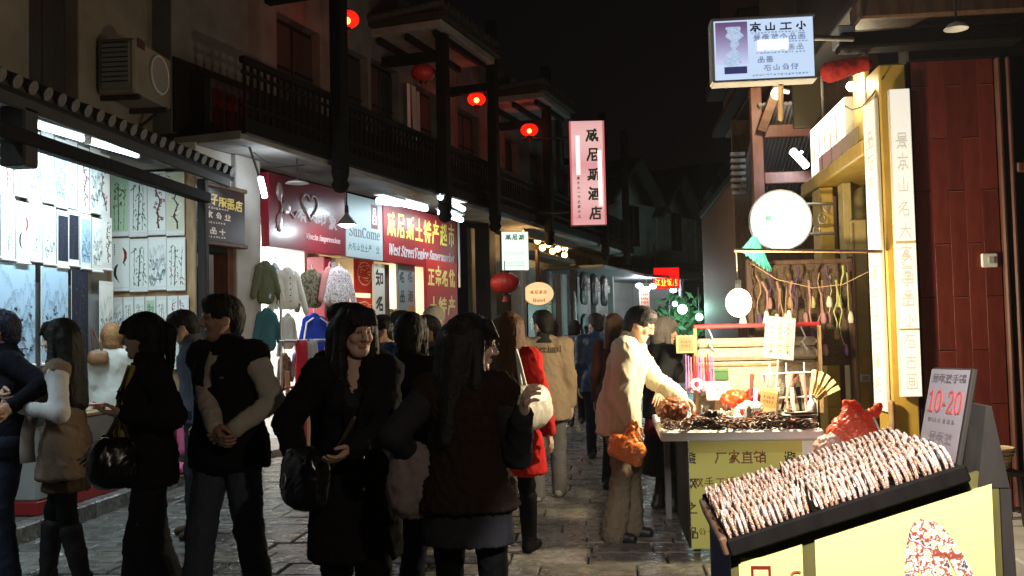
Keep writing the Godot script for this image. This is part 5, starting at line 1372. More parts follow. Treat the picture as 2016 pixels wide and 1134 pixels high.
	var bb := thing("rafter_bulb", "bright bulb beside the rafter under the glowing picture sign", "lamp", Vector3(2.15, 4.42, -12.2))
	ball(bb, "glowing_bulb", M.bulb, 0.075)
	cyl(bb, "socket", M.white, 0.03, 0.03, 0.1, Vector3(0.1, 0.03, 0), Vector3(0, 0, 75))
	omni("bulb_light", Vector3(2.15, 4.42, -12.2), Color(1, 0.9, 0.72), 1.3, 0.07)
	# picture light box
	im = sheet(400, 256, Color(0.78, 0.86, 0.97))
	for y in 180:
		im.fill_rect(Rect2i(6, 8 + y, 130, 1), Color(0.40, 0.30, 0.46).lerp(Color(0.78, 0.80, 0.95), clampf(y / 170.0, 0, 1)))
	var ch := Color(0.1, 0.12, 0.2); var tx := Color(0.5, 0.56, 0.7)
	words_on(im, "京山工小", 146, 16, 42, 36, Vector2(62, 0), ch, 6)
	words_on(im, "景泰蓝个品画", 160, 66, 26, 26, Vector2(36, 0), tx, 4)
	words_on(im, "名家书画品".replace("书", "古"), 190, 112, 24, 24, Vector2(36, 0), tx, 3)
	words_on(im, "石山公仔", 200, 194, 26, 26, Vector2(36, 0), tx, 4)
	words_on(im, "品器", 176, 160, 24, 24, Vector2(34, 0), tx, 4)
	scribble(im, Rect2i(150, 54, 220, 10), 1, tx, 16, 2); scribble(im, Rect2i(220, 96, 160, 12), 1, tx, 12, 2)
	scribble(im, Rect2i(170, 140, 200, 12), 1, tx, 14, 2); scribble(im, Rect2i(150, 232, 230, 14), 1, tx, 16, 2)
	# the pictured blue and white vase-like carving on its stand
	for y in 170:
		var ww := 22.0 + 10.0 * sin(y * 0.055) + 6.0 * sin(y * 0.17 + 1)
		var cx := 78.0 + 6.0 * sin(y * 0.03)
		for k in 7: im.fill_rect(Rect2i(int(cx - ww + k * ww * 0.29), 28 + y, int(ww * 0.29), 1), Color(0.55, 0.68, 0.85).lerp(Color(0.85, 0.9, 0.95), rng.randf()))
	im.fill_rect(Rect2i(38, 198, 92, 30), Color(0.22, 0.22, 0.4))
	var pb := thing("picture_light_box", "glowing light box with a pictured carving and writing, hung high over the stall", "sign", Vector3(1.068, 3.16, -6.5))
	board_sign(pb, 0.66, 0.42, 0.14, printed(tex(im), 0.3, 0.95), M.cream)
	bx(pb, "glow_spot", glow(Color(0.95, 0.98, 1.0), 1.3), Vector3(0.2, 0.07, 0.002), Vector3(0.06, 0.235, 0.0045), 0.0)
	for y in [0.0, 0.42]: bx(pb, "frame", M.plaster, Vector3(0.68, 0.018, 0.15), Vector3(0, y, -0.06), 0.004)
	bx(pb, "frame", M.cream, Vector3(0.018, 0.42, 0.15), Vector3(-0.338, 0.21, -0.06), 0.004)
	rod(pb, "strut", M.tan_wood, Vector3(0.12, 0, -0.1), Vector3(0.2, -0.14, -0.6), 0.02)
	rod(pb, "strut", M.plaster, Vector3(0.33, 0.3, -0.1), Vector3(0.75, 0.45, -0.7), 0.02)
	area("picture_box_light", Vector3(1.07, 3.37, -6.44), Vector3(1.0, 3.2, 0), Color(0.85, 0.92, 1.0), 0.35, 0.6, 0.4)
	area("picture_box_light", Vector3(1.07, 3.37, -6.66), Vector3(1.1, 3.0, -12), Color(0.9, 0.95, 1.0), 0.35, 0.6, 0.4)
	# round glowing sign on its bracket
	im = sheet(256, 256, Color(0.97, 1.0, 0.98))
	words_on(im, "鲜", 34, 92, 34, 38, Vector2.ZERO, Color(0.45, 0.8, 0.65), 4)
	words_on(im, "果汁", 150, 92, 34, 38, Vector2(44, 0), Color(0.6, 0.9, 0.78), 4)
	var rs := thing("round_juice_sign", "round white glowing sign with faint green characters on a bracket", "sign", Vector3(1.6, 2.5, -9.2))
	cyl(rs, "glowing_disc", glow(Color(0.95, 1.0, 0.97), 1.05), 0.275, 0.275, 0.12, Vector3.ZERO, Vector3(90, 0, 0), 48)
	put(rs, "sign_face", plate(0.36, 0.36), printed(tex(im), 0.4, 1.0), Vector3(0, 0, 0.0625))
	put(rs, "rim", ring_mesh(0.28, 0.012, 48, 8), M.white, Vector3(0, 0, 0.05), Vector3(90, 0, 0))
	for y in [0.15, -0.13]: rod(rs, "bracket_arm", M.steel, Vector3(0.24, y, 0), Vector3(0.5, y, -0.02), 0.014)
	for k in 3:
		var c := []
		for i in 12: c.append(Vector3(0.34 + 0.05 * k + 0.03 * cos(i * 0.6), -0.1 + 0.11 * k + 0.045 * sin(i * 0.6), -0.02))
		tube(rs, "iron_scroll", M.steel, c, 0.008)
	area("round_sign_light", Vector3(1.6, 2.5, -9.12), Vector3(1.6, 2.4, 0), Color(0.95, 1.0, 0.97), 0.3, 0.5, 0.5)

func pleated(apex: Vector3, a: Vector3, b: Vector3) -> Mesh:
	# a cloth gathered at one point that opens in pleats towards an uneven hem
	var v := PackedVector3Array(); var idx := PackedInt32Array()
	var n := 40; var rows := 9
	for side in 2:
		for j in rows:
			for i in n:
				var t := i / float(n - 1); var s := lerpf(0.12, 1.0, j / float(rows - 1))
				var hem := a.lerp(b, t) + Vector3(0.05, -0.06, 0) * sin(PI * t) + Vector3(0, 0.01 * sin(i * 2.3), 0)
				v.append(apex.lerp(hem, s) + Vector3(0, 0, 0.016 * s * sin(i * 1.15) + 0.03 * sin(PI * t) * s - 0.003 * side))
	for side in 2:
		for j in rows - 1:
			for i in n - 1:
				var q := side * n * rows + j * n + i
				idx.append_array([q, q + 1, q + n, q + 1, q + n + 1, q + n] if side == 0 else [q, q + n, q + 1, q + 1, q + n, q + n + 1])
	return smooth_mesh(v, idx)

func label_last(called: String, label: String, category: String, group := "") -> void:
	for i in range(get_child_count() - 1, -1, -1):
		if get_child(i).name.begins_with(called):
			get_child(i).set_meta("label", label); get_child(i).set_meta("category", category)
			if group: get_child(i).set_meta("group", group)
			return

# ------------------------------------------------------------------ the trinket stall
func lump(r: Vector3, amp: float, freq: float, cell := 0.014) -> Mesh:
	var f := Field.new(-r * 1.25 - Vector3.ONE * 0.03, r * 1.25 + Vector3.ONE * 0.03, cell)
	f.ell(Vector3.ZERO, r); f.ell(Vector3(r.x * 0.35, r.y * 0.3, r.z * 0.2), r * 0.72, 0.03)
	return field_mesh(f, amp, freq, Vector3.ONE)

func stall() -> void:
	var s := thing("trinket_stall", "white topped stall with a yellow lettered cloth front", "stall", Vector3(0.87, 0, -7.1))
	sp(s, "counter_top", M.white, Vector3(0.317, 0.755, -8.0), Vector3(1.40, 0.825, -6.65), 0.012)
	sp(s, "frame_leg", M.white, Vector3(1.345, 0, -6.70), Vector3(1.40, 0.752, -6.655), 0.006)
	for x in [0.4, 1.3]: sp(s, "leg", M.grey, Vector3(x, 0, -7.9), Vector3(x + 0.05, 0.752, -7.85), 0.006)
	sp(s, "leg", M.grey, Vector3(0.52, 0, -6.78), Vector3(0.57, 0.752, -6.73), 0.006)
	var im := sheet(420, 360, Color(0.80, 0.79, 0.42))
	im.fill_rect(Rect2i(0, 0, 420, 38), Color(0.74, 0.71, 0.36)); im.fill_rect(Rect2i(376, 0, 44, 360), Color(0.86, 0.87, 0.84))
	var ink := Color(0.42, 0.2, 0.08); var dark := Color(0.14, 0.17, 0.14)
	words_on(im, "厂家直销", 88, 30, 36, 42, Vector2(43, 0), ink, 4)
	words_on(im, "双手工檀香仔手链", 14, 118, 29, 34, Vector2(36, 0), ink, 3)
	words_on(im, "避蚊", 318, 34, 34, 40, Vector2(0, 84), dark, 4)
	words_on(im, "避双之品", -10, 34, 30, 38, Vector2(0, 84), dark, 4)
	words_on(im, "公子", 24, 290, 24, 24, Vector2(32, 0), ink, 2)
	sp(s, "yellow_cloth", lin(0.6, 0.58, 0.15), Vector3(0.505, 0.03, -6.685), Vector3(1.343, 0.752, -6.665), 0.006)
	put(s, "printed_front", plate(0.836, 0.715), printed(tex(im), 0.6), Vector3(0.924, 0.392, -6.662) - s.position)
	letters(s, "6", 0.2, lin(0.38, 0.1, 0.03), Vector3(0.635, 0.34, -6.66) - s.position, "Droid Serif")
	sp(s, "side_cloth", M.dark_wood, Vector3(0.49, 0.03, -7.9), Vector3(0.503, 0.752, -6.69), 0.004)
	# back board of wrapped parcels
	var bk := thing("parcel_shelf", "shelf of long beige wrapped parcels behind the stall, edged in red", "shelf", Vector3(1.17, 0.83, -8.05))
	var pm := worn([0.4, 0.33, 0.25], [0.6, 0.52, 0.42], 0.03, 0.8, 2.0, 61, 0.6)
	var ys := [[0.22, 0.27], [0.5, 0.10], [0.61, 0.07]]
	for y in ys: bx(bk, "wrapped_parcel", pm, Vector3(0.97, y[1], 0.18), Vector3(0, y[0] - 0.0 + y[1] / 2 - 0.14 + 0.06, 0), 0.03)
	bx(bk, "beige_back", pm, Vector3(1.0, 0.2, 0.02), Vector3(0, 0.1, -0.09), 0.004)
	bx(bk, "shelf_board", M.tan_wood, Vector3(0.98, 0.02, 0.2), Vector3(0, 0.385, 0.01), 0.004)
	bx(bk, "red_edge", M.red, Vector3(1.0, 0.035, 0.22), Vector3(0, 0.70, 0), 0.006)
	for x in [-0.49, 0.49]: bx(bk, "side_post", M.tan_wood, Vector3(0.03, 0.70, 0.03), Vector3(x, 0.34, 0.11), 0.004)
	for x in [-0.38, 0.35]: tube(bk, "white_string", M.white, [Vector3(x, 0.68, 0.1), Vector3(x + 0.03, 0.6, 0.12), Vector3(x, 0.56, 0.12), Vector3(x + 0.04, 0.5, 0.115)], 0.006)
	# bamboo pole, bulb and cloth
	var pole := thing("bamboo_pole", "pinkish bamboo pole reaching from the corner post out over the stall", "pole", Vector3(1.5, 2.04, -7.2))
	rod(pole, "pole_shaft", lin(0.45, 0.28, 0.17), Vector3(-0.62, 0.02, 0.32), Vector3(0.55, 0.025, -0.31), 0.013)
	for x in [-0.35, -0.1, 0.2, 0.42]: put(pole, "node_ring", ring_mesh(0.013, 0.003, 12, 6), M.brown_wood, Vector3(x, 0.0225, 0.32 - 0.63 * (x + 0.62) / 1.17), Vector3(0, 28, 90))
	var lb := thing("bare_bulb_lamp", "large bright bare bulb hanging on a cord from the bamboo pole", "lamp", Vector3(0.90, 1.69, -6.9))
	ball(lb, "glowing_bulb", glow(Color(1.0, 0.90, 0.68), 14.0), 0.09, Vector3.ZERO, Vector3(1, 1.12, 1))
	cyl(lb, "socket", M.black, 0.02, 0.022, 0.07, Vector3(0, 0.125, 0))
	rod(lb, "cord", M.cream, Vector3(0, 0.14, 0), Vector3(-0.005, 0.36, 0), 0.005)
	omni("bare_bulb_light", Vector3(0.90, 1.69, -6.9), Color(1.0, 0.91, 0.74), 5.2, 0.07)
	var f := Field.new(Vector3(-0.3, -0.35, -0.1), Vector3(0.3, 0.35, 0.1), 0.012)
	var tq := MeshInstance3D.new(); tq.mesh = pleated(Vector3(-0.01, 0.155, 0), Vector3(-0.14, 0.01, 0), Vector3(0.11, -0.17, 0.02)); tq.material_override = cloth(0.2, 0.75, 0.68); tq.position = Vector3(1.235, 2.15, -8.2)
	top(tq, "turquoise_cloth", "turquoise fringed cloth hanging behind the bamboo pole below the round sign", "cloth")
	# hanging strands behind
	var bp := thing("strand_frame", "brown frame from which beads and charms hang behind the parcels", "frame", Vector3(1.62, 0.0, -8.5))
	bx(bp, "top_bar", M.brown_wood, Vector3(0.86, 0.04, 0.04), Vector3(0.0, 2.06, 0.1), 0.006)
	bx(bp, "netting_panel", worn([0.06, 0.04, 0.025], [0.22, 0.15, 0.09], 0.06, 0.9, 3.0, 71), Vector3(0.86, 0.9, 0.03), Vector3(0, 1.62, -0.1), 0.004)
	for x in [-0.42, 0.42]: bx(bp, "upright", M.brown_wood, Vector3(0.05, 2.1, 0.05), Vector3(x, 1.05, 0.04), 0.006)
	var kinds := [["brown wooden", M.brown_wood], ["dull pink", cloth(0.4, 0.22, 0.22)], ["tan", M.tan_wood], ["dark violet", cloth(0.12, 0.07, 0.16)], ["pale yellow green", cloth(0.5, 0.52, 0.2)], ["cream", M.cream]]
	for k in 26:
		var j: int = [0, 2, 1, 0, 3, 0, 1, 2][k % 8] if k < 21 else 4
		var x := 1.24 + 0.03 * k + rng.randf_range(-0.012, 0.012)
		var o := thing("hanging_strand", "%s strand of charms behind the stall, %s" % [kinds[j][0], (NTH[k] + " from the left upright") if k < 13 else (NTH[25 - k] + " back from the yellow column")], "strand", Vector3(x, 2.02 - 0.06 * (k % 4), -8.4 + 0.03 * (k % 3)), 0.0, "strands of charms behind the stall")
		var pts := []
		for i in 6: pts.append(Vector3(rng.randf_range(-0.02, 0.02) + 0.004 * i * (k % 3 - 1), -(0.06 + 0.015 * (k % 4)) * i, rng.randf_range(-0.01, 0.01)))
		tube(o, "string", kinds[j][1], pts, 0.007 if k % 2 else 0.012, 0.004)
		put(o, "charm", lathe_mesh([Vector2(0, 0.05), Vector2(0.018, 0.03), Vector2(0.026, -0.02), Vector2(0.02, -0.05), Vector2(0, -0.055)], 10), kinds[(j + k) % 6][1], pts[5])
	for k in 3:
		var o := thing("paper_cone", ["white paper cone on the red shelf edge by the bulb", "white paper cone in the middle of the red shelf edge", "white paper cone on the red shelf edge by the yellow column"][k], "cone", Vector3([1.08, 1.27, 1.45][k], 1.548, -8.05), 0.0, "paper cones on the shelf edge")
		cyl(o, "cone_body", M.cream, 0.034, 0.016, 0.085, Vector3(0, 0.0425, 0))
		cyl(o, "cone_tip", M.white, 0.016, 0.012, 0.012, Vector3(0, 0.091, 0))
	# signs on the stall
	im = sheet(100, 140, Color(0.66, 0.64, 0.6))
	for k in 3: words_on(im, "小名之工品家", 12 + 28 * k, 8, 20, 16, Vector2(0, 20), Color(0.35, 0.36, 0.36), 2)
	var c := thing("stall_price_board", "grey plastic covered board with handwriting standing in the middle of the stall", "sign", Vector3(1.27, 1.265, -7.55), 6)
	c.rotation.z = deg_to_rad(-7); c.rotation.x = deg_to_rad(-6)
	board_sign(c, 0.235, 0.33, 0.01, printed(tex(im), 0.2), M.grey)
	rod(c, "stick", M.plaster, Vector3(0, -0.44, -0.02), Vector3(0, 0.05, -0.015), 0.008)
	letters(c, "10元".substr(0, 2), 0.07, M.white, Vector3(0.02, 0.035, 0.004))
	im = sheet(80, 70, Color(0.55, 0.42, 0.24)); scribble(im, Rect2i(10, 12, 60, 44), 2, Color(0.3, 0.2, 0.12), 4, 3)
	for k in 3:
		c = thing("cardboard_sign", ["brown cardboard card with marks at the left end of the parcel shelf", "pale card with writing leaning before the green box", "tan card leaning among the dark trinkets"][k], "card", [Vector3(0.60, 1.32, -7.85), Vector3(0.82, 0.96, -7.6), Vector3(1.115, 0.86, -7.2)][k], [0.0, 4.0, 8.0][k], "cards on the stall")
		c.rotation.z = deg_to_rad([0.0, 0.0, -12.0][k]); c.rotation.x = deg_to_rad([-4.0, -20.0, -15.0][k])
		bx(c, "card_sheet", [M.tan_wood, M.plaster, M.tan_wood][k], [Vector3(0.16, 0.145, 0.006), Vector3(0.19, 0.15, 0.006), Vector3(0.12, 0.22, 0.006)][k], [Vector3(0, 0.072, 0), Vector3(0, 0.075, 0), Vector3(0, 0.11, 0)][k], 0.002)
		put(c, "handwriting", plate(0.11, 0.11), printed(tex(im)) if k != 1 else printed(art("writing")), Vector3(0, [0.072, 0.075, 0.13][k], 0.0045))
	var gb := thing("green_box", "small dark green box on the pale card by the parcels", "box", Vector3(0.86, 1.10, -7.85))
	bx(gb, "box_body", M.green, Vector3(0.125, 0.07, 0.08), Vector3(0, 0.035, 0), 0.006)
	bx(gb, "box_lid", lin(0.1, 0.22, 0.1), Vector3(0.13, 0.02, 0.085), Vector3(0, 0.082, 0), 0.004)
	bx(gb, "stand", M.tan_wood, Vector3(0.1, 0.27, 0.05), Vector3(0, -0.136, 0), 0.004)
	# violet and red tassels at the left end
	for k in 12:
		var o := thing("tassel_cord", "%s tassel hanging at the left end of the stall, %s from the left" % [["violet", "violet", "pink", "red", "red"][k % 5], NTH[k]], "tassel", Vector3(0.59 + 0.019 * k, 1.31 - 0.01 * (k % 3), -7.8 + 0.012 * (k % 4)), 0.0, "tassels at the left end of the stall")
		var m := [cloth(0.3, 0.16, 0.36), cloth(0.38, 0.22, 0.42), cloth(0.55, 0.25, 0.35), cloth(0.4, 0.03, 0.05), cloth(0.5, 0.05, 0.06)][k % 5] as Material
		rod(o, "cord", m, Vector3.ZERO, Vector3(0, -0.13, 0), 0.006)
		cyl(o, "fringe", m, 0.016, 0.007, 0.16, Vector3(0, -0.2, 0), Vector3.ZERO, 8)
	# white flower like tag cluster, orange bag, foil, tray
	var wf := thing("white_tag_bunch", "bunch of white tags hung before the violet and red tassels", "tags", Vector3(0.66, 1.08, -7.68))
	for k in 9: bx(wf, "tag", M.white, Vector3(0.014, 0.075, 0.004), Vector3(0.03 * cos(k * 0.7), 0.03 * sin(k * 0.7), 0.002 * k), 0.001, Vector3(0, 0, 40 * k))
	var soft := [["orange_bag", "crumpled bright orange plastic bag on the stall", "bag", Vector3(0.90, 0.98, -7.35), Vector3(0.09, 0.06, 0.07), Color(0.9, 0.28, 0.1)], ["silver_foil", "crumpled silvery plastic wrap beside the orange bag on the stall", "wrap", Vector3(0.99, 0.93, -7.2), Vector3(0.085, 0.035, 0.06), Color(0.7, 0.72, 0.72)],
		["red_pouch", "dark red cloth pouch right of the orange bag on the stall", "pouch", Vector3(1.04, 0.97, -7.4), Vector3(0.04, 0.07, 0.05), Color(0.5, 0.08, 0.12)], ["brown_bag", "brown paper bag lump at the left end of the stall under the reaching hand", "bag", Vector3(0.42, 0.93, -7.05), Vector3(0.1, 0.085, 0.08), Color(0.45, 0.26, 0.17)]]
	for q in soft:
		var o := MeshInstance3D.new(); o.mesh = lump(q[4], 0.016, 22.0, 0.009); o.material_override = mat(q[5], 0.4); o.position = q[3]
		top(o, q[0], q[1], q[2])
	var tr := thing("foam_tray", "white foam tray of small pale trinkets behind the dark figurine", "tray", Vector3(0.79, 0.83, -7.05))
	bx(tr, "tray_floor", M.white, Vector3(0.24, 0.012, 0.16), Vector3(0, 0.006, 0), 0.002)
	for z in [-0.08, 0.08]: bx(tr, "tray_side", M.white, Vector3(0.24, 0.055, 0.012), Vector3(0, 0.034, z), 0.003)
	for x in [-0.114, 0.114]: bx(tr, "tray_side", M.white, Vector3(0.012, 0.055, 0.147), Vector3(x, 0.034, 0), 0.003)
	for k in 12: bx(tr, "pale_trinket", [M.cream, M.tan_wood, lin(0.55, 0.6, 0.4), M.white][k % 4], Vector3(0.016, 0.075, 0.02), Vector3(-0.09 + 0.016 * k, 0.055, 0.03 * sin(k * 2.0)), 0.004, Vector3(10 * sin(k), 0, 8 * cos(k)))
	# small dark elephant figurine
	f = Field.new(Vector3(-0.1, -0.01, -0.06), Vector3(0.1, 0.15, 0.06), 0.006)
	f.ell(Vector3(0, 0.085, 0), Vector3(0.045, 0.035, 0.03)); f.ell(Vector3(-0.045, 0.105, 0), Vector3(0.026, 0.028, 0.024), 0.02)
	f.cap(Vector3(-0.065, 0.1, 0), Vector3(-0.072, 0.03, 0), 0.011, 0.006, 0.01)
	for sx in [-0.026, 0.03]:
		for sz in [-0.016, 0.016]: f.cap(Vector3(sx, 0.07, sz), Vector3(sx, 0.004, sz), 0.013, 0.011, 0.012)
	for sz in [-0.026, 0.026]: f.ell(Vector3(-0.034, 0.105, sz), Vector3(0.018, 0.024, 0.007), 0.006)
	var el := thing("elephant_figurine", "small black elephant figurine standing at the front of the stall", "figurine", Vector3(0.70, 0.826, -6.78), -15)
	put(el, "carved_body", field_mesh(f), M.black)
	bx(el, "saddle", M.brown_wood, Vector3(0.03, 0.006, 0.062), Vector3(0.005, 0.121, 0), 0.002)
	# heaps of dark bead strings: nobody could count them
	var mm := MultiMesh.new(); mm.transform_format = MultiMesh.TRANSFORM_3D; mm.use_colors = true
	mm.mesh = ring_mesh(0.03, 0.0055, 14, 6); mm.instance_count = 420
	for i in 420:
		var x := rng.randf_range(0.36, 1.36); var z := rng.randf_range(-7.0, -6.68)
		var hgt := 0.834 + 0.05 * rng.randf() * (0.4 + absf(sin(x * 7.0)))
		mm.set_instance_transform(i, Transform3D(Basis.from_euler(Vector3(rng.randf_range(-0.7, 0.7), rng.randf() * 6, rng.randf_range(-0.7, 0.7))).scaled(Vector3.ONE * rng.randf_range(0.8, 1.25)), Vector3(x, hgt, z)))
		mm.set_instance_color(i, Color(0.05, 0.025, 0.018).lerp([Color(0.02, 0.016, 0.016), Color(0.16, 0.06, 0.035), Color(0.1, 0.07, 0.05)][i % 3], rng.randf()))
	var hm := lin(1, 1, 1, 0.3); hm.vertex_color_use_as_albedo = true
	var hp := MultiMeshInstance3D.new(); hp.multimesh = mm; hp.material_override = hm
	top(hp, "bead_string_heap", "heap of dark sandalwood bead strings covering the front of the stall", "bead strings", "", "stuff")
	# countable things standing in rows at the back: fans, sticks, figures
	for k in 22:
		var x := 1.0 + 0.024 * k + rng.randf_range(-0.01, 0.01)
		var fan := k % 3 != 0
		var col: Array = [["tan", M.tan_wood], ["dark red", M.red_wood], ["cream", M.cream], ["grey green", lin(0.25, 0.28, 0.22)], ["black", M.black], ["pink", lin(0.6, 0.25, 0.22)]][k % 6]
		var o := thing("folded_fan" if fan else "wooden_comb", "%s %s standing in the rack on the stall, %s" % [col[0], "folded fan" if fan else "comb", (NTH[k] + " from the left") if k < 13 else (NTH[21 - k] + " from the right")], "fan" if fan else "comb", Vector3(x, 0.86 + 0.1 * (k % 2), -7.45 + 0.08 * (k % 3)), rng.randf_range(-25, 25), "fans and combs in the rack")
		o.rotation.z = deg_to_rad(rng.randf_range(-20, 12))
		if fan:
			for j in 3: bx(o, "fan_stick", col[1], Vector3(0.012 + 0.004 * j, 0.21, 0.008), Vector3(0.004 * j, 0.105, 0.009 * j), 0.003, Vector3(0, 0, -4 * j))
		else:
			bx(o, "comb_spine", col[1], Vector3(0.02, 0.15, 0.012), Vector3(0, 0.09, 0), 0.005)
			for j in 7: bx(o, "comb_tooth", col[1], Vector3(0.03, 0.008, 0.006), Vector3(0.024, 0.035 + 0.018 * j, 0), 0.001)
	var rk := thing("wire_rack", "white wire rack holding fans at the back of the stall", "rack", Vector3(1.27, 0.826, -7.4))
	for y in [0.16, 0.34]: rod(rk, "rack_wire", M.white, Vector3(-0.17, y, 0.06), Vector3(0.2, y + 0.01, 0.06), 0.006)
	for x in [-0.1, 0.02, 0.15]: rod(rk, "rack_upright", M.white, Vector3(x, 0, 0.05), Vector3(x, 0.42, 0.05), 0.006)
	var pf := thing("pleated_fan", "cream pleated fan spread at the right end of the stall", "fan", Vector3(1.43, 0.97, -7.2))
	for k in 9:
		var a := deg_to_rad(8 + 7 * k)
		bx(pf, "fan_fold", lin(0.6, 0.45, 0.22), Vector3(0.035, 0.2, 0.006), Vector3(sin(a) * 0.13, cos(a) * 0.13, 0.004 * (k % 2)), 0.002, Vector3(0, 30 if k % 2 else -30, -rad_to_deg(a)))
	var bo := thing("white_bottle", "white plastic bottle with a label at the right end of the stall", "bottle", Vector3(1.385, 0.826, -6.95))
	put(bo, "bottle_body", lathe_mesh([Vector2(0.0, 0), Vector2(0.032, 0.0), Vector2(0.034, 0.01), Vector2(0.034, 0.13), Vector2(0.03, 0.15), Vector2(0.014, 0.175), Vector2(0.013, 0.19)], 18), M.white)
	cyl(bo, "bottle_cap", M.white, 0.015, 0.015, 0.022, Vector3(0, 0.201, 0))
	cyl(bo, "bottle_label", M.plaster, 0.0345, 0.0345, 0.07, Vector3(0, 0.075, 0), Vector3.ZERO, 18)
	for k in 5:
		var o := thing("card_pack", "%s flat pack, %s from the top of the stack on the stall" % [["black", "white", "dark brown", "white", "black"][k], NTH[4 - k]], "pack", Vector3(1.24 + 0.012 * k, 0.835 + 0.014 * k + 0.03, -6.84), 8.0 * k - 14.0, "flat packs on the stall")
		bx(o, "pack_body", [M.black, M.white, M.dark_wood, M.plaster, M.black][k], Vector3(0.2, 0.011, 0.1), Vector3.ZERO, 0.002)
		bx(o, "pack_label", [M.brown_wood, M.plaster, M.red_wood, M.cream, M.white][k], Vector3(0.08, 0.002, 0.05), Vector3(0, 0.0068, 0), 0.0)
	# carved figures, pots and pouches crowded over the middle of the counter
	var carved := [["dark wooden", M.dark_wood], ["reddish wooden", M.red_wood], ["tan", M.tan_wood], ["black", M.black], ["cream", M.cream], ["grey", M.grey], ["dark red", M.red]]
	for k in 39:
		var q: Array = carved[(k * 5) % 7]
		var row := k % 3
		var o := thing("carved_trinket", "%s carved trinket, %s from left, %s row of trinkets behind the bead heap" % [q[0], NTH[k / 3], ["front", "middle", "back"][row]], "trinket", Vector3(0.52 + 0.064 * (k / 3) + rng.randf_range(-0.015, 0.015), 0.826, -7.03 - 0.11 * row + rng.randf_range(-0.02, 0.02)), rng.randf() * 360.0, "carved trinkets on the stall")
		var r := rng.randf_range(0.014, 0.028); var hh := rng.randf_range(0.05, 0.13)
		put(o, "carving", lathe_mesh([Vector2(0, 0), Vector2(r, 0.0), Vector2(r * 1.15, hh * 0.3), Vector2(r * 0.55, hh * 0.55), Vector2(r * 0.8, hh * 0.78), Vector2(r * 0.3, hh), Vector2(0, hh * 1.02)], 10), q[1])
		bx(o, "foot", carved[(k * 5 + 2) % 7][1], Vector3(r * 2.3, 0.012, r * 2.3), Vector3(0, 0.006, 0), 0.002)
	# big red plastic bag behind the cart, bundle beside it
	f = Field.new(Vector3(-0.26, -0.28, -0.2), Vector3(0.3, 0.3, 0.2), 0.012)
	f.ell(Vector3(0, -0.04, 0), Vector3(0.16, 0.15, 0.13)); f.cap(Vector3(0.02, 0.02, 0), Vector3(0.01, 0.15, 0), 0.09, 0.05, 0.05)
	f.cap(Vector3(0.06, 0.04, 0), Vector3(0.16, 0.16, 0.02), 0.05, 0.022, 0.04); f.cap(Vector3(0, 0.1, 0), Vector3(-0.03, 0.19, 0), 0.04, 0.015, 0.03)
	var bagm := lin(0.62, 0.13, 0.07, 0.28)
	bagm.backlight_enabled = true; bagm.backlight = Color(0.75, 0.3, 0.2)
	var rb := thing("red_plastic_bag", "large knotted red plastic bag standing between the stall and the cart", "bag", Vector3(1.5, 0.84, -6.3))
	put(rb, "bag_body", field_mesh(f, 0.016, 15.0, Vector3(1, 0.7, 1)), bagm)
	tube(rb, "bag_tie", M.white, [Vector3(0.12, 0.1, 0.05), Vector3(0.15, 0.0, 0.08), Vector3(0.15, -0.1, 0.09)], 0.008)
	var tb := thing("bag_table", "dark low table carrying the red plastic bag", "table", Vector3(1.5, 0, -6.3))
	bx(tb, "table_top", M.dark_wood, Vector3(0.4, 0.03, 0.35), Vector3(0, 0.625, 0))
	for x in [-0.17, 0.17]:
		for z in [-0.14, 0.14]: bx(tb, "leg", M.dark_wood, Vector3(0.035, 0.61, 0.035), Vector3(x, 0.305, z))
	var pk := MeshInstance3D.new(); pk.mesh = lump(Vector3(0.09, 0.1, 0.08), 0.014, 20.0, 0.01); pk.material_override = mat(Color(0.8, 0.6, 0.56), 0.4); pk.position = Vector3(1.34, 0.73, -6.25)
	top(pk, "pink_plastic_bag", "pale pink plastic bag pressed between the stall and the red bag", "bag")
	# basket on a stool by the plank wall
	var sl := thing("wall_stool", "dark wooden stool before the plank wall", "stool", Vector3(2.63, 0.11, -7.12))
	bx(sl, "seat", M.dark_wood, Vector3(0.34, 0.03, 0.28), Vector3(0, 0.355, 0))
	for x in [-0.14, 0.14]:
		for z in [-0.11, 0.11]: rod(sl, "leg", M.dark_wood, Vector3(x, 0.34, z), Vector3(x * 1.15, 0, z * 1.15), 0.018)
	for z in [-0.115, 0.115]: bx(sl, "stretcher", M.dark_wood, Vector3(0.28, 0.025, 0.02), Vector3(0, 0.12, z))
	var bs := thing("woven_basket", "round pale woven basket on the dark stool by the plank wall", "basket", Vector3(2.63, 0.482, -7.1))
	put(bs, "bowl", lathe_mesh([Vector2(0.0, 0.0), Vector2(0.085, 0.0), Vector2(0.12, 0.06), Vector2(0.145, 0.15), Vector2(0.14, 0.15), Vector2(0.112, 0.06), Vector2(0.08, 0.012), Vector2(0, 0.012)], 40, 20, 0.03), M.tan_wood)
	for k in 5: put(bs, "woven_band", ring_mesh(0.098 + 0.0115 * k, 0.006, 30, 6), lin(0.42, 0.3, 0.16) if k % 2 else lin(0.6, 0.46, 0.28), Vector3(0, 0.02 + 0.028 * k, 0))
	put(bs, "rim", ring_mesh(0.143, 0.008, 36, 6), lin(0.62, 0.5, 0.32), Vector3(0, 0.152, 0))

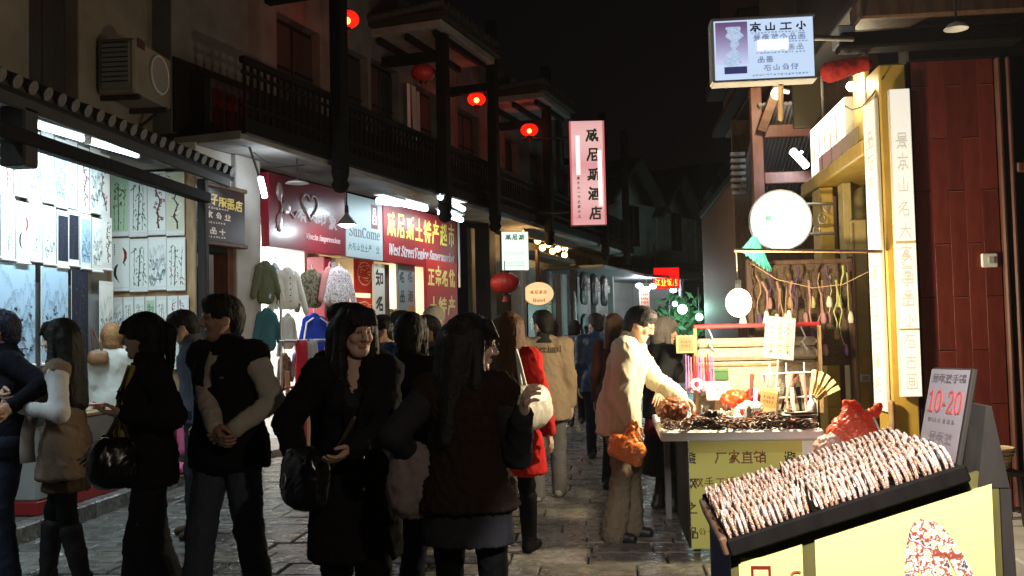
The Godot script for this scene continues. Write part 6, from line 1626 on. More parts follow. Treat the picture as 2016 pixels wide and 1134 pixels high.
# ------------------------------------------------------------------ the bangle cart in front
func cart() -> void:
	var o := Vector3(0.30, 0, -2.63)
	var c := thing("bangle_cart", "slope topped cart with yellow picture panels and a dark tray, nearest thing on the right", "cart", o)
	var slope := 17.6
	var wood_ := wood([0.055, 0.048, 0.012], [0.11, 0.095, 0.03], 0.5, 81)
	put(c, "front_board", extrude([Vector2(0, 0), Vector2(0.688, 0), Vector2(0.688, 1.146), Vector2(0, 0.928)], -0.02, 0.0), wood_)
	put(c, "side_board", extrude([Vector2(0, 0), Vector2(0.02, 0), Vector2(0.02, 0.91), Vector2(0, 0.91)], -0.54, -0.021), lin(0.03, 0.05, 0.22))
	put(c, "back_board", extrude([Vector2(0, 0), Vector2(0.60, 0), Vector2(0.60, 1.118), Vector2(0, 0.928)], -0.56, -0.541), wood_)
	put(c, "end_board", extrude([Vector2(0.69, 0), Vector2(0.74, 0), Vector2(0.715, 1.087), Vector2(0.69, 1.087)], -0.40, 0.004), M.dark_wood)
	put(c, "end_board_crest", extrude([Vector2(0.635, 1.09), Vector2(0.714, 1.09), Vector2(0.678, 1.30), Vector2(0.664, 1.30)], -0.30, 0.003), M.dark_wood)
	# yellow panels with their frames
	var im := sheet(256, 512, Color(0.86, 0.88, 0.52))
	var pan := mat(srgb(0.70, 0.72, 0.24), 0.5)
	var slo := tan(deg_to_rad(slope))
	put(c, "left_panel", extrude([Vector2(0.02, 0.02), Vector2(0.185, 0.02), Vector2(0.185, 0.888 + 0.185 * slo), Vector2(0.02, 0.888 + 0.02 * slo)], 0.0, 0.006), pan)
	put(c, "picture_panel", extrude([Vector2(0.218, 0.02), Vector2(0.668, 0.02), Vector2(0.668, 0.888 + 0.668 * slo), Vector2(0.218, 0.888 + 0.218 * slo)], 0.0, 0.006), pan)
	im = sheet(128, 420, Color(0.86, 0.88, 0.52))
	words_on(im, "景泰蓝", 14, 10, 66, 84, Vector2(0, 118), Color(0.42, 0.07, 0.08), 7)
	put(c, "character_print", plate(0.13, 0.60), printed(tex(im), 0.5), Vector3(0.09, 0.612, 0.0085))
	for k in 5: letters(c, "Clois".substr(k, 1), 0.058, lin(0.35, 0.08, 0.05), Vector3(0.163, 0.855 - 0.1 * k, 0.0085), "Droid Sans")
	var pr := mat(Color.WHITE, 0.4); pr.albedo_texture = noise_tex(0.06, [Color(0.88, 0.84, 0.78), Color(0.85, 0.70, 0.48), Color(0.9, 0.86, 0.82), Color(0.55, 0.26, 0.2), Color(0.86, 0.82, 0.78), Color(0.26, 0.24, 0.3), Color(0.9, 0.87, 0.83)], 17, 4, 256, FastNoiseLite.TYPE_CELLULAR, true)
	pr.uv1_triplanar = true; pr.uv1_scale = Vector3.ONE * 2.2
	# the pictured bangles: flat bands printed on the panel
	for b in [[0.515, 0.715, 0.07, 0.30, 6.0], [0.59, 0.71, 0.075, 0.31, 16.0], [0.33, 0.60, 0.07, 0.2, 0.0]]:
		put(c, "bangle_picture", flat_ring(b[2], b[3], 0.055), pr, Vector3(b[0], b[1], 0.009 + 0.002 * (b[0] * 2 - 0.6)), Vector3(0, 0, b[4]))
	for k in 7: cyl(c, "screw", M.black, 0.005, 0.005, 0.006, Vector3(0.05 + 0.085 * k, 0.907 + (0.05 + 0.09 * k) * slo, 0.003), Vector3(90, 0, 0), 8)
	for k in 4: letters(c, "Jing"[k], 0.14, lin(0.6, 0.68, 0.72), Vector3(-0.004, 0.74 - 0.12 * k, -0.2 - 0.11 * (k % 2)), "Droid Sans", true, 0.0, Vector3(0, -90, 0))
	# tray
	var tr := Node3D.new(); tr.name = "tray"; tr.position = Vector3(-0.005, 0.948, 0.02); tr.rotation.z = deg_to_rad(slope); c.add_child(tr)
	bx(tr, "tray_floor", M.black_wood, Vector3(0.63, 0.02, 0.58), Vector3(0.315, 0, -0.29), 0.004)
	bx(tr, "tray_lip", M.black_wood, Vector3(0.64, 0.045, 0.02), Vector3(0.315, -0.006, 0.011), 0.005)
	bx(tr, "tray_lip", M.black_wood, Vector3(0.64, 0.05, 0.02), Vector3(0.315, 0.01, -0.591), 0.005)
	bx(tr, "tray_lip", M.brown_wood, Vector3(0.02, 0.05, 0.60), Vector3(-0.011, 0.0, -0.29), 0.005)
	bx(tr, "tray_divider", M.black_wood, Vector3(0.01, 0.03, 0.56), Vector3(0.238, 0.026, -0.29), 0.003)
	var base := Transform3D(Basis(), o) * tr.transform
	var looks := []
	for k in 4:
		var m := mat(Color.WHITE, 0.16)
		m.clearcoat_enabled = true; m.clearcoat = 0.8; m.clearcoat_roughness = 0.08
		m.albedo_texture = noise_tex(0.09, [[Color(0.97, 0.95, 0.94), Color(0.62, 0.3, 0.13), Color(0.97, 0.95, 0.94), Color(0.33, 0.17, 0.08)], [Color(0.5, 0.15, 0.07), Color(0.92, 0.84, 0.78), Color(0.6, 0.28, 0.18), Color(0.25, 0.07, 0.08)], [Color(0.95, 0.93, 0.93), Color(0.78, 0.55, 0.35), Color(0.22, 0.17, 0.25), Color(0.97, 0.95, 0.95)], [Color(0.3, 0.15, 0.1), Color(0.95, 0.9, 0.86), Color(0.5, 0.24, 0.1), Color(0.12, 0.08, 0.09)]][k], 90 + k, 2, 128, FastNoiseLite.TYPE_CELLULAR, true)
		m.uv1_triplanar = true; m.uv1_scale = Vector3.ONE * 14.0
		looks.append(m)
	var names := ["white and rust flecked bangle", "dark red and gold flecked bangle", "white and indigo flecked bangle", "brown and cream flecked bangle"]
	for i in 40:
		if i == 15: continue
		for j in 7:
			var r := MeshInstance3D.new(); r.mesh = ring_mesh(0.0335, 0.0049, 18, 6); var k := rng.randi() % 4
			r.material_override = looks[k]
			var at := Vector3(0.012 + 0.0154 * i, 0.030 + rng.randf_range(-0.003, 0.003), -0.045 - 0.0795 * j + rng.randf_range(-0.006, 0.006))
			r.transform = base * Transform3D(Basis.from_euler(Vector3(rng.randf() * 6.0, 0, 0)) * Basis.from_euler(Vector3(0, 0, PI / 2 + rng.randf_range(-0.16, 0.10))), at)
			top(r, "bangle", "%s, %s from low end, %s row of the tray" % [names[k], ordinal(i + 1 if i < 15 else i), NTH[j]], "bangle", names[k] + "s in the cart tray")
	# price board standing at the high end
	im = sheet(120, 300, Color(0.50, 0.47, 0.50))
	words_on(im, "景泰蓝手镯", 8, 14, 19, 32, Vector2(21, 0), Color(0.2, 0.15, 0.18), 3)
	scribble(im, Rect2i(14, 162, 92, 26), 1, Color(0.3, 0.26, 0.3), 6, 3)
	words_on(im, "景泰蓝", 26, 210, 22, 38, Vector2(25, 0), Color(0.3, 0.26, 0.3), 3)
	var bl: Vector3 = Vector3(0.898, 1.127, -2.98); var br: Vector3 = Vector3(0.914, 1.133, -2.76); var tl: Vector3 = Vector3(0.954, 1.386, -3)
	var s := Node3D.new()
	var x := (br - bl).normalized(); var y := ((tl - bl) - x * (tl - bl).dot(x)).normalized()
	var w := (br - bl).length() * 1.18; var h := (tl - bl).length()
	s.transform = Transform3D(Basis(x, y, x.cross(y)), (bl + br) / 2 + x * 0.01)
	top(s, "price_board", "grey price board reading 10-20 standing at the high end of the cart tray", "sign")
	bx(s, "board", M.dark_wood, Vector3(w + 0.012, h, 0.014), Vector3(0.004, h / 2, -0.008), 0.003)
	put(s, "sign_face", plate(w, h - 0.01), printed(tex(im), 0.35), Vector3(0, h / 2, 0.0015))
	letters(s, "10-20", 0.085, lin(0.36, 0.05, 0.05), Vector3(0, h * 0.62, 0.002), "Droid Serif", false, 0.0, Vector3.ZERO, w * 0.86)
	# lamp that hangs over the cart, above the view
	var lp := thing("cart_lamp", "bulb under a metal shade hanging before and above the bangle cart", "lamp", Vector3(0.45, 2.35, -1.35))
	put(lp, "metal_shade", lathe_mesh([Vector2(0.02, 0.16), Vector2(0.05, 0.13), Vector2(0.10, 0.10), Vector2(0.095, 0.10), Vector2(0.045, 0.125), Vector2(0.02, 0.15)], 24), M.grey)
	ball(lp, "glowing_bulb", M.bulb, 0.045, Vector3(0, 0.03, 0))
	rod(lp, "cord", M.wire, Vector3(0, 0.14, 0), Vector3(0, 1.2, 0), 0.006)
	spot("cart_lamp_light", Vector3(0.45, 2.30, -1.35), Vector3(0.75, 0.8, -2.9), Color(1.0, 0.975, 0.94), 12.5, 29.5, 0.03)
	omni("cart_lamp_light", Vector3(0.45, 2.38, -1.35), Color(1.0, 0.92, 0.82), 1.3, 0.04)

func ordinal(n: int) -> String:
	var low := ["first", "second", "third", "fourth", "fifth", "sixth", "seventh", "eighth", "ninth", "tenth", "eleventh", "twelfth", "thirteenth", "fourteenth", "fifteenth", "sixteenth", "seventeenth", "eighteenth", "nineteenth"]
	if n < 20: return low[n - 1]
	if n % 10 == 0: return ["twentieth", "thirtieth", "fortieth"][n / 10 - 2]
	return ["twenty ", "thirty ", "forty "][n / 10 - 2] + low[n % 10 - 1]

func flat_ring(rx: float, ry: float, w: float) -> Mesh:
	var v := PackedVector3Array(); var idx := PackedInt32Array()
	var n := 36
	for i in n:
		var a := TAU * i / n
		for k in 2:
			var t := 1.0 - k * 1.0
			v.append(Vector3(cos(a) * (rx - w * k * 0.8), sin(a) * (ry - w * k), 0.0015 * t)); 
	for i in n:
		var a := i * 2; var b := ((i + 1) % n) * 2
		idx.append_array([a, a + 1, b, b, a + 1, b + 1])
	return smooth_mesh(v, idx)

# ------------------------------------------------------------------ people
var J := {}

func build_head(fem: bool) -> Array:
	if heads.has(fem): return heads[fem]
	var f := Field.new(Vector3(-0.11, -0.19, -0.13), Vector3(0.11, 0.15, 0.14), 0.0042)
	var n := 0.92 if fem else 1.0
	f.ell(Vector3(0, 0.032, -0.015), Vector3(0.074 * n, 0.088, 0.095))
	f.cap(Vector3(0, -0.015, 0.02), Vector3(0, -0.07, 0.038), (0.058 if fem else 0.063) * n, (0.034 if fem else 0.041) * n, 0.03)
	f.cap(Vector3(-0.012 * n, -0.092, 0.056), Vector3(0.012 * n, -0.092, 0.056), 0.018 * n, 0.018 * n, 0.03)
	for s in [-1.0, 1.0]:
		f.cap(Vector3(s * 0.056 * n, -0.025, 0.01), Vector3(s * 0.034 * n, -0.075, 0.04), 0.024 if fem else 0.028, 0.018 if fem else 0.024, 0.03)
		f.ell(Vector3(s * 0.038 * n, -0.020, 0.066), Vector3(0.020, 0.017, 0.014), 0.03)
		f.cap(Vector3(s * 0.014, 0.034, 0.083), Vector3(s * 0.046 * n, 0.032, 0.066), 0.0095, 0.008, 0.02)
		f.ell(Vector3(s * 0.031 * n, 0.013, 0.086), Vector3(0.017, 0.010, 0.011), 0.012, true)
		f.ell(Vector3(s * 0.031 * n, 0.012, 0.071), Vector3(0.0135, 0.0115, 0.0115), 0.004)
		f.ell(Vector3(s * 0.077 * n, -0.003, -0.012), Vector3(0.009, 0.032, 0.02), 0.008)
	f.cap(Vector3(0, 0.022, 0.082), Vector3(0, -0.018, 0.103), 0.0085, 0.0125, 0.014)
	for s in [-1.0, 1.0]: f.ell(Vector3(s * 0.011, -0.024, 0.094), Vector3(0.008, 0.007, 0.009), 0.008)
	f.cap(Vector3(-0.014, -0.0505, 0.079), Vector3(0.014, -0.0505, 0.079), 0.0065, 0.0065, 0.008)
	f.cap(Vector3(-0.012, -0.0600, 0.078), Vector3(0.012, -0.0600, 0.078), 0.007, 0.0075, 0.008)
	f.cap(Vector3(0, -0.05, -0.028), Vector3(0, -0.17, -0.04), 0.050 * n, 0.054 * n, 0.03)
	var v := PackedVector3Array(); var idx := PackedInt32Array()
	f.net(v, idx)
	var col := PackedColorArray()
	for p in v:
		var c := Color(1, 1, 1)
		var ax := absf(p.x)
		var e := Vector2(ax - 0.031 * n, p.y - 0.012)
		if p.z > 0.068 and e.length() < 0.0115 and absf(e.y) < 0.0065:
			c = Color(1.5, 1.9, 2.3) if Vector2(e.x, e.y).length() > 0.0062 else Color(0.05, 0.05, 0.06)
		elif p.z > 0.06 and absf(e.y) < 0.0085 and e.length() < 0.0165: c = Color(0.35, 0.3, 0.32)
		elif p.z > 0.045 and absf(p.y - 0.037 - (0.004 if ax < 0.035 else 0.0)) < 0.0042 and ax > 0.013 and ax < 0.05: c = Color(0.16, 0.14, 0.14)
		elif p.z > 0.078 and absf(p.y + 0.0555) < 0.0013 and ax < 0.018: c = Color(0.3, 0.15, 0.15)
		elif p.z > 0.078 and absf(p.y + 0.0555) < 0.0105 and ax < 0.019: c = Color(0.95, 0.55, 0.55) if fem else Color(0.85, 0.68, 0.66)
		elif p.z > 0.09 and absf(p.y + 0.029) < 0.004 and ax > 0.004 and ax < 0.011: c = Color(0.45, 0.35, 0.33)
		elif p.z > 0.05 and Vector2(ax - 0.042, p.y + 0.022).length() < 0.02: c = Color(1.06, 0.93, 0.9)
		col.append(c)
	heads[fem] = [v, idx, col]
	return heads[fem]

func build_hand(curl: float, right: bool) -> Array:
	var key := "%.1f %s" % [curl, right]
	if hands.has(key): return hands[key]
	var f := Field.new(Vector3(-0.07, -0.21, -0.05), Vector3(0.09, 0.03, 0.12), 0.0042)
	f.cap(Vector3(0, 0.01, 0), Vector3(0, -0.03, 0), 0.024, 0.027, 0.01, Vector3(0, 0, 1), 0.8)
	f.cap(Vector3(0.016, -0.035, 0), Vector3(0.024, -0.085, 0), 0.021, 0.018, 0.015, Vector3(0, 0, 1), 0.75)
	f.cap(Vector3(-0.012, -0.035, 0), Vector3(-0.022, -0.08, 0), 0.021, 0.017, 0.02, Vector3(0, 0, 1), 0.75)
	var len := [0.074, 0.082, 0.077, 0.06]
	for i in 4:
		var p := Vector3(0.031 - 0.0205 * i, -0.092 + (0.006 if i == 3 else 0.0), 0.0)
		var a := curl * 0.5 + 0.05 * i
		var dirx := 0.10 - 0.07 * i
		for s in 3:
			var d := Vector3(dirx * (1.0 - 0.3 * s), -cos(a), sin(a)).normalized()
			var q: Vector3 = p + d * len[i] * [0.45, 0.31, 0.24][s]
			f.cap(p, q, 0.0092 - 0.0008 * s, 0.0085 - 0.0008 * s, 0.004)
			p = q; a += curl * (0.9 if s == 0 else 0.6)
	var t0 := Vector3(0.024, -0.028, 0.008); var t1 := t0 + Vector3(0.028, -0.03, 0.014); var t2 := t1 + Vector3(0.008 - 0.02 * curl, -0.03, 0.006 + 0.012 * curl)
	f.cap(t0, t1, 0.015, 0.0115, 0.012); f.cap(t1, t2, 0.0105, 0.0088, 0.004); f.cap(t2, t2 + (t2 - t1) * 0.55 + Vector3(-0.008 * curl, 0, 0), 0.0092, 0.0078, 0.004)
	var v := PackedVector3Array(); var idx := PackedInt32Array()
	f.net(v, idx)
	if right:
		for i in v.size(): v[i].z = -v[i].z
		idx.reverse()
	hands[key] = [v, idx]
	return hands[key]

func build_hair(kind: String) -> Mesh:
	if hairs.has(kind): return hairs[kind]
	var long := kind in ["long", "long_back", "waves"]
	var f := Field.new(Vector3(-0.16, -0.50 if long else -0.24, -0.24), Vector3(0.16, 0.17, 0.16), 0.007 if long else 0.0055)
	f.ell(Vector3(0, 0.042, -0.02), Vector3(0.087, 0.096, 0.107))
	if kind == "short" or kind == "spiky":
		f.ell(Vector3(0, 0.095, 0.02), Vector3(0.07, 0.045, 0.075), 0.03)
		f.cap(Vector3(0, 0.0, -0.06), Vector3(0, -0.04, -0.06), 0.068, 0.06, 0.02)
	if kind == "cap":
		f.cap(Vector3(0, 0.04, 0.08), Vector3(0, 0.04, 0.13), 0.05, 0.04, 0.02, Vector3.UP, 0.3)
	if kind in ["pony", "bun", "bob", "long", "long_back", "waves"]:
		f.cap(Vector3(0, 0.0, -0.05), Vector3(0, -0.06, -0.05), 0.08, 0.07, 0.03)
	# the face stays free
	f.ell(Vector3(0, -0.045, 0.115), Vector3(0.064, 0.10, 0.085), 0.0, true)
	f.ell(Vector3(0, -0.13, 0.05), Vector3(0.09, 0.09, 0.07), 0.0, true)
	if kind in ["short", "spiky", "cap"]:
		f.ell(Vector3(0, -0.15, 0.03), Vector3(0.12, 0.12, 0.11), 0.0, true)
		for s in [-1.0, 1.0]: f.ell(Vector3(s * 0.085, -0.02, -0.005), Vector3(0.03, 0.035, 0.028), 0.0, true)
	if kind == "pony":
		f.cap(Vector3(0, 0.05, -0.115), Vector3(0, 0.02, -0.15), 0.03, 0.032, 0.015)
		f.cap(Vector3(0, 0.02, -0.15), Vector3(0, -0.17, -0.14), 0.036, 0.016, 0.02)
		for s in [-1.0, 0.0, 1.0]: f.cap(Vector3(s * 0.035, 0.075, 0.062), Vector3(s * 0.042, 0.04, 0.087), 0.022, 0.012, 0.015)
	if kind == "bun": f.cap(Vector3(0, 0.06, -0.11), Vector3(0.01, -0.2, -0.15), 0.034, 0.02, 0.02)
	if kind in ["bob", "long", "waves"]:
		for s in [-1.0, -0.5, 0.0, 0.5, 1.0]: f.cap(Vector3(s * 0.05, 0.10, 0.05), Vector3(s * 0.052, 0.047, 0.088), 0.018, 0.009, 0.012)
	if kind == "bob":
		for s in [-1.0, 1.0]: f.cap(Vector3(s * 0.07, 0.03, -0.01), Vector3(s * 0.075, -0.11, 0.0), 0.03, 0.022, 0.02)
	if long:
		for s in [-1.0, 1.0]:
			f.cap(Vector3(s * 0.074, 0.05, 0.0), Vector3(s * 0.086, -0.15, 0.012), 0.028, 0.034, 0.03)
			f.cap(Vector3(s * 0.086, -0.15, 0.012), Vector3(s * 0.085, -0.36 if kind != "waves" else -0.27, 0.05), 0.034, 0.018, 0.03)
			f.cap(Vector3(s * 0.05, 0.0, -0.07), Vector3(s * 0.07, -0.38, -0.085), 0.06, 0.04, 0.03)
		f.cap(Vector3(0, 0.0, -0.08), Vector3(0, -0.4, -0.1), 0.07, 0.05, 0.04)
	if kind == "long_back":
		for s in [-1.0, 1.0]: f.cap(Vector3(s * 0.06, 0.02, -0.06), Vector3(s * 0.07, -0.33, -0.06), 0.055, 0.04, 0.04)
	hairs[kind] = field_mesh(f, 0.0045 if kind != "spiky" else 0.008, 26.0, Vector3(1, 0.16 if kind != "spiky" else 0.6, 1))
	return hairs[kind]

func build_shoe(kind: String) -> Mesh:
	var key := "shoe " + kind
	if meshes.has(key): return meshes[key]
	var f := Field.new(Vector3(-0.08, -0.01, -0.12), Vector3(0.08, 0.36, 0.22), 0.009)
	f.cap(Vector3(0, 0.035, -0.04), Vector3(0, 0.03, 0.13), 0.04, 0.036, 0.02)
	f.cap(Vector3(0, 0.055, 0.0), Vector3(0, 0.045, 0.07), 0.038, 0.03, 0.03)
	f.cap(Vector3(0, 0.07, -0.02), Vector3(0, 0.1, -0.02), 0.04, 0.04, 0.02)
	f.cap(Vector3(0, -0.06, -0.2), Vector3(0, -0.06, 0.3), 0.062, 0.062, 0.0, Vector3.RIGHT, 4.0, true)
	meshes[key] = field_mesh(f, 0.002, 20.0, Vector3.ONE)
	return meshes[key]

func ik(a: Vector3, b: Vector3, l1: float, l2: float, pole: Vector3) -> Vector3:
	var d := b - a; var l := clampf(d.length(), absf(l1 - l2) + 0.01, l1 + l2 - 0.002)
	var n := d.normalized()
	var x := (l1 * l1 - l2 * l2 + l * l) / (2 * l)
	var h := sqrt(maxf(l1 * l1 - x * x, 0.0))
	var p := (pole - n * pole.dot(n)).normalized()
	return a + n * x + p * h

func add_arrays(V: PackedVector3Array, I: PackedInt32Array, C: PackedColorArray, src: Array, t: Transform3D) -> void:
	var first := V.size()
	for p in src[0]: V.append(t * p)
	for i in src[1]: I.append(i + first)
	if src.size() > 2: C.append_array(src[2])
	while C.size() < V.size(): C.append(Color.WHITE)

func person(label: String, at: Vector3, yaw: float, s: Dictionary, group := "") -> Node3D:
	var o := thing("person", label, "person", at, yaw, group)
	var inv := o.transform.affine_inverse()
	var fem: bool = s.get("fem", false)
	var k: float = s.get("h", 1.7) / 1.7
	var wide: float = s.get("wide", 1.0)
	var cell: float = s.get("cell", 0.014)
	var hipy: float = s.get("hip", 0.955) * k
	var sp_ := Basis(Vector3.RIGHT, deg_to_rad(s.get("lean", 2.0))) * Basis(Vector3.UP, deg_to_rad(s.get("twist", 0.0)))
	var P := Vector3(0, hipy, s.get("hipz", 0.0))
	var sw := (0.155 if fem else 0.178) * k * wide
	var chest := P + sp_ * Vector3(0, 0.31 * k, 0.0)
	var neck := P + sp_ * Vector3(0, 0.495 * k, -0.015)
	var sh := [P + sp_ * Vector3(sw, 0.445 * k, -0.01), P + sp_ * Vector3(-sw, 0.445 * k, -0.01)]
	var hb := Basis(Vector3.UP, deg_to_rad(s.get("hyaw", 0.0))) * Basis(Vector3.RIGHT, deg_to_rad(s.get("hpitch", 4.0)))
	var head := neck + sp_ * Vector3(0, 0.035, 0.012) + hb * Vector3(0, 0.11, 0.022)
	var la := 0.285 * k; var lf := 0.245 * k
	var hand := [Vector3(0.235 * k * wide, 0.80 * k, 0.03), Vector3(-0.235 * k * wide, 0.80 * k, 0.03)]
	if s.has("lw"): hand[0] = inv * (s.lw as Vector3)
	if s.has("rw"): hand[1] = inv * (s.rw as Vector3)
	if s.has("lh"): hand[0] = s.lh
	if s.has("rh"): hand[1] = s.rh
	var el := []; var wr := []
	for i in 2:
		var pole: Vector3 = s.get("lpole" if i == 0 else "rpole", Vector3(0.45 if i == 0 else -0.45, -0.2, -1.0))
		var e := ik(sh[i], hand[i], la, lf, pole)
		el.append(e); wr.append(e + (hand[i] - e).normalized() * lf)
	var hip := [P + Vector3(0.085 * k, -0.04, 0), P + Vector3(-0.085 * k, -0.04, 0)]
	var foot := [s.get("lf", Vector3(0.10, 0, 0.0)), s.get("rf", Vector3(-0.10, 0, 0.02))]
	var knee := []; var ank := []
	for i in 2:
		var a: Vector3 = foot[i] + Vector3(0, 0.085, 0)
		var kn := ik(hip[i], a, 0.425 * k, 0.41 * k, Vector3(0.08 if i == 0 else -0.08, 0, 1))
		knee.append(kn); ank.append(kn + (a - kn).normalized() * 0.41 * k)
	var fz := sp_ * Vector3(0, 0, 1)
	J = {"P": P, "chest": chest, "neck": neck, "sh": sh, "el": el, "wr": wr, "head": head, "hb": hb, "hip": hip, "knee": knee, "ank": ank, "fz": fz, "sp": sp_}
	var lo := P; var hi := P
	for p in [neck] + sh + el + wr + hip + knee + ank:
		lo = lo.min(p); hi = hi.max(p)
	lo -= Vector3(0.3, 0.1, 0.3); hi += Vector3(0.3, 0.12, 0.3)
	# the body, one mesh: core, head, hands
	var f := Field.new(lo, hi, 0.02)
	f.cap(P, chest, 0.095 * k, 0.105 * k, 0.04, fz, 0.72)
	f.cap(sh[0], sh[1], 0.045, 0.045, 0.05)
	f.cap(hip[0], hip[1], 0.085, 0.085, 0.05)
	f.cap(chest, neck, 0.09, 0.045, 0.05)
	f.cap(neck, head - hb * Vector3(0, 0.06, 0.03), 0.048, 0.045, 0.02)
	for i in 2:
		f.cap(sh[i], el[i], 0.043, 0.036, 0.03); f.cap(el[i], wr[i], 0.036, 0.025, 0.02)
		f.cap(hip[i], knee[i], 0.07, 0.046, 0.03); f.cap(knee[i], ank[i], 0.046, 0.034, 0.02)
	var V := PackedVector3Array(); var I := PackedInt32Array(); var C := PackedColorArray()
	f.net(V, I)
	while C.size() < V.size(): C.append(Color.WHITE)
	add_arrays(V, I, C, build_head(fem), Transform3D(hb * Basis.from_scale(Vector3.ONE * (0.97 if fem else 1.0)), head))
	for i in 2:
		var y: Vector3 = -(wr[i] - el[i]).normalized()
		if s.has("hdir"): y = -(s.hdir[i] as Vector3).normalized()
		var th: Vector3 = s.get("lthumb" if i == 0 else "rthumb", Vector3(0, 0.2, 1))
		var x := (th - y * th.dot(y)).normalized()
		add_arrays(V, I, C, build_hand(s.get("curl", 0.45), i == 1), Transform3D(Basis(x, y, x.cross(y)) * Basis.from_scale(Vector3.ONE * (0.9 if fem else 1.0)), wr[i]))
	var skin: Color = s.get("skin", srgb(0.50, 0.30, 0.21))
	var sm := mat(skin, 0.5); sm.vertex_color_use_as_albedo = true
	put(o, "body", smooth_mesh(V, I, C), sm)
	var hm := mat(s.get("hair_color", srgb(0.010, 0.008, 0.008)), 0.58)
	hm.metallic_specular = 0.4
	hm.normal_enabled = true; hm.normal_texture = fab; hm.normal_scale = 0.9; hm.uv1_triplanar = true; hm.uv1_scale = Vector3(16.0, 0.8, 16.0)
	if s.get("hair", "short") == "cap": hm.roughness = 0.9
	var hr := put(o, "cap" if s.get("hair", "short") == "cap" else "hair", build_hair(s.get("hair", "short")), hm, head)
	hr.basis = hb
	# clothes
	for g in s.wear:
		var gk: String = g.k; var t: float = g.get("t", 0.0); var c2: float = g.get("cell", cell)
		var F := Field.new(lo - Vector3.ONE * t, hi + Vector3.ONE * t, c2)
		var wrad := (0.112 if fem else 0.135) * k * wide + t; var crad := (0.124 if fem else 0.15) * k * wide + t; var hrad := (0.118 if fem else 0.118) * k * wide + t
		if gk in ["top", "vest"]:
			F.cap(P + sp_ * Vector3(0, 0.08 * k, 0), chest, wrad, crad, 0.05, fz, 0.74)
			F.cap(P, P + sp_ * Vector3(0, 0.1 * k, 0), hrad * 1.12, wrad, 0.06, fz, 0.8)
			F.cap(sh[0].lerp(sh[1], 0.02), sh[0].lerp(sh[1], 0.98), 0.058 + t * 0.75, 0.058 + t * 0.75, 0.06)
			F.cap(chest + sp_ * Vector3(0, 0.08, 0), neck - sp_ * Vector3(0, 0.005, 0), 0.115 * k + t, 0.062 + t * 0.6, 0.05, fz, 0.85)
			if fem:
				for sg in [-1.0, 1.0]: F.ell(chest + sp_ * Vector3(sg * 0.062, 0.015, 0.085 + t * 0.5), Vector3(0.058, 0.06, 0.05), 0.05)
			var hem: float = g.get("hem", 0.1)
			var fl: float = g.get("flare", 0.01)
			var sway := Vector3(0, 0, s.get("sway", 0.0))
			F.cap(P, P + Vector3(0, -hem, 0) + sway, hrad * 1.14, hrad * 1.14 + fl, 0.05, fz, 0.82)
			for i in 2: F.cap(hip[i] + Vector3(0, 0.02, 0), hip[i] + Vector3(0, 0.04 - hem, 0) + sway, 0.098 * k + t, 0.10 * k + t + fl * 0.6, 0.05, fz, 0.95)
			# the hem is cut off level
			F.cap(P + Vector3(-0.6, -hem - 0.42, 0), P + Vector3(0.6, -hem - 0.42, 0), 0.42, 0.42, 0.0, Vector3(0, 0, 1), 3.0, true)
			if gk == "top":
				for i in 2:
					var slen: float = g.get("slen", 0.96)
					F.cap(sh[i], el[i], 0.056 + t * 0.7, 0.047 + t * 0.55, 0.035)
					F.cap(el[i], el[i].lerp(wr[i], slen), 0.047 + t * 0.55, 0.036 + t * 0.45, 0.02)
			F.cap(neck + sp_ * Vector3(0, 0.02, 0.03), neck + sp_ * Vector3(0, 0.2, 0.06), 0.05, 0.07, 0.0, Vector3.ZERO, 1.0, true)
			if g.has("open"):
				F.cap(neck + sp_ * Vector3(0, 0.0, 0.1), P + sp_ * Vector3(0, 0.0, 0.19), g.open * 0.55, g.open, 0.0, Vector3.ZERO, 1.0, true)
				F.cap(P + sp_ * Vector3(0, 0.0, 0.19), P + Vector3(0, -hem - 0.1, 0.2), g.open, g.open * 1.1, 0.0, Vector3.ZERO, 1.0, true)
			if g.has("vneck"): F.cap(neck + sp_ * Vector3(0, 0.03, 0.07), chest + sp_ * Vector3(0, 0.02, 0.14), 0.055, g.vneck, 0.0, Vector3.ZERO, 1.0, true)
		elif gk == "legs":
			F.cap(hip[0], hip[1], 0.112 * k + t, 0.112 * k + t, 0.05, fz, 0.95)
			F.cap(P + Vector3(0, 0.06, 0), P, wrad * 0.98, hrad * 1.05, 0.04, fz, 0.78)
			for i in 2:
				F.cap(hip[i], knee[i], 0.088 * k + t, 0.060 * k + t, 0.035)
				F.cap(knee[i], knee[i].lerp(ank[i], 1.06), 0.060 * k + t, g.get("cuff", 0.055), 0.03)
		elif gk == "skirt":
			var d: float = g.get("hem", 0.35)
			F.cap(P + Vector3(0, 0.08, 0), P + Vector3(0, -d, 0), wrad, hrad + g.get("flare", 0.06), 0.04, fz, 0.85)
			F.cap(P + Vector3(-0.6, -d - 0.42, 0), P + Vector3(0.6, -d - 0.42, 0), 0.42, 0.42, 0.0, Vector3(0, 0, 1), 3.0, true)
		put(o, g.n, field_mesh(F, g.get("amp", 0.008), g.get("freq", 6.5), g.get("str", Vector3(1, 0.55, 1))), g.m)
	if s.get("shoe", "low") == "boot":
		var B := Field.new(lo, hi, 0.014)
		for i in 2: B.cap(knee[i].lerp(ank[i], 0.25), ank[i], 0.066, 0.048, 0.01)
		put(o, "boot_shafts", field_mesh(B, 0.006, 9.0), s.get("shoe_m", M.black))
	for i in 2:
		var so := put(o, "shoe", build_shoe(s.get("shoe", "low")), s.get("shoe_m", M.black), ank[i] - Vector3(0, 0.085, 0), Vector3(0, (s.get("toe", 8.0)) * (1 if i == 0 else -1), 0))
		so.position.y = maxf(so.position.y, 0.0)
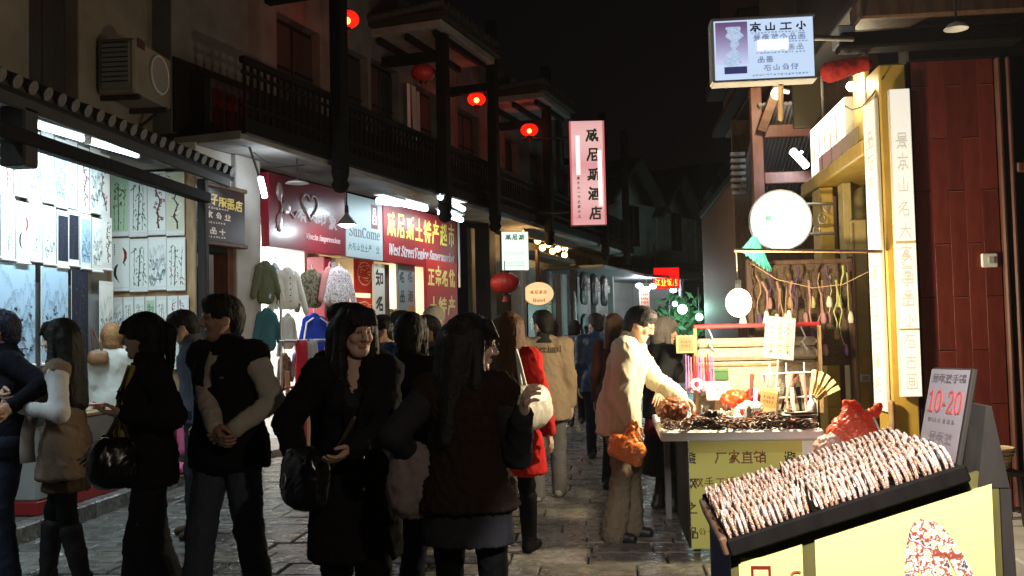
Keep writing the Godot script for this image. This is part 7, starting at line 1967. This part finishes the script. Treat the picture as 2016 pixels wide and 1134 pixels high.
	if s.has("collar"):
		var cm := lathe_mesh([Vector2(0.058, 0.075), Vector2(0.066, 0.078), Vector2(0.082, 0.02), Vector2(0.11, -0.025), Vector2(0.1, -0.03), Vector2(0.07, 0.02)], 24)
		var co := put(o, "collar", cm, s.collar, neck)
		co.basis = sp_ * Basis(Vector3.RIGHT, 0.12)
	if s.get("glasses", false):
		var gl := Node3D.new(); gl.name = "glasses"; gl.position = head; gl.basis = hb; o.add_child(gl)
		for sg in [-1.0, 1.0]:
			put(gl, "glasses_rim", ring_mesh(0.020, 0.0016, 18, 6), s.get("rim", M.black), Vector3(sg * 0.032, 0.010, 0.097), Vector3(90, 0, 0), Vector3(1.1, 1, 0.85))
			rod(gl, "glasses_arm", s.get("rim", M.black), Vector3(sg * 0.054, 0.012, 0.094), Vector3(sg * 0.079, 0.012, 0.0), 0.0016, 6)
		rod(gl, "glasses_bridge", s.get("rim", M.black), Vector3(-0.01, 0.014, 0.099), Vector3(0.01, 0.014, 0.099), 0.0016, 6)
	return o

func bag(called: String, label: String, cat: String, at: Vector3, turn: float, size: Vector3, m: Material, strap: Array, strap_m: Material, amp := 0.006) -> Node3D:
	var o := thing(called, label, cat, at, turn)
	var f := Field.new(-size * 0.75 - Vector3.ONE * 0.03, size * 0.75 + Vector3.ONE * 0.03, 0.011)
	var r := size.z * 0.5
	for y in [-0.5, 0.0, 0.4]: f.cap(Vector3(-size.x * 0.5 + r, y * size.y + (r if y < 0 else 0.0), 0), Vector3(size.x * 0.5 - r, y * size.y + (r if y < 0 else 0.0), 0), r, r, 0.5 * size.y)
	put(o, "bag_body", field_mesh(f, amp, 12.0, Vector3(1, 0.6, 1)), m)
	if strap.size():
		var pts := []
		var inv := o.transform.affine_inverse()
		for i in strap.size() - 1:
			for q in 5:
				pts.append(inv * ((strap[i] as Vector3).lerp(strap[i + 1], q / 5.0)))
		pts.append(inv * (strap[-1] as Vector3))
		tube(o, "strap", strap_m, pts, 0.012)
	return o

func people() -> void:
	var black := cloth(0.016, 0.015, 0.017); var navy := cloth(0.012, 0.014, 0.028); var charcoal := cloth(0.03, 0.03, 0.034)
	var jeans := cloth(0.022, 0.028, 0.048); var denim := cloth(0.08, 0.095, 0.13); var tights := cloth(0.006, 0.006, 0.007, 0.7)
	var cream_c := cloth(0.58, 0.52, 0.45); var white_c := cloth(0.5, 0.48, 0.47); var beige := cloth(0.36, 0.27, 0.17); var grey := cloth(0.09, 0.09, 0.10)
	var skin := srgb(0.46, 0.27, 0.19); var fair := srgb(0.62, 0.42, 0.33)
	# left edge man
	person("man in a dark jacket cut by the left edge, hands held together", Vector3(-3.80, 0, -5.75), -48, {"h": 1.70, "hyaw": -20, "hair": "spiky", "hair_color": srgb(0.012, 0.012, 0.03), "skin": skin, "lw": Vector3(-3.498, 1.153, -5.35), "rw": Vector3(-3.524, 1.157, -5.3), "lthumb": Vector3(0, 1, 0.3), "rthumb": Vector3(0, 1, 0.3), "curl": 0.7,
		"wear": [{"n": "jacket", "k": "top", "m": cloth(0.006, 0.006, 0.010), "t": 0.016, "hem": 0.14, "vneck": 0.035}, {"n": "shirt", "k": "vest", "m": white_c, "t": 0.004, "hem": 0.05, "cell": 0.018}, {"n": "trousers", "k": "legs", "m": jeans, "t": 0.008, "cuff": 0.065}], "collar": cloth(0.006, 0.006, 0.010)})
	# woman with long hair
	person("woman with long dark hair and white sweater looking left, patterned skirt and black boots", Vector3(-3.36, 0, -5.68), -78, {"fem": true, "h": 1.63, "hyaw": -4, "hair": "long", "skin": fair, "lw": Vector3(-3.486, 1.141, -5.42), "rh": Vector3(-0.12, 1.02, 0.26), "lthumb": Vector3(0, 1, 0), "shoe": "boot", "shoe_m": cloth(0.02, 0.018, 0.018, 0.6), "lf": Vector3(0.08, 0, -0.12), "rf": Vector3(-0.08, 0, 0.14), "lpole": Vector3(0.3, -0.6, -0.6),
		"wear": [{"n": "sweater", "k": "top", "m": white_c, "t": 0.008, "hem": 0.06, "amp": 0.006}, {"n": "cardigan", "k": "vest", "m": cloth(0.17, 0.12, 0.085), "t": 0.022, "hem": 0.22, "flare": 0.04, "open": 0.085, "amp": 0.012}, {"n": "skirt", "k": "skirt", "m": cloth(0.10, 0.065, 0.045), "t": 0.014, "hem": 0.30, "flare": 0.03, "amp": 0.012, "str": Vector3(1, 0.2, 1)}, {"n": "tights", "k": "legs", "m": tights, "t": -0.002, "cuff": 0.046, "amp": 0.002}]})
	var sc := []
	for i in 9: sc.append(J.neck.lerp(J.P + Vector3(0.05, -0.12, 0.17), i / 8.0) + Vector3(0.035, 0, 0.09 * sin(i * 0.36)))
	tube(get_child(get_child_count() - 1), "scarf", cloth(0.2, 0.16, 0.13), sc, 0.03, 0.045)
	# ponytail woman
	person("woman with a ponytail in a black jacket with yellow edges, bag on her arm", Vector3(-2.42, 0, -4.88), -52, {"fem": true, "h": 1.63, "hyaw": -30, "hair": "pony", "skin": srgb(0.52, 0.34, 0.27), "lw": Vector3(-2.412, 1.158, -4.6), "rh": Vector3(-0.2, 0.95, 0.2), "lpole": Vector3(0.6, -0.5, -0.5), "lf": Vector3(0.1, 0, 0.1), "rf": Vector3(-0.08, 0, -0.14),
		"wear": [{"n": "jacket", "k": "top", "m": black, "t": 0.018, "hem": 0.14, "open": 0.075, "amp": 0.012}, {"n": "undershirt", "k": "vest", "m": cloth(0.02, 0.016, 0.018), "t": 0.006, "hem": 0.10, "vneck": 0.04}, {"n": "trousers", "k": "legs", "m": cloth(0.02, 0.021, 0.026), "t": 0.004, "cuff": 0.088}], "collar": black})
	var w := get_child(get_child_count() - 1)
	for q in [-1.0, 1.0]:
		var e := []
		for i in 8: e.append(J.neck.lerp(J.P + Vector3(0, -0.13, 0), i / 7.0) + Vector3(q * (0.045 + 0.028 * sin(i * 0.45)), 0, 0.09 + 0.06 * sin(i * 0.42)))
		tube(w, "yellow_edge", cloth(0.42, 0.30, 0.07), e, 0.014, 0.03)
	tube(w, "necklace", M.steel, [J.neck + Vector3(-0.05, 0.01, 0.06), J.neck + Vector3(0, -0.07, 0.115), J.neck + Vector3(0.05, 0.01, 0.06)], 0.0025)
	bag("black_handbag", "shiny black handbag hanging from the arm of the ponytail woman", "handbag", Vector3(-2.423, 0.913, -4.5), 40, Vector3(0.19, 0.2, 0.11), lin(0.008, 0.008, 0.010, 0.25), [Vector3(-2.508, 1.001, -4.55), Vector3(-2.428, 1.159, -4.58), Vector3(-2.382, 0.994, -4.6)], M.black)
	# man behind, bending
	person("young man in a grey jacket bending his head behind the ponytail woman", Vector3(-3.2, 0, -7.25), -62, {"h": 1.74, "hyaw": -14, "hpitch": 22, "lean": 6, "hair": "short", "skin": skin, "cell": 0.018,
		"wear": [{"n": "jacket", "k": "top", "m": cloth(0.07, 0.08, 0.10), "t": 0.014, "hem": 0.1}, {"n": "trousers", "k": "legs", "m": cloth(0.02, 0.025, 0.03), "t": 0.008, "cuff": 0.07}], "collar": grey, "shoe_m": cloth(0.08, 0.045, 0.028, 0.6)})
	# vest man
	person("man in a black padded vest with pale sleeves, hands clasped in front, looking left", Vector3(-2.05, 0, -5.02), -22, {"h": 1.73, "hyaw": -34, "hpitch": 2, "hair": "short", "skin": skin, "lw": Vector3(-1.915, 1.059, -4.74), "rw": Vector3(-2.006, 1.05, -4.74), "lpole": Vector3(1, -0.35, -0.5), "rpole": Vector3(-1, -0.35, -0.5), "lthumb": Vector3(0, 1, 0.3), "rthumb": Vector3(0, 1, 0.3), "curl": 0.8, "hdir": [Vector3(-0.8, -0.5, 0.35), Vector3(0.8, -0.5, 0.35)], "lf": Vector3(0.12, 0, -0.12), "rf": Vector3(-0.1, 0, 0.16),
		"wear": [{"n": "shirt", "k": "top", "m": cream_c, "t": 0.012, "hem": 0.08, "slen": 0.93, "amp": 0.010}, {"n": "vest", "k": "vest", "m": cloth(0.014, 0.014, 0.017), "t": 0.046, "hem": 0.13, "vneck": 0.04, "amp": 0.010}, {"n": "jeans", "k": "legs", "m": denim, "t": 0.012, "cuff": 0.07, "amp": 0.010}], "collar": black})
	w = get_child(get_child_count() - 1)
	put(w, "belt", ring_mesh(0.158, 0.013, 28, 6), M.black, J.P + Vector3(0, 0.03, 0), Vector3.ZERO, Vector3(1, 1.5, 0.76))
	bx(w, "vest_badge", M.grey, Vector3(0.03, 0.012, 0.004), J.chest + Vector3(0.1, 0.03, 0.142), 0.001)
	# smiling woman in front
	person("smiling woman with long black hair and fringe in a long black coat", Vector3(-1.20, 0, -4.42), 14, {"fem": true, "h": 1.63, "hyaw": 27, "hpitch": 6, "hair": "long", "skin": srgb(0.60, 0.38, 0.29), "rw": Vector3(-1.43, 0.914, -4.32), "lw": Vector3(-1.136, 1.027, -4.12), "rpole": Vector3(-1, 0.1, -0.6), "lpole": Vector3(1, -0.3, -0.5), "wide": 1.03, "lf": Vector3(0.09, 0, 0.1), "rf": Vector3(-0.09, 0, -0.1),
		"wear": [{"n": "coat", "k": "top", "m": cloth(0.013, 0.012, 0.015), "t": 0.026, "hem": 0.42, "flare": 0.02, "vneck": 0.045, "amp": 0.012}, {"n": "undershirt", "k": "vest", "m": charcoal, "t": 0.006, "hem": 0.1, "vneck": 0.04}, {"n": "trousers", "k": "legs", "m": tights, "t": 0.01, "cuff": 0.085}]})
	w = get_child(get_child_count() - 1)
	for q in [-1.0, 1.0]: tube(w, "lapel", cloth(0.010, 0.010, 0.012), [J.neck + Vector3(q * 0.06, 0.01, 0.05), J.neck + Vector3(q * 0.075, -0.1, 0.12), J.chest + Vector3(q * 0.03, -0.05, 0.15), J.P + Vector3(q * 0.02, 0.05, 0.165)], 0.02, 0.012)
	for i in 3: ball(w, "coat_button", M.steel, 0.008, J.chest + Vector3(0.04, -0.1 - 0.14 * i, 0.158))
	bag("black_shoulder_bag", "glossy black bag with a bright buckle at the side of the smiling woman", "handbag", Vector3(-1.35, 0.885, -4.16), -30, Vector3(0.2, 0.24, 0.11), lin(0.006, 0.006, 0.009, 0.22), [Vector3(-1.275, 0.885, -4.2), Vector3(-1.197, 1.034, -4.16), Vector3(-1.128, 1.165, -4.18)], lin(0.05, 0.03, 0.015, 0.4))
	w = get_child(get_child_count() - 1)
	put(w, "buckle", ring_mesh(0.022, 0.004, 14, 6), M.steel, Vector3(-0.05, 0.01, 0.082), Vector3(80, 0, 20), Vector3(0.8, 1, 1.4))
	# man behind her
	person("man in dark clothes with short hair half hidden behind the smiling woman", Vector3(-1.40, 0, -5.15), -20, {"h": 1.66, "hyaw": -38, "hair": "short", "skin": srgb(0.38, 0.22, 0.16),
		"wear": [{"n": "jacket", "k": "top", "m": black, "t": 0.02, "hem": 0.12}, {"n": "trousers", "k": "legs", "m": black, "t": 0.008, "cuff": 0.07}], "collar": black})
	person("person in a dark brown coat, back turned, beside the smiling woman", Vector3(-1.12, 0, -5.3), 165, {"h": 1.60, "fem": true, "wide": 1.15, "hyaw": 8, "hair": "bob", "skin": skin, "lw": Vector3(-1.144, 0.992, -5.2), "lf": Vector3(0.1, 0, 0.22), "rf": Vector3(-0.08, 0, -0.25),
		"wear": [{"n": "coat", "k": "top", "m": cloth(0.014, 0.010, 0.011), "t": 0.03, "hem": 0.3, "flare": 0.03}, {"n": "trousers", "k": "legs", "m": navy, "t": 0.006, "cuff": 0.06}]})
	# fur vest woman
	person("woman seen from behind in a brown fur vest over grey sleeves, glasses, head turned right", Vector3(-0.60, 0, -3.92), 176, {"fem": true, "h": 1.55, "wide": 1.02, "hyaw": -68, "hpitch": 6, "hair": "waves", "skin": fair, "glasses": true, "lw": Vector3(-0.807, 1.003, -3.95), "rw": Vector3(-0.349, 1.199, -3.78), "lpole": Vector3(0.5, -0.2, -1.0), "rpole": Vector3(-0.5, -1.0, -0.3), "rthumb": Vector3(0, 1, 0), "curl": 0.8,
		"wear": [{"n": "sweater", "k": "top", "m": cloth(0.026, 0.026, 0.032), "t": 0.012, "hem": 0.2, "flare": 0.01, "amp": 0.008}, {"n": "fur_vest", "k": "vest", "m": cloth(0.024, 0.014, 0.012), "t": 0.036, "hem": 0.06, "amp": 0.012, "freq": 24.0, "str": Vector3(1, 0.5, 1), "cell": 0.011}, {"n": "leggings", "k": "legs", "m": tights, "t": -0.002, "cuff": 0.05}]})
	bag("pale_shopping_bag", "limp pale pinkish bag hanging from the left hand of the fur vest woman", "bag", Vector3(-0.824, 0.918, -3.9), 5, Vector3(0.15, 0.27, 0.09), cloth(0.20, 0.16, 0.16), [Vector3(-0.818, 1.02, -3.9), Vector3(-0.834, 1.08, -3.92)], cloth(0.3, 0.25, 0.25), 0.014)
	# red coat woman
	person("woman seen from behind in a bright red coat with brown hair and black boots", Vector3(-0.70, 0, -6.55), 170, {"fem": true, "h": 1.62, "hyaw": -18, "hair": "long_back", "hair_color": srgb(0.09, 0.035, 0.014), "skin": fair, "rw": Vector3(-0.414, 0.798, -6.4), "rf": Vector3(-0.08, 0, 0.16), "lf": Vector3(0.09, 0, -0.1), "shoe": "boot", "shoe_m": tights, "sway": -0.04,
		"wear": [{"n": "coat", "k": "top", "m": cloth(0.48, 0.022, 0.02), "t": 0.03, "hem": 0.33, "flare": 0.09, "amp": 0.012}, {"n": "tights", "k": "legs", "m": tights, "t": -0.004, "cuff": 0.05}]})
	bag("white_shoulder_bag", "white leather shoulder bag with long straps on the red coat woman", "handbag", Vector3(-0.55, 1.006, -6.32), 60, Vector3(0.36, 0.24, 0.13), lin(0.62, 0.6, 0.55, 0.45), [Vector3(-0.586, 1.118, -6.3), Vector3(-0.622, 1.399, -6.36), Vector3(-0.543, 1.103, -6.26)], lin(0.6, 0.58, 0.54, 0.45))
	# beige jacket man
	person("man walking away in a beige jacket and grey jeans, seen from behind", Vector3(-0.60, 0, -8.8), 178, {"h": 1.68, "hyaw": 40, "hair": "short", "skin": fair, "cell": 0.015, "lf": Vector3(0.09, 0, -0.12), "rf": Vector3(-0.09, 0, 0.14),
		"wear": [{"n": "jacket", "k": "top", "m": cloth(0.33, 0.25, 0.17), "t": 0.03, "hem": 0.22, "flare": 0.02, "amp": 0.014}, {"n": "jeans", "k": "legs", "m": cloth(0.16, 0.16, 0.17), "t": 0.012, "cuff": 0.07}], "collar": cloth(0.03, 0.035, 0.03), "shoe_m": lin(0.35, 0.34, 0.33, 0.6)})
	w = get_child(get_child_count() - 1)
	var print_ink := cloth(0.12, 0.08, 0.06)
	for i in 10: letters(w, "Timberland".substr(i, 1), 0.07, print_ink, J.chest + Vector3(0.145 - 0.032 * i, 0.11, -0.176 + 0.0035 * absf(i - 4.5)), "Droid Serif", true, 0.0, Vector3(0, 180, 0))
	# people before the supermarket
	person("man in a bright blue jacket looking left before the supermarket", Vector3(-1.74, 0, -8.15), -62, {"h": 1.69, "hyaw": -20, "hair": "short", "skin": srgb(0.6, 0.42, 0.33), "cell": 0.018, "wear": [{"n": "jacket", "k": "top", "m": cloth(0.018, 0.05, 0.16), "t": 0.02, "hem": 0.14}, {"n": "trousers", "k": "legs", "m": black, "t": 0.008}], "collar": cloth(0.015, 0.04, 0.12)})
	person("man in a dark blue top beside the bright blue jacket, nearer the clothes shop", Vector3(-1.98, 0, -8.45), -60, {"h": 1.66, "hyaw": -10, "hair": "short", "skin": skin, "cell": 0.018, "wear": [{"n": "top", "k": "top", "m": cloth(0.015, 0.05, 0.1), "t": 0.012, "hem": 0.12}, {"n": "trousers", "k": "legs", "m": black, "t": 0.008}]})
	person("man with glasses in a black jacket with striped cuffs before the red banner", Vector3(-1.40, 0, -7.55), -52, {"h": 1.63, "hyaw": -12, "hpitch": 10, "hair": "short", "skin": skin, "glasses": true, "cell": 0.017, "wear": [{"n": "jacket", "k": "top", "m": cloth(0.014, 0.014, 0.015), "t": 0.022, "hem": 0.14}, {"n": "trousers", "k": "legs", "m": black, "t": 0.008}], "collar": cloth(0.12, 0.12, 0.12)})
	w = get_child(get_child_count() - 1)
	for i in 5: put(w, "white_stripe", ring_mesh(0.062, 0.012, 16, 6), M.white, (J.el[1] as Vector3).lerp(J.sh[1], 0.15 + 0.17 * i), Vector3(18, 0, -14), Vector3(1, 0.8, 1))
	person("person in a grey knitted cap and dark coat behind the man with glasses", Vector3(-1.52, 0, -8.35), -30, {"h": 1.74, "hair": "cap", "hair_color": srgb(0.28, 0.26, 0.22), "skin": skin, "cell": 0.02, "wear": [{"n": "coat", "k": "top", "m": navy, "t": 0.02, "hem": 0.2}, {"n": "trousers", "k": "legs", "m": black, "t": 0.008}]})
	# far walkers
	person("dark walker with a grey backpack far down the street", Vector3(-0.58, 0, -15.5), 180, {"h": 1.66, "fem": true, "hair": "bob", "cell": 0.022, "lf": Vector3(0.08, 0, -0.2), "rf": Vector3(-0.08, 0, 0.2), "wear": [{"n": "jacket", "k": "top", "m": black, "t": 0.02, "hem": 0.15}, {"n": "trousers", "k": "legs", "m": navy, "t": 0.008}]})
	bag("grey_backpack", "grey backpack on the dark far walker", "backpack", Vector3(-0.58, 1.2, -15.3), 0, Vector3(0.3, 0.4, 0.16), cloth(0.12, 0.12, 0.14), [Vector3(-0.68, 1.38, -15.35), Vector3(-0.7, 1.42, -15.5), Vector3(-0.68, 1.1, -15.6)], M.black)
	person("walker in a padded blue hooded jacket beyond the customer at the stall", Vector3(-0.16, 0, -11.6), 185, {"h": 1.69, "hyaw": 25, "hair": "short", "skin": fair, "cell": 0.02, "wear": [{"n": "padded_jacket", "k": "top", "m": lin(0.012, 0.03, 0.09, 0.4), "t": 0.035, "hem": 0.16, "amp": 0.012}, {"n": "trousers", "k": "legs", "m": navy, "t": 0.008}], "collar": lin(0.012, 0.03, 0.09, 0.4)})
	person("walker in a plain blue coat beside the padded blue jacket", Vector3(0.06, 0, -13.2), 175, {"h": 1.68, "hair": "short", "skin": skin, "cell": 0.022, "wear": [{"n": "coat", "k": "top", "m": cloth(0.02, 0.04, 0.11), "t": 0.02, "hem": 0.25}, {"n": "trousers", "k": "legs", "m": black, "t": 0.008}]})
	person("walker in black far off before the dark stall, left of the backpack", Vector3(-1.05, 0, -16.0), 178, {"h": 1.62, "hair": "short", "skin": skin, "cell": 0.022, "wear": [{"n": "coat", "k": "top", "m": cloth(0.05, 0.05, 0.06), "t": 0.02, "hem": 0.2}, {"n": "trousers", "k": "legs", "m": black, "t": 0.008}]})
	person("woman with tied brown hair just behind the customer's head", Vector3(0.02, 0, -9.3), 150, {"fem": true, "h": 1.64, "hair": "bun", "hair_color": srgb(0.05, 0.02, 0.012), "skin": skin, "cell": 0.02, "wear": [{"n": "jacket", "k": "top", "m": cloth(0.06, 0.02, 0.02), "t": 0.012, "hem": 0.12}, {"n": "trousers", "k": "legs", "m": black, "t": 0.006}]})
	# more walkers in the dark middle of the street, copies of the far ones
	var far_from := get_child(get_child_count() - 1)
	for q in [["walker in dark clothes passing the hotel entrance under the bulbs", Vector3(-1.35, 0, -12.5), 165.0], ["walker in dark clothes close behind the grey backpack walker", Vector3(-0.85, 0, -14.2), 190.0], ["walker in dark clothes before the far shop lamps", Vector3(0.3, 0, -17.5), 15.0], ["walker in dark clothes beside the leafy plant down the street", Vector3(0.95, 0, -18.5), 200.0], ["walker in dark clothes farthest off towards the bend", Vector3(0.0, 0, -22.0), 170.0]]:
		var c := copy(far_from, "person", q[0], "walkers in the far street")
		c.position = q[1]; c.rotation.y = deg_to_rad(q[2])
	# customer at the stall
	person("man with glasses in a cream jacket bending over the stall with an orange bag", Vector3(0.07, 0, -7.12), 78, {"h": 1.68, "lean": 13, "hyaw": -4, "hpitch": 24, "hair": "short", "skin": srgb(0.55, 0.33, 0.22), "glasses": true, "rim": M.brass, "cell": 0.0115, "lw": Vector3(0.502, 1.015, -7.15), "rw": Vector3(0.129, 0.86, -6.93), "rpole": Vector3(-0.5, -0.2, -1.0), "lpole": Vector3(0.4, -1, -0.2), "lthumb": Vector3(-0.8, 0.5, 0), "curl": 0.7, "hipz": -0.03, "lf": Vector3(0.1, 0, 0.02), "rf": Vector3(-0.1, 0, -0.06),
		"wear": [{"n": "jacket", "k": "top", "m": cloth(0.53, 0.48, 0.36), "t": 0.036, "hem": 0.17, "flare": 0.01, "amp": 0.013, "freq": 5.0, "str": Vector3(1, 0.45, 1), "vneck": 0.03}, {"n": "shirt", "k": "vest", "m": cloth(0.16, 0.15, 0.14), "t": 0.002, "hem": 0.02, "cell": 0.018}, {"n": "trousers", "k": "legs", "m": cloth(0.16, 0.13, 0.09), "t": 0.006, "cuff": 0.088, "amp": 0.014}], "collar": cloth(0.53, 0.48, 0.36)})
	var ob := Field.new(Vector3(-0.24, -0.22, -0.12), Vector3(0.24, 0.16, 0.12), 0.010)
	ob.cap(Vector3(-0.085, -0.02, 0), Vector3(0.085, -0.04, 0), 0.05, 0.05, 0.04, Vector3(0, 0, 1), 0.8); ob.cap(Vector3(-0.08, -0.09, 0), Vector3(0.09, -0.11, 0), 0.045, 0.045, 0.04, Vector3(0, 0, 1), 0.8); ob.cap(Vector3(0, -0.05, 0), Vector3(0.0, 0.09, 0), 0.07, 0.018, 0.04, Vector3(0, 0, 1), 0.7)
	var bg := thing("orange_plastic_bag", "orange plastic bag held by the customer in the cream jacket", "bag", Vector3(0.106, 0.737, -6.88), -8)
	bg.rotation.z = deg_to_rad(-18)
	var plastic := lin(0.75, 0.22, 0.05, 0.3)
	plastic.metallic_specular = 0.6
	put(bg, "bag_body", field_mesh(ob, 0.012, 15.0, Vector3(1, 0.8, 1)), plastic)
	for q in [-0.02, 0.02]: tube(bg, "handle", lin(0.70, 0.19, 0.04, 0.3), [Vector3(q, 0.07, 0), Vector3(q * 1.6, 0.12, 0.0), Vector3(q * 0.5, 0.15, 0.0)], 0.01)
	# person beyond him
	person("grey haired person in a dark coat over red beyond the customer at the stall", Vector3(0.42, 0, -8.25), 120, {"fem": true, "h": 1.58, "hyaw": -10, "hair": "bob", "hair_color": srgb(0.09, 0.08, 0.07), "skin": srgb(0.5, 0.27, 0.18), "cell": 0.016, "rw": Vector3(0.336, 0.92, -7.6), "wide": 1.1,
		"wear": [{"n": "coat", "k": "top", "m": cloth(0.012, 0.014, 0.016), "t": 0.03, "hem": 0.12, "slen": 0.5}, {"n": "red_dress", "k": "skirt", "m": cloth(0.10, 0.008, 0.010), "t": 0.02, "hem": 0.25, "flare": 0.05}, {"n": "dark_skirt", "k": "skirt", "m": black, "t": 0.006, "hem": 0.58, "flare": 0.09}, {"n": "leggings", "k": "legs", "m": black, "t": -0.006, "cuff": 0.045}]})
	# seller inside the painting shop
	person("person with light brown hair and white top standing inside the painting shop", Vector3(-4.72, 0.135, -8.75), -150, {"fem": true, "h": 1.50, "hair": "bob", "hair_color": srgb(0.30, 0.15, 0.06), "skin": fair, "cell": 0.02, "wear": [{"n": "blouse", "k": "top", "m": cloth(0.6, 0.6, 0.55), "t": 0.014, "hem": 0.12}, {"n": "trousers", "k": "legs", "m": black, "t": 0.006}]})
	bag("tan_shoulder_bag", "tan leather bag at the side of the person in the white top", "handbag", Vector3(-4.772, 1.361, -8.6), 20, Vector3(0.16, 0.11, 0.06), lin(0.25, 0.12, 0.045, 0.5), [Vector3(-4.821, 1.438, -8.6), Vector3(-4.847, 1.676, -8.62), Vector3(-4.747, 1.436, -8.62)], M.brown_wood)

# ------------------------------------------------------------------ wires and small things
func small_things() -> void:
	var wires := [
		["thin black cable sagging under the pale balcony soffit by the cone lamp", [FA * Vector3(-0.53, 3.73, 0.3), FA * Vector3(-0.18, 3.6, 0.35), FA * Vector3(0.51, 3.74, 0.35), FA * Vector3(1.39, 3.83, 0.45)]],
		["thin cable hanging from the end of the tiled eaves to the brown sign", [Vector3(-4.2, 3.231, -9.641), Vector3(-4.3, 3.279, -10.163), Vector3(-4.4, 3.247, -10.685), Vector3(-4.5, 3.163, -11.046)]],
		["pale cable looping from the bamboo pole past the yellow column", [Vector3(1.166, 2.029, -8), Vector3(1.355, 1.899, -8), Vector3(1.634, 1.822, -8), Vector3(1.874, 1.844, -8), Vector3(2.09, 1.954, -7.9)]],
	]
	for w in wires:
		var o := MeshInstance3D.new(); o.mesh = tube_mesh(w[1], 0.004 if w[0].begins_with("pale") else 0.006); o.material_override = M.tan_wood if w[0].begins_with("pale") else M.wire
		top(o, "cable", w[0], "cable")
